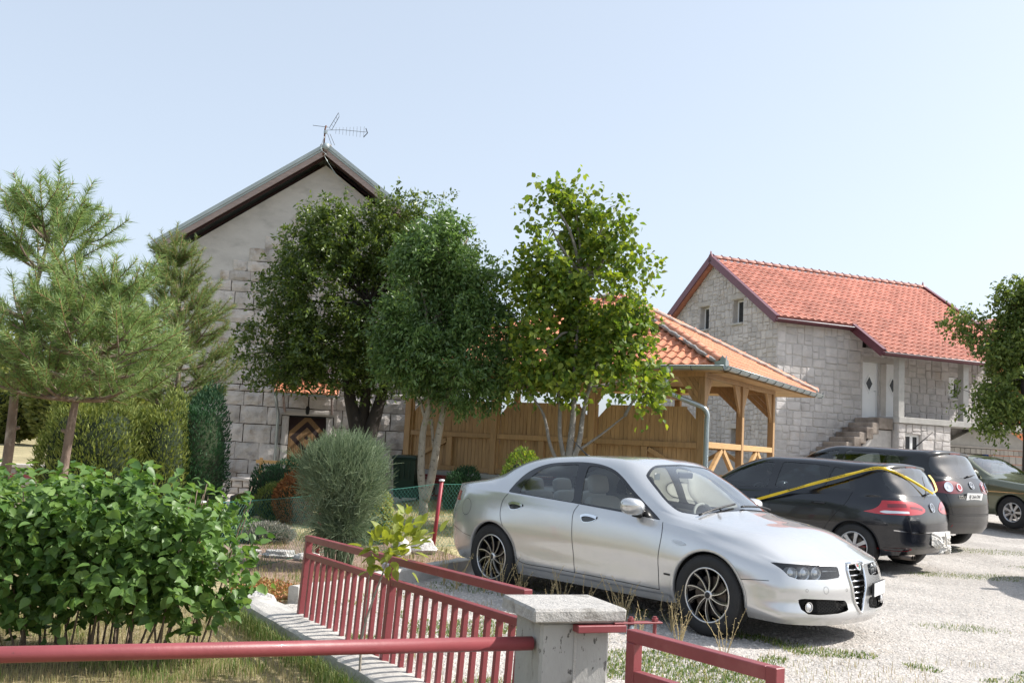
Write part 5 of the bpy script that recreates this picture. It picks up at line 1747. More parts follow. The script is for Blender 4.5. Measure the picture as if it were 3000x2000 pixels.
# front: lamps, grille, intakes
fr = lambda D: (D[:, 0] > 1.75) & (D[:, 8] < .5)
hl = car.cut([(.77, .655), (.62, .650), (.40, .642), (.24, .628), (.235, .548), (.40, .535), (.66, .538), (.72, .56)], 'front', fr)
car.emit('headlamp_lens', hl, M_LAMPGLASS, sep=True, off=-.002)
car.emit('headlamp_housing', hl, M_GLOSSBLACK, sep=True, off=-.075)
for sg in (1, -1):
    e = bpy.data.objects.new('headlamp', None); COL.objects.link(e); e.parent = car.root
    for yy in (.685, .575, .465):
        h = car.hit((yy, .592), 'front')
        L, N = h
        c = L - N * .055
        N = np.array([.95, .31 if yy > .6 else .24, 0]); N /= np.linalg.norm(N)
        ex = np.cross((0, 0, 1), N)
        m = MB()
        V = []; F = []
        prof = [(.0, .042), (.024, .040), (.040, .030), (.046, .018), (.049, .018), (.050, .030), (.053, .02), (.050, -.03)]
        n = 20
        for i in range(n):
            a = 2 * PI * i / n
            for r_, hh in prof:
                V.append(c + ex * r_ * math.cos(a) + np.array([0, 0, 1]) * r_ * math.sin(a) + N * hh)
        k = len(prof)
        for i in range(n):
            j = (i + 1) % n
            for q in range(k - 1):
                F.append((i * k + q, j * k + q, j * k + q + 1, i * k + q + 1))
        V = np.array(V); V[:, 1] *= sg
        m.add(V, F if sg > 0 else [f[::-1] for f in F])
        m.build('projector', M_CLEARLAMP, e, True)
    blade = [car.hit((yy, .597), 'front')[0] - np.array([.01, 0, 0]) for yy in (.41, .36, .30, .25)]
    bl = np.array(blade); bl[:, 1] *= sg
    MB().tube(bl, [.008, .007, .005, .003], 6).build('blade', M_SILVER, e, True)
GR = [(.0, .640), (.115, .638), (.125, .60), (.118, .52), (.095, .42), (.055, .325), (.02, .275), (0, .262), (-.3, .262), (-.3, .64)]
gp = car.cut(GR, 'front', fr)
car.emit('grille_back', gp, M_WELL, off=-.06)
for z, wv in ((.60, .112), (.555, .112), (.51, .105), (.465, .095), (.42, .082), (.375, .065), (.335, .045)):
    h = car.hit((0.02, z), 'front')[0]
    hs = car.hit((wv, z), 'front')[0]
    MB().tube([(hs[0] - .012, -wv, z), (h[0] - .014, 0, z), (hs[0] - .012, wv, z)], .0075, 6).build('grille_bar', M_CHROME, car.root, True)
rim = [car.hit(p, 'front') for p in catmull(np.array([(.118, .638), (.126, .60), (.119, .52), (.096, .42), (.056, .325), (.022, .277), (.001, .262)]), 5)]
pts = [h[0] + h[1] * .004 for h in rim]
pts = pts + [np.array([p[0], -p[1], p[2]]) for p in pts[::-1]]
MB().tube(pts, .011, 8).build('grille_frame', M_CHROME, car.root, True)
pl = [car.hit(p, 'front') for p in ((.0, .262), (.118, .638))]
# chrome cap above the grille and the round badge
h = car.hit((.001, .645), 'front')[0]
MB().tube([(h[0] - .012, -.125, .648), (h[0] + .008, -.06, .655), (h[0] + .014, 0, .657), (h[0] + .008, .06, .655), (h[0] - .012, .125, .648)], .012, 8).build('grille_cap', M_CHROME, car.root, True)
bc = np.array([h[0] + .02, 0, .632]); bn = np.array([.9, 0, .43])
def disc_part(name, c, nrm, r0, h0, mat, r1=None, n=24):
    nrm = np.array(nrm, float); nrm /= np.linalg.norm(nrm)
    ex = np.cross((0, 0, 1.0), nrm); ex /= np.linalg.norm(ex); ey = np.cross(nrm, ex)
    a = np.arange(n) * 2 * PI / n
    ring = lambda r, hh: c + ex * (r * np.cos(a))[:, None] + ey * (r * np.sin(a))[:, None] + nrm * hh
    if r1:
        V = np.concatenate([ring(r0, 0), ring(r0, h0), ring(r1, h0), ring(r1, 0)])
        F = [(k * n + i, k * n + (i + 1) % n, ((k + 1) % 4) * n + (i + 1) % n, ((k + 1) % 4) * n + i) for k in range(4) for i in range(n)]
    else:
        V = np.concatenate([ring(r0, 0), ring(r0, h0)])
        F = [(i, (i + 1) % n, n + (i + 1) % n, n + i) for i in range(n)] + [tuple(range(n, 2 * n))]
    return MB().add(V, F)
badge = disc_part('badge', bc, bn, .038, .008, None, .030); b_o = badge.build('badge', M_CHROME, car.root)
M_BADGE_L = material('badge_enamel_white', (.62, .62, .60), .25, coat=.8)
M_BADGE_G = material('badge_enamel_green', (.03, .16, .09), .25, coat=.8)
M_BADGE_R = material('badge_enamel_red', (.45, .03, .04), .25, coat=.8)
ex_ = np.array([0, 1.0, 0]); ey_ = np.cross(bn / np.linalg.norm(bn), ex_)
def half_disc(a0, a1, mat, nm):
    a = np.linspace(a0, a1, 14); n_ = bn / np.linalg.norm(bn)
    V = [bc + n_ * .006] + [bc + n_ * .006 + ex_ * .030 * math.cos(t) + ey_ * .030 * math.sin(t) for t in a]
    MB().add(V, [(0, i, i + 1) for i in range(1, 14)]).build(nm, mat, b_o)
half_disc(-PI / 2, PI / 2, M_BADGE_G, 'enamel'); half_disc(PI / 2, 3 * PI / 2, M_BADGE_L, 'enamel')
_n = bn / np.linalg.norm(bn)
for a, b in (((0, -.022), (0, .022)), ((-.018, 0), (.018, 0))):
    p = [bc + _n * .009 + ex_ * (q[0] - .010) + ey_ * q[1] * .6 for q in (a, b)]
    MB().beam(p[0], p[1], .006, .003, _n).build('cross', M_BADGE_R, b_o)
# lower intakes
LI = [(.665, .385), (.62, .392), (.40, .382), (.20, .368), (.175, .345), (.165, .29), (.30, .272), (.50, .268), (.60, .275), (.65, .31)]
lip_ = car.cut(LI, 'front', fr)
car.emit('intake_back', lip_, M_WELL, sep=True, off=-.08)
P2 = np.array([car.hit(p, 'front')[0] for p in LI])
for sg in (1, -1):
    m = MB()
    hexr = .0135
    for iy in range(20):
        for iz in range(9):
            cy = .20 + iy * hexr * 1.55; cz = .272 + iz * hexr * 1.75 + (iy % 2) * hexr * .87
            if poly_sdf([(cy, cz)], LI)[0] > -.006: continue
            hh = car.hit((cy, cz), 'front')
            if hh is None or cy > .49: continue
            c = hh[0] - hh[1] * .03
            for k in range(6):
                a0, a1 = k * PI / 3, (k + 1) * PI / 3
                q = []
                for rr in (hexr * .98, hexr * .72):
                    for aa in (a0, a1):
                        q.append((c[0] - (cy + rr * math.cos(aa) - c[1]) * .3, sg * (c[1] + rr * math.cos(aa)), c[2] + rr * math.sin(aa)))
                m.add(q, [(0, 1, 3, 2)])
    m.build('intake_mesh', M_BLACK, car.root)
    hh = car.hit((.585, .330), 'front'); c = hh[0] - hh[1] * .02; c[1] *= sg
    fog = disc_part('fog', c, (.96, .25 * sg, 0), .040, .02, None, .034); fo = fog.build('fog_lamp', M_CHROME, car.root)
    MB().lathe([(0, .028), (.018, .025), (.033, .012)], 18, 'x', c).build('lens', M_CLEARLAMP, fo, True)
# shut lines
rb = lambda pts, view='side', **k: car.ribbon('panel_gap', pts, view, M_GAP, **k)
rb([(-1.17, .985), (-1.225, .90), (-1.225, .76), (-1.14, .60), (-1.02, .42), (-.90, .322), (-.5, .318), (-.17, .316), (.3, .312), (.85, .302)])
rb([(-.185, .945), (-.226, .85), (-.205, .6), (-.185, .44), (-.168, .318)])
rb([(.83, .872), (.856, .77), (.84, .56), (.845, .302)])
rb([(1.66, .50), (1.78, .51), (1.90, .515)], w=.005)
rb([(-2.05, .735), (-1.9, .70), (-1.80, .66)], 'top', w=.006)
rb([(-1.70, .50), (-1.85, .52), (-2.0, .56), (-2.12, .585)], 'side', w=.005)
car.ribbon('fuel_flap', [(-1.80 + .085 * math.cos(t), .80 + .085 * math.sin(t)) for t in np.linspace(0, 2 * PI, 18)[:-1]], 'side', M_GAP, w=.004, closed=True, sides=(-1,), n=3)
# sill rib
car.ribbon('sill_strip', [(-.95, .262), (-.5, .258), (0, .254), (.5, .25), (.95, .25)], 'side', M_SILVER, w=.05, off=.012)
# door handles
for x, z in ((-1.02, .865), (-.02, .830)):
    ring = [(x - .10, z + .012), (x - .06, z + .034), (x + .02, z + .036), (x + .105, z + .018), (x + .06, z - .018), (x - .02, z - .036), (x - .075, z - .03)]
    car.flat('handle_recess', smooth_poly(ring, 3), 'side', M_GLOSSBLACK, .002, (1, -1))
    car.ribbon('door_handle', [(x - .10, z + .010), (x - .05, z + .026), (x + .02, z + .026), (x + .10, z + .012)], 'side', M_CHROME, w=.024, off=.012, n=4)
    car.ribbon('handle_rim', ring, 'side', M_CHROME, w=.005, off=.004, n=4, closed=True)
# side repeater, badge script
car.flat('side_repeater', smooth_poly([(.985, .735), (1.06, .735), (1.13, .712), (1.06, .702), (1.0, .715)], 4), 'side', M_ALUGREY, .006, (1, -1))
car.ribbon('fender_script', [(.90, .445), (.97, .443)], 'side', M_BLACK, w=.016, off=.003, n=3)
# parking sensors, tow cap
for y, z in ((.60, .455), (.18, .45)):
    L = [(y + .011 * math.cos(t), z + .011 * math.sin(t)) for t in np.linspace(0, 2 * PI, 13)[:-1]]
    car.ribbon('parking_sensor', L, 'front', M_GAP, w=.002, off=.001, n=1, closed=True)
car.ribbon('tow_cap', [(.42 + .025 * math.cos(t), .455 + .028 * math.sin(t)) for t in np.linspace(0, 2 * PI, 15)[:-1]], 'front', M_GAP, w=.002, n=1, closed=True, sides=(-1,))
# tail lamps
tl = car.cut([(.50, .965), (.66, .968), (.80, .945), (.86, .90), (.84, .855), (.70, .85), (.5, .88)], 'rear', lambda D: (D[:, 0] < -1.98) & (D[:, 8] < .5))
car.emit('tail_lamp', tl, M_RED, sep=True, off=.002)
# front plate, offset to the car's left
e = car.hit((.42, .43), 'front')[0]
ang = math.atan2(car.hit((.62, .43), 'front')[0][0] - car.hit((.22, .43), 'front')[0][0], .4)
ex = np.array([math.sin(ang), math.cos(ang), 0]); nrm = np.array([math.cos(ang), -math.sin(ang), 0])
o = e + nrm * .004 - ex * .25 - np.array([0, 0, .055])
pb = MB().obox(o, ex * .40, nrm * .016, (0, 0, .115)).build('plate_holder', M_BLACK, car.root)
MB().obox(o + nrm * .0165 + ex * .005 + np.array([0, 0, .005]), ex * .39, nrm * .004, (0, 0, .105)).build('number_plate', M_PLATE, car.root)
emit_part(car, 'body', MB(), M_SILVER) if False else None
car.emit('body', (car.D, car.F), M_SILVER)
# mirrors
def mirror(car, x, y, z, mat, sx=1.0):
    for sg in (1, -1):
        e = bpy.data.objects.new('door_mirror', None); COL.objects.link(e); e.parent = car.root
        prof = []
        n = 18
        V = []; F = []
        st = [(-.075, .35), (-.07, .72), (-.045, .93), (0, 1.0), (.05, .90), (.085, .66), (.105, .30), (.11, .02)]
        for xx, s_ in st:
            for i in range(n):
                a = 2 * PI * i / n
                ca, sa = math.cos(a), math.sin(a)
                yy = .118 * s_ * math.copysign(abs(ca) ** .75, ca); zz = .078 * s_ * math.copysign(abs(sa) ** .8, sa)
                V.append((x + xx * sx, sg * (y + .115 + yy), z + zz + .012 * ca))
        for k in range(len(st) - 1):
            for i in range(n):
                j = (i + 1) % n
                q = (k * n + i, k * n + j, (k + 1) * n + j, (k + 1) * n + i)
                F.append(q if sg < 0 else q[::-1])
        F.append(tuple(range(n)) if sg > 0 else tuple(range(n))[::-1])
        MB().add(V, F).build('mirror_shell', mat, e, True)
        MB().lathe([(0, 0), (.001, 0)], 3, 'x').build('mirror_glass', M_CHROME, e) if False else None
        gl = [(x - .0765 * sx, sg * (y + .115 + .10 * .36 * math.cos(t) * 2.0), z + .065 * .36 * math.sin(t) * 2.0) for t in np.linspace(0, 2 * PI, 17)[:-1]]
        MB().add(gl, [tuple(range(16))]).build('mirror_glass', M_CHROME, e)
        MB().tube([(x + .03, sg * (y - .06), z - .085), (x + .02, sg * (y + .03), z - .078), (x, sg * (y + .10), z - .06)], [.03, .024, .028], 8).build('mirror_foot', M_BLACK, e, True)
mirror(car, .55, .80, .985, M_SILVER)
# wheels
for x in (-WX, WX):
    for sg in (1, -1):
        make_wheel(car, x, sg * .785, WR, .215, .222, 'multi', sg)
underbody(car, SILVER, (-WX, WX), .36)
# wipers
def wiper(car, pts, lift=.02):
    H = [car.hit(p, 'top') for p in catmull(np.array(pts), 5)]
    P = np.array([h[0] + h[1] * lift for h in H if h])
    MB().tube(P, .010, 5).build('wiper', M_BLACK, car.root, True)
wiper(car, [(1.06, -.62), (1.04, -.35), (1.02, -.05)])
wiper(car, [(1.07, -.02), (1.03, .25), (1.0, .55)])
wiper(car, [(1.10, -.36), (1.06, -.34)], .03)
# interior
for y in (.36, -.36):
    make_seat(car, -.05, y, M_SEAT_L, z=.27)
for y in (.42, 0, -.42):
    make_seat(car, -.90, y, M_SEAT_L, .42, True, z=.27)
steering_wheel(car, .42, .36, .82, M_DASH_L)
dp = [(.55, .70), (.50, .84), (.56, .90), (.80, .905), (1.08, .90), (1.08, .6)]
MB().prism(dp, (0, -.72, 0), (1, 0, 0), (0, 0, 1), (0, 1.44, 0)).build('dashboard', M_DASH_L, car.root)
MB().prism([(-1.85, 1.03), (-1.25, 1.0), (-1.25, .6), (-1.85, .6)], (0, -.66, 0), (1, 0, 0), (0, 0, 1), (0, 1.32, 0)).build('parcel_shelf', M_DASH_L, car.root)
MB().box(.40, .43, -.11, .11, 1.24, 1.30, .01).build('rear_view_mirror', M_BLACK, car.root)
for sg in (1, -1):
    MB().prism([(-1.1, .3), (-1.1, .93), (-.2, .90), (.75, .83), (.75, .3)], (0, sg * .765, 0), (1, 0, 0), (0, 0, 1), (0, sg * .02, 0)).build('door_trim', M_DASH_L, car.root)
h = car.hit((-.86, .0), 'top')[0]
MB().tube([h, h + np.array([-.03, 0, .012]), h + np.array([-.26, 0, .17])], [.016, .010, .003], 6).build('aerial', M_BLACK, car.root, True)
h = car.hit((.33, -.34), 'top')[0]
MB().box(h[0] + .12, h[0] + .125, -.50, -.43, 1.22, 1.28).build('window_sticker', M_PLATE, car.root)
silver_car = car
# ------------------------------------------------------------------ black hatchbacks
def hatch_spec(dz, dzr, w):
    """dz lifts the belt, dzr the roof, w scales the width"""
    J = lambda a, b, c, e, f: (a, b, c, 0.0, e, f)
    s = dict(
        rear=[(-2.055, 0, .25, 1.02 + dz, J(.10, .02, .0, .045, .125)), (-2.05, .24, .25, 1.02 + dz, J(.10, .02, .0, .045, .125)), (-2.025, .46, .25, 1.02 + dz, J(.10, .02, .0, .045, .12)),
              (-1.975, .65, .25, 1.015 + dz, J(.10, .02, .0, .045, .115)), (-1.88, .78, .25, 1.01 + dz, J(.10, .03, .01, .045, .105)), (-1.72, .86, .24, 1.00 + dz, J(.10, .03, .015, .035, .085))],
        side=[(-1.52, .885, .23, .995 + dz, J(.10, .04, .015, .02, .065)), (-1.30, .893, .22, .99 + dz, J(.10, .04, .015, .02, .055)), (-1.0, .888, .21, .985 + dz, J(.09, .03, .012, .012, .045)),
              (-.6, .88, .20, .975 + dz, J(.08, .02, .012, .012, .04)), (-.2, .878, .20, .965 + dz, J(.08, .02, .012, .012, .04)), (.2, .878, .20, .955 + dz, J(.08, .02, .012, .012, .04)),
              (.6, .88, .20, .945 + dz, J(.08, .02, .012, .012, .045)), (.95, .885, .20, .93 + dz, J(.09, .03, .012, .015, .055)), (1.30, .893, .21, .90 + dz * .8, J(.10, .04, .015, .02, .075)),
              (1.62, .875, .20, .83 + dz * .6, J(.10, .03, .012, .025, .09))],
        front=[(1.88, .80, .19, .755 + dz * .4, J(.06, .0, .008, .03, .09)), (2.01, .67, .18, .745 + dz * .4, J(.04, -.01, .0, .03, .09)), (2.09, .51, .18, .74 + dz * .4, J(.04, -.01, .0, .03, .09)),
               (2.14, .34, .18, .74 + dz * .4, J(.04, -.01, .0, .03, .09)), (2.17, .17, .18, .74 + dz * .4, J(.04, -.01, .0, .03, .09)), (2.18, 0, .18, .74 + dz * .4, J(.04, -.01, .0, .03, .09))],
        rowf=(0.0, .14, .36, .58, .84, 1.0))
    r = dzr
    s['top'] = [
        [(-1.57, .81, 1.045 + dz), (-1.64, .745, 1.13 + r * .6), (-1.735, .645, 1.205 + r * .7), (-1.79, .36, 1.235 + r * .7), (-1.80, 0, 1.245 + r * .7)],
        [(-1.34, .805, 1.07 + dz), (-1.42, .725, 1.25 + r * .8), (-1.55, .625, 1.385 + r), (-1.65, .36, 1.42 + r), (-1.68, 0, 1.428 + r)],
        [(-1.0, .805, 1.055 + dz), (-1.02, .72, 1.26 + r * .8), (-1.08, .615, 1.412 + r), (-1.12, .38, 1.445 + r), (-1.14, 0, 1.452 + r)],
        [(-.6, .805, 1.045 + dz), (-.6, .722, 1.26 + r * .8), (-.6, .61, 1.428 + r), (-.6, .38, 1.462 + r), (-.6, 0, 1.47 + r)],
        [(-.2, .805, 1.03 + dz), (-.2, .725, 1.25 + r * .8), (-.2, .61, 1.43 + r), (-.2, .38, 1.467 + r), (-.2, 0, 1.477 + r)],
        [(.2, .80, 1.015 + dz), (.2, .725, 1.235 + r * .8), (.2, .61, 1.418 + r), (.2, .38, 1.458 + r), (.2, 0, 1.468 + r)],
        [(.6, .795, 1.0 + dz), (.6, .735, 1.14 + r * .7), (.6, .645, 1.285 + r * .9), (.6, .40, 1.375 + r), (.6, 0, 1.40 + r)],
        [(.95, .785, .98 + dz), (.95, .745, 1.035 + r * .6), (.95, .69, 1.10 + r * .7), (.95, .42, 1.205 + r * .8), (.95, 0, 1.235 + r * .8)],
        [(1.30, .765, .94 + dz * .8), (1.30, .70, .965 + dz * .8), (1.30, .60, .985 + dz * .8), (1.30, .35, 1.005 + dz * .8), (1.30, 0, 1.015 + dz * .8)],
        [(1.62, .735, .865 + dz * .6), (1.62, .65, .89 + dz * .6), (1.62, .5, .91 + dz * .6), (1.62, .28, .925 + dz * .6), (1.62, 0, .93 + dz * .6)]]
    for k in ('rear', 'side', 'front'):
        s[k] = [(c[0], c[1] * w, c[2], c[3], c[4]) for c in s[k]]
    s['top'] = [[(p[0], p[1] * w, p[2]) for p in row] for row in s['top']]
    return s

M_BLUEBLACK = car_paint('black_pearl_paint', (.005, .0065, .011), .0, .22, .45)
M_BLACKP = car_paint('black_car_paint', (.005, .005, .006), .0, .2, .45)
M_BUMPER = material('satin_black_bumper', (.028, .026, .026), .32, coat=.3)
top = lambda D: D[:, 8] > .5

def vw_like_badge(car, c, nrm, r):
    nrm = np.array(nrm, float); nrm /= np.linalg.norm(nrm)
    b = disc_part('badge', c, nrm, r, .012, None, r * .86).build('badge', M_CHROME, car.root)
    disc_part('badge', c - nrm * .002, nrm, r * .86, .004, None).build('badge_field', M_GLOSSBLACK, b)
    ex = np.cross((0, 0, 1.0), nrm); ex /= np.linalg.norm(ex); ey = np.cross(nrm, ex)
    at = lambda p: c + nrm * .006 + ex * p[0] * r + ey * p[1] * r
    for line in ([(-.36, .74), (0, .10), (.36, .74)], [(-.78, .30), (-.42, -.66), (0, .06), (.42, -.66), (.78, .30)]):
        for p, q in zip(line[:-1], line[1:]):
            MB().beam(at(p), at(q), r * .15, .006, nrm).build('badge_letter_stroke', M_CHROME, b)

def hatchback(name, label, loc, rotz, spec, paint, dz, r, w, plus):
    car = Car(name, label, 'car', loc, rotz, spec, paint)
    wx, wr = 1.31, .315
    arches(car, (-wx, wx), .355, .315)
    z = dz
    rz = r
    dlo = catmull(np.array([(-1.30, 1.06 + z), (-1.27, 1.17 + z), (-1.18, 1.31 + rz), (-1.05, 1.375 + rz), (-.8, 1.40 + rz), (-.4, 1.415 + rz), (0, 1.41 + rz), (.28, 1.375 + rz), (.5, 1.30 + rz), (.75, 1.18 + rz * .8), (.95, 1.07 + z), (1.06, .99 + z)]), 4).tolist() + [(.4, 1.0 + z), (-.4, 1.03 + z)]
    sg_ = car.cut(dlo, 'side', lambda D: (D[:, 8] > .5) & (D[:, 7] < 3.6) & (D[:, 1] > .3))
    q1 = catmull(np.array([(-1.22, 1.085 + z), (-1.17, 1.22 + rz * .8), (-1.08, 1.33 + rz), (-.98, 1.355 + rz)]), 3).tolist() + [(-.93, 1.36 + rz), (-.83, 1.07 + z)]
    q2 = [(-.79, 1.06 + z), (-.88, 1.365 + rz), (-.6, 1.385 + rz), (-.28, 1.392 + rz), (-.12, 1.392 + rz), (-.06, 1.04 + z)]
    q3 = [(.06, 1.035 + z)] + catmull(np.array([(.02, 1.388 + rz), (.25, 1.355 + rz), (.46, 1.285 + rz), (.66, 1.19 + rz * .85), (.80, 1.115 + z)]), 3).tolist() + [(.83, 1.012 + z)]
    rest = sg_
    for q, gm in ((q1, M_CARGLASS_DARK), (q2, M_CARGLASS_DARK), (q3, M_CARGLASS)):
        g, rest = split_glass(rest, q)
        car.emit('side_window', g, gm, sep=True, off=-.006)
    car.emit('window_surround', rest, M_GLOSSBLACK, sep=True, off=-.001)
    ws = car.cut([(6.55, 5.5), (6.6, 4.2), (6.75, 3.4), (7.4, 3.2), (8.2, 3.15), (8.75, 3.4), (8.88, 4.2), (8.92, 5.5)], 'uv', top)
    car.emit('windscreen', ws, M_CARGLASS, off=-.004)
    rs = car.cut([(.10, 5.5), (.10, 4.2), (.12, 3.2), (.18, 2.45), (.45, 2.2), (1.0, 2.45), (1.55, 2.75), (1.78, 3.1), (1.84, 4.2), (1.86, 5.5)], 'uv', top)
    car.emit('rear_window', rs, M_CARGLASS_DARK if not plus else M_CARGLASS_DARK, off=-.003)
    rear = lambda D: (D[:, 0] < -1.45) & (D[:, 8] < .5)
    if not plus:
        lamp = [(.20, .855), (.30, .915), (.42, .955), (.62, .972), (.80, .968), (.885, .80), (.88, .785), (.56, .790), (.36, .800), (.26, .825)]
        lp = car.cut(lamp, 'rear', rear)
        f = lp[0][:, 1] - .585
        inn, outr = cut_mesh(lp[0], lp[1], f)
        cl = poly_sdf(outr[0][:, [1, 2]], [(.60, .80), (.60, .838), (.84, .838), (.86, .80)])
        white, redp = cut_mesh(outr[0], outr[1], cl)
        car.emit('tail_lamp', redp, M_RED, sep=True, off=.004)
        car.emit('tail_lamp', inn, M_RED, sep=True, off=.004)
        car.emit('reversing_lamp', white, M_CLEARLAMP, sep=True, off=.005)
        car.ribbon('tail_lamp_fin', [(.30, .86), (.44, .88), (.56, .885)], 'rear', M_REDDARK, w=.03, off=.006, n=4)
        car.ribbon('tail_lamp_fin', [(.62, .91), (.72, .91), (.80, .90)], 'rear', M_REDDARK, w=.05, off=.006, n=4)
    else:
        lamp = smooth_poly([(.30, .985), (.34, 1.05), (.48, 1.085), (.66, 1.075), (.83, 1.03), (.88, .97), (.84, .91), (.66, .885), (.42, .89), (.32, .92)], 4)
        lp = car.cut(lamp, 'rear', rear)
        car.emit('tail_lamp', lp, M_REDDARK, sep=True, off=.004)
        for yy, rr in ((.625, .082), (.40, .060)):
            h = car.hit((yy, .985), 'rear')
            for sg in (1, -1):
                n_ = h[1] * (1, sg, 1); c = h[0] * (1, sg, 1) + n_ * .006
                d = disc_part('lamp_ring', c, n_, rr, .012, None, rr * .8).build('lamp_ring', M_CHROME, car.root)
                disc_part('lamp_ring', c, n_, rr * .8, .006, None).build('lamp_disc', M_CLEARLAMP if yy > .5 else M_RED, d)
                if yy > .5:
                    disc_part('lamp_ring', c + n_ * .007, n_, rr * .3, .004, None).build('lamp_core', M_ALUGREY, d)
    # lower bumper skirt in satin black on the taller car
    if plus:
        sk = car.cutf(lambda D: np.where((D[:, 8] < .5) & (D[:, 0] < -1.60), D[:, 2] - .43, 1.0))
        car.emit('bumper_skirt', sk, M_BUMPER, off=.002)
    else:
        sk = car.cut([(-.2, .2), (.70, .2), (.62, .30), (.40, .345), (-.2, .35)], 'rear', rear)
        car.emit('bumper_diffuser', sk, M_BUMPER, off=-.012)
    car.emit('body', (car.D, car.F), paint)
    rb = lambda pts, view='side', **k: car.ribbon('panel_gap', pts, view, M_GAP, **k)
    rb([(1.0, .965 + z), (1.02, .75), (.98, .45), (.98, .30)])
    rb([(-.0, 1.0 + z), (-.02, .8), (.0, .5), (.0, .30), (.5, .29), (.98, .29)])
    rb([(-1.27, 1.05 + z), (-1.20, .9), (-1.02, .70), (-.88, .50), (-.84, .30), (-.4, .295), (0, .295)])
    for sd in (1,):
        car.ribbon('hatch_gap', [(.74, 1.02 + z), (.71, .96), (.66, .78), (.60, .58), (.56, .545), (.3, .54), (0, .54)], 'rear', M_GAP, w=.006)
    car.ribbon('hatch_gap', [(-1.50, .60), (-1.52, .35), (-1.53, .0)], 'top', M_GAP, w=.006)
    car.ribbon('bumper_edge', [(.80, .585), (.6, .565), (.3, .56), (0, .56)], 'rear', M_BLACK if plus else M_CHROME, w=.012, off=.006)
    car.ribbon('side_crease', [(-1.6, .83 + z), (-1.0, .85 + z), (0, .83 + z), (.9, .81 + z)], 'side', paint, w=.018, off=.004)
    for x in (-.80, .12):
        car.flat('handle_recess', smooth_poly([(x - .10, .87 + z), (x, .895 + z), (x + .10, .87 + z), (x, .845 + z)], 4), 'side', M_BLACK, .002, (1, -1))
        h = [car.hit((x + dx, .872 + z), 'side')[0] for dx in (-.10, -.04, .04, .10)]
        for sg in (1, -1):
            P = np.array(h) * (1, sg, 1) + np.array([0, sg, 0]) * np.array([[.008], [.030], [.030], [.008]])
            MB().tube(P, .012, 6).build('door_handle', paint, car.root, True)
    # roof spoiler with high stop lamp
    sp = []
    yy = np.array([0, .2, .4, .55, .63]) * w
    c0 = [car.hit((-1.56, y_), 'top') for y_ in yy]
    base = np.array([h[0] for h in c0])
    base[:, 2] += .006
    tip = base + np.array([[-.17, 0, -.028], [-.17, 0, -.028], [-.16, 0, -.03], [-.13, 0, -.035], [-.07, 0, -.04]])
    low = tip + np.array([.02, 0, -.035])
    back = base + np.array([-.02, 0, -.06])
    n = 5
    rows = [base, tip, low, back]
    V = []
    for rw in rows:
        full = np.concatenate([rw[::-1] * (1, -1, 1), rw[1:]])
        V.append(full)
    k = len(V[0])
    F = []
    for a in range(3):
        for i in range(k - 1):
            F.append((a * k + i, (a + 1) * k + i, (a + 1) * k + i + 1, a * k + i + 1))
    MB().add(np.concatenate(V), F).build('roof_spoiler', paint, car.root, True)
    t0 = low.mean(0)
    cx = tip[0][0] + .03; cz = low[0][2] + .012
    MB().box(cx - .025, cx + .01, -.17, .17, cz - .012, cz + .016, .006).build('high_stop_lamp', M_REDDARK, car.root)
    # badge, lettering, plate
    h = car.hit((0, .885 if not plus else 1.02), 'rear')
    vw_like_badge(car, h[0] + h[1] * .004, h[1], .062)
    ty = .50 if not plus else .36
    tz = .70 if not plus else .83
    h = car.hit((ty, tz), 'rear'); h2 = car.hit((ty - .1, tz), 'rear')
    ex = (h2[0] - h[0])
    text_part(car, 'GOLF', 'lettering', .068, M_CHROME, basis(h[0] + h[1] * .004, ex, (0, 0, 1)), spacing=1.15)
    if plus:
        h = car.hit((.0, .845), 'rear')
        o = h[0] + h[1] * .006
        Mx = basis(o, (0, -1, 0), np.cross(h[1], (0, -1, 0)) * -1 if False else (h[1][2] * -1, 0, abs(h[1][0])))
        pv = MB().box(-.26, .26, -.056, .056, 0, .008, .003)
        p = pv.build('number_plate', M_PLATE, car.root); p.matrix_local = Mx
        t = text_part(car, 'BJ 266·DN', 'plate_number', .085, M_PLATE_INK, Matrix.Translation((0.0, 0, .010)), parent=p, depth=.0008)
        MB().box(-.135, -.115, -.035, .035, .009, .0105).build('plate_crest', M_RED, p) if False else None
    # rear wiper
    hw = [car.hit((a, b), 'rear') for a, b in ((.02, 1.05 + z), (-.12, 1.065 + z), (-.32, 1.085 + z))]
    P = np.array([q[0] + q[1] * .02 for q in hw])
    MB().tube(P, [.014, .010, .006], 6).build('wiper', M_BLACK, car.root, True)
    # reflectors, exhaust
    if plus:
        car.flat('reflector', [(.80, .40), (.58, .40), (.60, .365), (.78, .365)], 'rear', M_RED, .006, (1, -1))
        h = car.hit((-1.0, .0), 'top')[0]
        MB().tube([h, h + np.array([-.02, 0, .03]), h + np.array([-.34, 0, .30])], [.025, .012, .004], 6).build('aerial', M_BLACK, car.root, True)
    else:
        car.flat('reflector', smooth_poly([(.86, .345), (.70, .355), (.55, .345), (.66, .315), (.80, .318)], 3), 'rear', M_RED, .008, (1, -1))
        for yy in (.62, .54):
            MB().lathe([(.030, -2.02), (.034, -2.02), (.034, -1.75), (.030, -1.75)], 14, 'x', (0, yy, .235)).build('exhaust_pipe', M_DISC, car.root, True)
    mirror(car, .80, .80 * w, 1.02 + z, paint)
    for x in (-wx, wx):
        for sg in (1, -1):
            make_wheel(car, x, sg * .78, wr, .205, .205, 'broad', sg)
    underbody(car, spec, (-wx, wx), .35)
    for y in (.37, -.37):
        make_seat(car, -.05, y, M_SEAT_D, z=.30 + z * .6)
    for y in (.42, -.42):
        make_seat(car, -.90, y, M_SEAT_D, .5, True, z=.30 + z * .6)
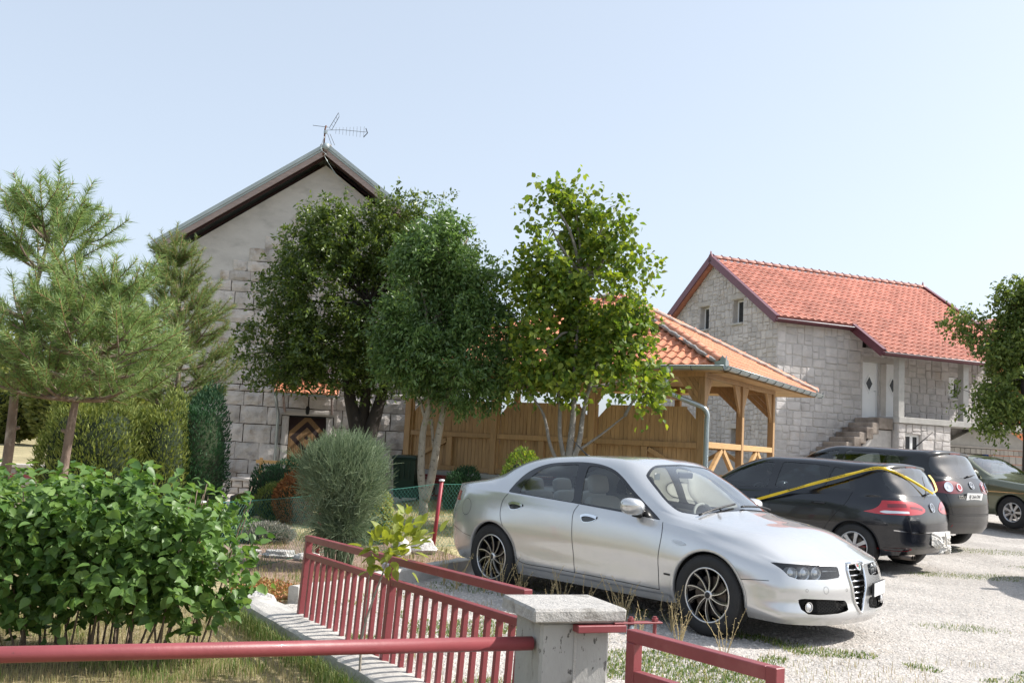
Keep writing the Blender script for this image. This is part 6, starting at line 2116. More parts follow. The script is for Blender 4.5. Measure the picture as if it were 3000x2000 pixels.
    steering_wheel(car, .52, .37, .90 + z, M_DASH_D)
    MB().prism([(.66, .70), (.62, .88), (.70, .95 + z), (1.0, .97 + z), (1.25, .96 + z), (1.25, .6)], (0, -.72, 0), (1, 0, 0), (0, 0, 1), (0, 1.44, 0)).build('dashboard', M_DASH_D, car.root)
    for sg in (1, -1):
        MB().prism([(-1.6, .3), (-1.6, .95 + z), (.9, .93 + z), (.9, .3)], (0, sg * .77, 0), (1, 0, 0), (0, 0, 1), (0, sg * .02, 0)).build('door_trim', M_DASH_D, car.root)
    MB().prism([(-1.80, .98 + z), (-1.25, .98 + z), (-1.25, .6), (-1.80, .6)], (0, -.66, 0), (1, 0, 0), (0, 0, 1), (0, 1.32, 0)).build('parcel_shelf', M_DASH_D, car.root)
    MB().box(.55, .58, -.11, .11, 1.30 + rz, 1.36 + rz, .01).build('rear_view_mirror', M_BLACK, car.root)
    return car

SPEC_G = hatch_spec(0.0, .02, 1.0)
golf = hatchback('black_hatchback', 'glossy black hatchback with yellow tape over its rear window, beside the silver saloon', (4.471, 15.093, .03), 2.346, SPEC_G, M_BLUEBLACK, 0.0, .02, 1.0, False)
SPEC_P = hatch_spec(.10, .12, .985)
plus = hatchback('tall_black_hatchback', 'tall black hatchback with round tail lamps and a white number plate', (6.349, 17.702, .187), 2.248, SPEC_P, M_BLACKP, .10, .12, .985, True)

# ------------------------------------------------------------------ olive green saloon at the right edge
J = lambda a, b, c, e, f: (a, b, c, 0.0, e, f)
SPEC_M = dict(
    rear=[(-2.33, 0, .28, .93, J(.08, .03, .0, .03, .06)), (-2.325, .25, .28, .93, J(.08, .03, .0, .03, .06)), (-2.31, .48, .28, .93, J(.08, .03, .0, .03, .06)), (-2.28, .66, .28, .93, J(.08, .03, .0, .03, .06)), (-2.22, .78, .28, .93, J(.08, .03, .0, .03, .06)), (-2.10, .85, .27, .93, J(.08, .03, .0, .03, .07))],
    side=[(-1.75, .875, .25, .945, J(.09, .03, .01, .02, .07)), (-1.40, .885, .24, .95, J(.09, .03, .01, .02, .06)), (-1.05, .888, .23, .95, J(.09, .03, .01, .02, .05)), (-.6, .89, .23, .95, J(.09, .03, .01, .015, .05)), (-.15, .89, .23, .945, J(.09, .03, .01, .015, .05)), (.3, .89, .23, .94, J(.09, .03, .01, .015, .05)), (.65, .888, .23, .935, J(.09, .03, .01, .015, .055)), (.95, .886, .24, .925, J(.09, .03, .01, .015, .06)), (1.40, .88, .24, .885, J(.09, .03, .01, .015, .07)), (1.80, .87, .25, .85, J(.08, .02, .01, .015, .08))],
    front=[(2.16, .84, .28, .80, J(.06, .02, .0, .02, .05)), (2.26, .74, .28, .795, J(.06, .02, .0, .02, .05)), (2.30, .60, .28, .79, J(.06, .02, .0, .02, .05)), (2.32, .42, .28, .79, J(.06, .02, .0, .02, .05)), (2.33, .2, .28, .79, J(.06, .02, .0, .02, .05)), (2.335, 0, .28, .79, J(.06, .02, .0, .02, .05))],
    rowf=(0.0, .14, .36, .58, .84, 1.0),
    top=[[(-1.78, .75, .975), (-1.80, .6, .985), (-1.8, .4, .99), (-1.8, .2, .995), (-1.8, 0, .995)],
         [(-1.42, .79, .985), (-1.45, .68, 1.01), (-1.5, .55, 1.03), (-1.5, .25, 1.045), (-1.5, 0, 1.05)],
         [(-1.05, .81, 1.0), (-1.05, .73, 1.17), (-1.05, .62, 1.33), (-1.1, .34, 1.37), (-1.1, 0, 1.38)],
         [(-.6, .81, 1.0), (-.6, .73, 1.19), (-.6, .62, 1.375), (-.6, .36, 1.42), (-.6, 0, 1.43)],
         [(-.15, .81, .99), (-.15, .73, 1.19), (-.15, .62, 1.38), (-.15, .36, 1.425), (-.15, 0, 1.438)],
         [(.3, .81, .985), (.27, .735, 1.17), (.24, .64, 1.345), (.22, .38, 1.395), (.2, 0, 1.41)],
         [(.65, .80, .975), (.62, .76, 1.06), (.58, .70, 1.17), (.54, .42, 1.235), (.52, 0, 1.26)],
         [(.95, .785, .955), (.95, .74, .97), (.93, .68, .99), (.90, .42, 1.04), (.88, 0, 1.07)],
         [(1.40, .76, .905), (1.40, .66, .915), (1.40, .5, .925), (1.40, .25, .935), (1.4, 0, .94)],
         [(1.80, .74, .86), (1.80, .62, .87), (1.80, .46, .88), (1.82, .24, .888), (1.82, 0, .89)]])
M_OLIVE = car_paint('olive_green_paint', (.125, .135, .085), .3, .25)
car = Car('olive_saloon', 'old olive green saloon at the right edge, behind the tall black hatchback', 'car', (10.08, 21.25, .36), -1.05, SPEC_M, M_OLIVE)
arches(car, (-1.4, 1.4), .36, .31)
dl = [(-1.30, 1.0), (-1.10, 1.17), (-.92, 1.31), (-.75, 1.345), (.0, 1.352), (.16, 1.335), (.45, 1.16), (.70, 1.0)]
sg_ = car.cut(dl, 'side', lambda D: (D[:, 8] > .5) & (D[:, 7] < 3.5) & (D[:, 1] > .3))
car.emit('side_window', sg_, M_CARGLASS, sep=True, off=-.004)
ws = car.cut([(6.2, 5.5), (6.25, 4), (6.35, 3.3), (7.2, 3.15), (7.85, 3.3), (7.95, 4), (7.97, 5.5)], 'uv', top)
car.emit('windscreen', ws, M_CARGLASS, off=-.003)
rs = car.cut([(2.1, 5.5), (2.2, 3.0), (2.9, 3.2), (2.95, 5.5)], 'uv', top)
car.emit('rear_screen', rs, M_CARGLASS, off=-.003)
fr = lambda D: (D[:, 0] > 1.9) & (D[:, 8] < .5)
ind = car.cut([(.70, .56), (.70, .74), (.90, .74), (.90, .56)], 'front', fr)
car.emit('indicator', ind, M_ORANGE, sep=True, off=.004)
hl = car.cut([(.40, .56), (.40, .76), (.68, .76), (.68, .56)], 'front', fr)
car.emit('headlamp', hl, M_CLEARLAMP, sep=True, off=.004)
gr = car.cut([(-.1, .42), (-.1, .78), (.32, .78), (.28, .42)], 'front', fr)
car.emit('grille', gr, M_BLACK, off=.0)
car.emit('body', (car.D, car.F), M_OLIVE)
car.ribbon('trim_strip', [(-2.0, .70), (-1, .70), (0, .70), (1.0, .70), (2.0, .70)], 'side', M_CHROME, w=.014, off=.006)
car.ribbon('bumper_rubber', [(1.72, .45), (1.9, .45), (2.05, .45), (2.18, .45)], 'side', M_BLACK, w=.13, off=.03)
car.ribbon('bumper_rubber', [(.80, .45), (.5, .45), (0, .45)], 'front', M_BLACK, w=.13, off=.03)
car.ribbon('panel_gap', [(.90, .93), (.92, .7), (.90, .35)], 'side', M_GAP)
car.ribbon('panel_gap', [(1.0, .77), (1.5, .75), (2.0, .72)], 'top', M_GAP)
mirror(car, .62, .80, 1.04, M_OLIVE, .7)
for x in (-1.4, 1.4):
    for sg in (1, -1):
        make_wheel(car, x, sg * .77, .315, .19, .19, 'broad', sg)
underbody(car, SPEC_M, (-1.4, 1.4), .35)
for y in (.36, -.36):
    make_seat(car, -.05, y, M_SEAT_D, z=.32)
MB().prism([(.45, .70), (.42, .90), (.8, .95), (.9, .6)], (0, -.72, 0), (1, 0, 0), (0, 0, 1), (0, 1.44, 0)).build('dashboard', M_DASH_L, car.root)
# ================================================================== plants
def leafmat(name, col, col2, trans=.32, rough=.5, amt=(.15, .95), spec=.4, val=.22):
    return material(name, col, rough, island=val, col2=col2, col2_amt=amt, trans=trans, spec=spec)
M_BARKD = material('dark_bark', (.035, .028, .024), .9, var=(10, .3), bump=[(14, .02), (50, .006)], stretch=(1, 1, .35))  # dark brown bark with random mottling
M_BARKG = material('pale_grey_bark', (.33, .29, .235), .85, var=(8, .22), bump=[(22, .008), (60, .004)], stain=[((.13, .105, .08), 18, .58, .68), ((.36, .26, .10), 4, .66, .78)])
M_BARKM = material('speckled_grey_bark', (.20, .185, .165), .85, var=(12, .3), bump=(30, .006), stain=((.42, .40, .37), 16, .58, .68))
M_BARKP = material('pine_bark', (.20, .145, .115), .9, var=(12, .35), bump=[(16, .02), (45, .008)], stretch=(1, 1, .5), stain=((.40, .33, .28), 9, .55, .7))
M_TWIG = material('brown_twig', (.13, .085, .055), .8)
M_LEAF_A = leafmat('dark_plum_leaf', (.068, .118, .028), (.14, .19, .045), .38, .38, spec=.6)
M_LEAF_B = leafmat('ash_leaflet', (.078, .155, .046), (.15, .235, .075), .36, .38, spec=.6)
M_LEAF_C = leafmat('yellow_green_lime_leaf', (.105, .19, .036), (.22, .275, .05), .46)
M_LEAF_R = leafmat('walnut_leaf', (.085, .14, .035), (.16, .21, .055), .36)
M_LEAF_L = leafmat('lilac_leaf', (.080, .17, .042), (.15, .24, .065), .36, .42)
M_LEAF_S = leafmat('young_sapling_leaf', (.15, .22, .04), (.28, .30, .06), .42)
M_NEEDLE = leafmat('pine_needle', (.145, .255, .085), (.26, .32, .12), .3, .5)
M_NEEDLE2 = leafmat('dark_pine_needle', (.115, .20, .06), (.21, .26, .085), .28, .5)
M_THUJA = leafmat('yellowish_thuja_spray', (.125, .175, .040), (.21, .24, .065), .25, .7)
M_THUJAD = leafmat('deep_green_thuja_spray', (.022, .070, .030), (.045, .105, .045), .2, .7)
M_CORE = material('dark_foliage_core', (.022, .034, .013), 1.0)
M_BROOM = leafmat('grey_green_broom_stem', (.15, .215, .12), (.28, .335, .215), .2, .6)
M_VARI = leafmat('cream_variegated_leaf', (.42, .40, .15), (.20, .28, .07), .3)
M_RUSTF = leafmat('rust_brown_foliage', (.20, .085, .03), (.28, .13, .05), .2, .8)
M_GREYF = leafmat('grey_lavender_foliage', (.24, .23, .19), (.33, .32, .27), .2, .8)
M_BUSHF = leafmat('olive_bush_leaf', (.13, .165, .04), (.23, .25, .08), .3)

def basis_rows(a, n):
    a = a / (np.linalg.norm(a, axis=1)[:, None] + 1e-9)
    s = np.cross(a, n); s /= np.linalg.norm(s, axis=1)[:, None] + 1e-9
    return a, s, np.cross(s, a)
def leaves(P, A, N, Ls, ratio, shape='rhomb', curl=.15):
    """one leaf per row: base point P, axis A, rough normal N, length Ls"""
    a, s, n = basis_rows(A, N)
    if shape == 'rhomb':
        T = np.array([(0, 0, 0), (.5, .45, .10), (0, 1, -curl), (-.5, .45, .10)]); F = np.array([(0, 1, 2), (0, 2, 3)])
    elif shape == 'broad':
        T = np.array([(0, 0, 0), (.42, .22, .10), (.5, .50, .10), (0, 1, -curl), (-.5, .50, .10), (-.42, .22, .10), (0, .45, -.02)])
        F = np.array([(0, 1, 6), (1, 2, 6), (2, 3, 6), (3, 4, 6), (4, 5, 6), (5, 0, 6)])
    else:                                                       # single sliver
        T = np.array([(-.5, 0, 0), (.5, 0, 0), (0, 1, -curl)]); F = np.array([(0, 1, 2)])
    L = np.broadcast_to(np.asarray(Ls, float), (len(P),))[:, None, None]
    V = P[:, None, :] + L * (s[:, None, :] * (T[:, 0] * ratio)[None, :, None] + a[:, None, :] * T[:, 1][None, :, None] + n[:, None, :] * (T[:, 2] * ratio)[None, :, None])
    k = len(T)
    Fi = (np.arange(len(P)) * k)[:, None, None] + F[None]
    return V.reshape(-1, 3), Fi.reshape(-1, 3)
def unit(n, r):
    v = r.normal(size=(n, 3)); return v / np.linalg.norm(v, axis=1)[:, None]
def wob(p, s, ph=0.0):
    return np.sin(p[:, 0] * s + 1.3 + ph) * np.sin(p[:, 1] * s * 1.1 + .7 + ph * 2) + np.sin(p[:, 2] * s * .9 + 2.1 - ph) * np.sin((p[:, 0] + p[:, 1]) * s * .7 + ph) * .8
def crown_points(ell, n, r, shell=(.45, 1.0), gap=-.55, gs=3.2, lower=None):
    E = np.array(ell, float)
    w = E[:, 3] * E[:, 4] * E[:, 5]; w = w / w.sum()
    out = []; tot = 0
    while tot < n:
        i = r.choice(len(E), n, p=w)
        u = unit(n, r)
        rad = shell[0] + (shell[1] - shell[0]) * r.random(n) ** .55
        p = E[i, :3] + u * E[i, 3:6] * rad[:, None]
        keep = wob(p, gs) > gap + r.normal(0, .25, n)
        if lower is not None: keep &= p[:, 2] > lower + .25 * np.sin(p[:, 0] * 4)
        out.append(np.concatenate([p[keep], u[keep]], 1)); tot += keep.sum()
    o = np.concatenate(out)[:n]
    return o[:, :3], o[:, 3:]
def limb(m, pts, r0, r1, n=7, seg=5):
    P = catmull(np.array(pts, float), seg)
    m.tube(P, np.linspace(r0, r1, len(P)), n)
    return P
def broad_tree(name, label, base, trunks, ell, n_twig, per, Ls, ratio, lm, bark, seed, twig_len=.28, shape='rhomb', droop=.25, upb=.3, gap=-.55, gs=3.2, shell=(.45, 1.0), lower=None, spread=.10):
    r = np.random.default_rng(seed)
    t = thing(name, label, 'tree', base)
    m = MB(); ends = []
    for pts, r0, r1 in trunks:
        P = limb(m, pts, r0, r1, 10); ends += [P[len(P) // 2], P[-1], P[int(len(P) * .75)]]
    ends = np.array(ends)
    E = np.array(ell)
    for e in E:                                                 # limbs into every lobe
        k = np.argmin(np.linalg.norm(ends - e[:3], axis=1) + r.random(len(ends)) * .3)
        a = ends[k]; mid = (a + e[:3]) / 2 + r.normal(0, .08, 3)
        limb(m, [a, mid, e[:3]], .035, .014, 6, 3)
    p, u = crown_points(ell, n_twig, r, shell, gap, gs, lower)
    for q in p[r.choice(len(p), min(90, len(p)), replace=False)]:
        k = np.argmin(np.linalg.norm(E[:, :3] - q, axis=1)); a = E[k, :3]
        limb(m, [a, (a + q) / 2 + r.normal(0, .06, 3), q], .010, .003, 4, 2)
    m.build('trunk', bark, t, True)
    k_ = r.random(n_twig) < .13                                 # sprigs that break the outline
    p = p + u * (k_ * r.uniform(.05, .22, n_twig))[:, None] + np.array([0, 0, 1.0]) * (k_ * r.uniform(0, .12, n_twig))[:, None]
    d = u + np.array([0, 0, upb]) + r.normal(0, .45, u.shape); d /= np.linalg.norm(d, axis=1)[:, None]
    tt = np.linspace(0, 1, per)
    lens = twig_len * r.uniform(.6, 1.3, n_twig)
    P = p[:, None, :] + d[:, None, :] * (tt[None, :, None] - .35) * lens[:, None, None] + r.normal(0, spread * .35, (n_twig, per, 3))
    P[:, :, 2] -= (tt ** 2)[None] * lens[:, None] * droop * .6
    P = P.reshape(-1, 3); n = len(P)
    A = np.repeat(d, per, 0) * .6 + unit(n, r) * .9 - np.array([0, 0, droop])
    N = unit(n, r) + np.array([0, 0, .9])
    V, F = leaves(P, A, N, Ls * r.uniform(.65, 1.25, n), ratio, shape)
    link('crown', np_mesh('crown', V, F), lm, t)
    return t

# --- the dark spreading tree before the stone house
broad_tree('broad_leafed_tree', 'big dark green tree with a black forked trunk in front of the stone house', (-2.92, 20.0, 0),
    [([(0.0, 0, -.1), (-.02, 0, .8), (-.10, 0, 1.55), (-.30, .05, 2.2), (-.5, 0, 3.1)], .27, .07), ([(.02, 0, 1.0), (.18, 0, 1.7), (.34, .05, 2.4), (.6, 0, 3.3)], .19, .06), ([(-.05, .05, 1.5), (0, .1, 2.6), (-.05, 0, 4.2)], .14, .04)],
    [(-2.0, 0, 3.1, .72, .8, .70), (-1.75, 0, 4.25, .62, .7, .65), (-1.45, 0, 5.5, .55, .6, .62), (-1.2, 0, 5.0, .7, .8, .6), (-.9, 0, 3.2, 1.05, 1.0, .85), (-1.45, 0, 2.85, .8, .8, .55), (-.4, .1, 2.75, .9, .9, .5), (.45, 0, 3.0, .85, .9, .7), (-.9, 0, 4.35, 1.0, 1.0, .95), (.2, 0, 4.2, 1.0, 1.1, 1.0), (.75, .1, 5.15, .75, .8, .75), (-.35, 0, 5.45, .95, .9, .75), (-.85, 0, 5.55, .55, .6, .55), (.3, 0, 5.75, .6, .7, .6), (1.15, 0, 5.4, .45, .5, .65), (1.0, 0, 4.0, .7, .8, .8), (-1.45, 0, 3.8, .5, .6, .6), (1.55, 0, 5.1, .55, .6, .7), (1.5, 0, 4.1, .6, .7, .7), (1.15, 0, 6.05, .42, .5, .5), (.3, 0, 6.15, .5, .5, .42), (-.75, 0, 6.1, .5, .5, .42), (-1.3, 0, 6.05, .35, .4, .38)],
    2900, 20, .098, .46, M_LEAF_A, M_BARKD, 3, .30, upb=.55, gap=-.60, gs=3.0, shell=(.35, 1.03))
# --- ash
broad_tree('ash_tree', 'mid green feathery ash with pale twin stems on the garden lawn', (-1.40, 17.6, .12),
    [([(0, 0, -.1), (-.02, 0, .35), (-.09, 0, .8), (-.10, 0, 1.5), (-.02, 0, 2.1), (-.15, 0, 3.0)], .085, .04), ([(0, 0, .30), (.10, .02, .75), (.17, .03, 1.4), (.27, .05, 2.1), (.45, 0, 2.9)], .085, .04), ([(-.04, 0, 1.65), (-.02, 0, 2.2), (.08, .05, 2.9)], .035, .02), ([(-.08, 0, 1.75), (-.25, .05, 2.2), (-.55, 0, 2.7)], .03, .02), ([(.02, .08, 1.75), (.06, .1, 1.5), (.09, .06, 1.25)], .032, .022)],
    [(-.05, 0, 2.85, .85, .85, .55), (.55, 0, 2.55, .75, .8, .55), (-.55, 0, 2.85, .55, .6, .5), (.0, 0, 3.65, .95, .9, .75), (.75, 0, 3.3, .65, .7, .65), (.0, 0, 4.55, .8, .8, .7), (.45, 0, 4.4, .6, .6, .6), (-.35, 0, 4.2, .6, .6, .6), (.15, 0, 5.0, .45, .5, .5), (1.05, 0, 2.6, .4, .5, .6), (.5, 0, 5.05, .25, .3, .35), (1.25, 0, 3.05, .5, .6, .75), (.85, 0, 4.0, .55, .6, .6), (-.75, 0, 3.4, .4, .5, .5)],
    2300, 24, .098, .38, M_LEAF_B, M_BARKG, 5, .26, droop=.55, upb=.25, gap=-.28, gs=3.4, shell=(.38, 1.06), spread=.14)
# --- yellow-green tree before the pavilion
broad_tree('lime_green_tree', 'yellow green broad-leaved tree in front of the plank pavilion', (1.06, 17.0, .08),
    [([(0, 0, -.05), (0, 0, .7), (.02, 0, 1.3), (.06, 0, 1.9), (.05, 0, 2.8), (.1, 0, 4.4)], .095, .02), ([(.0, 0, .95), (.18, 0, 1.5), (.25, .05, 2.1), (.45, 0, 3.0)], .06, .025), ([(0, 0, 1.0), (-.15, 0, 1.6), (-.2, 0, 2.3), (-.45, 0, 3.1)], .045, .02), ([(-.02, 0, .9), (-.3, 0, 1.4), (-.45, .05, 1.95), (-.75, 0, 2.35)], .035, .018), ([(.15, 0, 1.35), (.55, .05, 1.65), (.95, 0, 2.0)], .025, .012)],
    [(0, 0, 3.4, .95, .85, .7), (-.55, 0, 3.0, .55, .6, .55), (.65, 0, 3.2, .75, .7, .6), (-.5, 0, 3.9, .55, .6, .6), (.5, 0, 4.05, .75, .7, .6), (0, 0, 4.6, .75, .7, .6), (-.45, 0, 5.2, .55, .5, .65), (.5, 0, 5.1, .6, .5, .6), (-.75, 0, 4.5, .45, .5, .5), (.95, 0, 4.4, .45, .5, .5), (-.1, 0, 5.75, .28, .3, .45), (-.55, 0, 5.8, .22, .2, .38), (.5, 0, 5.6, .25, .3, .4), (.25, -.1, 2.65, .8, .7, .40), (1.05, -.1, 2.55, .6, .6, .35), (-.75, 0, 2.55, .35, .4, .4), (.95, 0, 3.7, .4, .5, .45), (1.2, -.1, 2.35, .4, .4, .25)],
    1150, 12, .108, .74, M_LEAF_C, M_BARKM, 9, .34, 'broad', droop=.45, upb=.35, gap=.05, gs=4.0, shell=(.35, 1.08), spread=.16)
# --- tree at the right edge, before the red-roofed house
broad_tree('walnut_tree', 'leafy tree reaching in from the right edge in front of the porch', (16.15, 30.6, .6),
    [([(0, 0, -.1), (.02, 0, 1.2), (0, 0, 2.4), (-.1, 0, 3.8), (0, 0, 5.2)], .20, .06)],
    [(0, 0, 3.6, 1.6, 1.5, 1.1), (-1.15, 0, 3.05, .75, .8, .75), (.3, 0, 5.0, 1.3, 1.3, 1.0), (-1.35, 0, 4.7, .95, .8, .42), (-.45, 0, 6.1, .55, .6, .62), (.6, 0, 6.2, .9, .9, .8), (-1.0, .1, 2.4, .5, .5, .45), (1.8, 0, 4.6, 1.2, 1.2, 1.6), (-1.95, 0, 5.45, .65, .6, .35), (-1.6, 0, 3.2, .65, .6, .65), (-.2, 0, 6.5, .5, .5, .6)],
    1800, 20, .15, .52, M_LEAF_R, M_BARKD, 13, .5, droop=.45, upb=.3, gap=-.45, gs=1.7, shell=(.35, 1.02), spread=.2)

# --- pines
def pine(name, label, base, lean, H, whorls, nm, seed, sub=5, need=.11, shoot=.34, dens=110):
    r = np.random.default_rng(seed)
    t = thing(name, label, 'tree', base)
    tr = MB()
    zz = np.linspace(-.1, H, 14)
    axis = lambda z: np.array([lean[0] * z / H + .04 * math.sin(z * 2.1 + seed), lean[1] * z / H + .03 * math.cos(z * 1.7), z])
    P = [axis(z) for z in zz]
    tr.tube(P, np.interp(zz, [-.1, .5, H * .5, H], [.075, .066, .042, .010]) * (1 + r.normal(0, .05, 14)), 10)
    for z in (.95, 1.35):
        a = r.uniform(0, 6); c = axis(z)
        tr.tube([c, c + np.array([math.cos(a) * .09, math.sin(a) * .09, .03])], [.03, .018], 6)
    shoots = []
    def add(p, d, l): shoots.append((p, d / np.linalg.norm(d), l))
    for z, L, el, nb in whorls:
        a0 = r.uniform(0, 2 * PI)
        for k in range(nb):
            a = a0 + 2 * PI * k / nb + r.normal(0, .15)
            h = np.array([math.cos(a), math.sin(a), 0])
            c = axis(z); Lk = L * r.uniform(.8, 1.15)
            tip = c + h * Lk * math.cos(el) + np.array([0, 0, Lk * math.sin(el)])
            mid = c + h * Lk * .55 * math.cos(el) + np.array([0, 0, Lk * .42 * math.sin(el) - .04 * Lk])
            Q = limb(tr, [c, mid, tip], .022 * (Lk / .9 + .3), .008, 6, 4)
            dirn = Q[-1] - Q[-3]
            add(tip - dirn / np.linalg.norm(dirn) * .05, dirn + np.array([0, 0, .25]) * np.linalg.norm(dirn), shoot * r.uniform(.8, 1.2))
            for s in range(sub):
                f = r.uniform(.30, .98); q = Q[int(f * (len(Q) - 1))]
                sd_ = np.cross(h, (0, 0, 1)) * r.choice([-1, 1])
                d = h * r.uniform(.3, .9) + sd_ * r.uniform(.3, 1.0) + np.array([0, 0, r.uniform(.15, .75)])
                d /= np.linalg.norm(d)
                l2 = Lk * r.uniform(.16, .42)
                e = q + d * l2
                tr.tube([q, (q + e) / 2 + np.array([0, 0, -.01]), e], [.009, .007, .006], 4)
                add(e - d * .04, d + np.array([0, 0, .25]), shoot * r.uniform(.65, 1.1))
                if r.random() < .5: add(q + d * l2 * .5, d + r.normal(0, .5, 3) + np.array([0, 0, .3]), shoot * .7)
    top = axis(H)
    add(top - np.array([0, 0, .06]), np.array([0.02, 0, 1.0]), shoot * 1.15)
    for k in range(5):
        a = k * 1.257 + .3; add(top - np.array([0, 0, .10]), np.array([math.cos(a) * .55, math.sin(a) * .55, 1.0]), shoot * .85)
    sh = MB(); NP = []; ND = []; NL = []
    for p, d, l in shoots:
        sh.tube([p, p + d * l * .5 + np.array([0, 0, .004]), p + d * l], [.0065, .0055, .004], 4)
        n = int(dens * l / .34)
        f = r.random(n) * 1.25 - .25
        rad = unit(n, r); rad -= d * (rad @ d)[:, None]; rad /= np.linalg.norm(rad, axis=1)[:, None] + 1e-9
        NP.append(p + d * (f * l)[:, None]); ND.append(d * r.uniform(.5, 1.1, n)[:, None] + rad); NL.append(need * r.uniform(.75, 1.15, n))
    NP, ND, NL = np.concatenate(NP), np.concatenate(ND), np.concatenate(NL)
    V, F = leaves(NP, ND, unit(len(NP), r), NL, .072, 'sliver', .8)
    link('crown', np_mesh('crown', V, F), nm, t)
    tr.build('trunk', M_BARKP, t, True)
    tag(sh.build('shoot', material('orange_brown_shoot_' + str(seed), (.27, .15, .08), .8), t, True), kind='stuff')
    return t
pine('pine_tree', 'young pine at the left edge with an upright open top', (-5.93, 11.6, 0), (.32, 0), 4.15,
     [(1.95, .95, .20, 6), (2.3, .98, .32, 6), (2.65, .85, .48, 5), (3.25, .68, .70, 5), (3.6, .50, .9, 5)], M_NEEDLE, 31, 6, .135, .42, 120)
pine('pine_tree', 'full young pine just right of the open-topped one, with branches sweeping right', (-5.15, 11.2, 0), (.55, -.1), 3.05,
     [(1.72, .92, .18, 6), (1.95, 1.0, .26, 6), (2.2, .95, .36, 6), (2.45, .80, .48, 6), (2.75, .55, .7, 5)], M_NEEDLE, 32, 8, .12, .36, 120)
pine('pine_tree', 'darker pine in front of the house eave, behind the other pines', (-5.75, 17.7, 0), (-.45, 0), 4.85,
     [(1.85, .9, .28, 7), (2.15, 1.0, .34, 7), (2.5, .95, .42, 7), (2.85, .85, .5, 7), (3.2, .74, .58, 7), (3.55, .64, .68, 6), (3.95, .52, .8, 6), (4.35, .38, .95, 5)], M_NEEDLE2, 33, 9, .09, .36, 150)

# --- clipped conifers
def conifer(name, label, cat, loc, size, lm, n, seed, L=.055, group=None, taper=.85, ratio=.30, square=3.0, core=True, up=1.0):
    """clipped shape: super-ellipsoid body of upright sprays round a dark core"""
    r = np.random.default_rng(seed)
    t = thing(name, label, cat, loc, r.uniform(-.3, .3) if square < 3 else 0.0)
    u = unit(n, r)
    e = (np.abs(u) ** square).sum(1) ** (-1 / square)
    p = u * e[:, None]
    p[:, 2] = p[:, 2] * .5 + .5
    k = 1 - (1 - taper) * p[:, 2]
    q = np.stack([p[:, 0] * size[0] * k, p[:, 1] * size[1] * k, p[:, 2] * size[2]], 1)
    q *= (1 + .07 * wob(q, 7.0) + r.normal(0, .035, n))[:, None] * np.array([1, 1, 1])
    q[:, 2] = np.clip(q[:, 2], .02, None)
    A = u * np.array([.8, .8, .5]) + np.array([0, 0, up]) + r.normal(0, .35, (n, 3))
    V, F = leaves(q - A * L * .4, A, u + r.normal(0, .5, (n, 3)), L * r.uniform(.6, 1.4, n), ratio)
    link('crown', np_mesh('crown', V, F), lm, t)
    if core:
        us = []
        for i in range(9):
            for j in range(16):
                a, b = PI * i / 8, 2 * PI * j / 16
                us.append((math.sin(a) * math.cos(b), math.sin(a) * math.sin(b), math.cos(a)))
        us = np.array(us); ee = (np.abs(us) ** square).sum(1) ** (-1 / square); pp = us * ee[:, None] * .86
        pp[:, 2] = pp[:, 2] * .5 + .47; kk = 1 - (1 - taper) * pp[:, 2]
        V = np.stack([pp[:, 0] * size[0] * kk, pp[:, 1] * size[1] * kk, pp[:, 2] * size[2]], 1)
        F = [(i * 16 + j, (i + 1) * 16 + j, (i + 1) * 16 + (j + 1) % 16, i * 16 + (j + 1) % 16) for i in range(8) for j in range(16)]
        link('dark_core', poly_mesh('dark_core', V, F, True), M_CORE, t)  # opaque dark filler body stops the view through the sprays
    MB().tube([(0, 0, -.05), (0, 0, size[2] * .5)], .05, 7).build('stem', M_BARKD, t)
    return t
conifer('clipped_conifer', 'wide yellowish green clipped conifer behind the pine trunks', 'conifer', (-6.45, 15.6, 0), (.85, .75, 1.86), M_THUJA, 15000, 41, .075, square=3.2)
conifer('clipped_conifer', 'narrow mid green clipped conifer between the wide one and the dark one', 'conifer', (-5.50, 16.0, 0), (.42, .6, 1.86), M_THUJA, 8000, 42, .07, square=3.2)
conifer('clipped_conifer', 'dark green clipped conifer nearest the stone house corner', 'conifer', (-5.12, 16.6, 0), (.42, .7, 1.98), M_THUJAD, 10000, 43, .065, square=4, taper=.8)
conifer('clipped_shrub', 'dark clipped juniper mound left of the grey green broom', 'shrub', (-4.05, 18.3, 0), (.62, .55, .92), M_THUJAD, 7000, 44, .06, square=3)
conifer('clipped_shrub', 'small bright green mound in front of the dark juniper', 'shrub', (-3.78, 16.9, 0), (.42, .4, .62), M_THUJA, 4000, 45, .05, square=2.5)
conifer('rust_shrub', 'rust brown dried conifer beside the grey green broom', 'shrub', (-3.45, 16.4, 0), (.34, .34, .78), M_RUSTF, 4500, 46, .06, square=2.2, up=.4)
conifer('clipped_shrub', 'boxy dark green shrub against the foot of the plank wall', 'shrub', (-.80, 19.35, .12), (.36, .34, .80), M_THUJAD, 6500, 47, .055, square=5)
conifer('round_shrub', 'small round yellowish shrub beside the dark stone trough', 'shrub', (-4.42, 17.0, .0), (.24, .24, .40), M_THUJA, 2500, 48, .04, square=2)
conifer('variegated_shrub', 'cream and green variegated shrub to the right of the broom', 'shrub', (-1.82, 13.9, 0), (.32, .32, .74), M_VARI, 4200, 49, .055, ratio=.6, square=2.2, up=.2)
conifer('leafy_shrub', 'light green leafy shrub peeking over the silver saloon roof', 'shrub', (.28, 15.6, .05), (.45, .4, 1.28), M_LEAF_C, 5000, 50, .045, ratio=.55, square=2.4, up=.8)
conifer('grey_mound', 'pale grey lavender mound in the garden bed behind the chain link', 'shrub', (-3.15, 13.4, 0), (.40, .30, .26), M_GREYF, 3200, 51, .05, ratio=.22, square=2, up=.5)
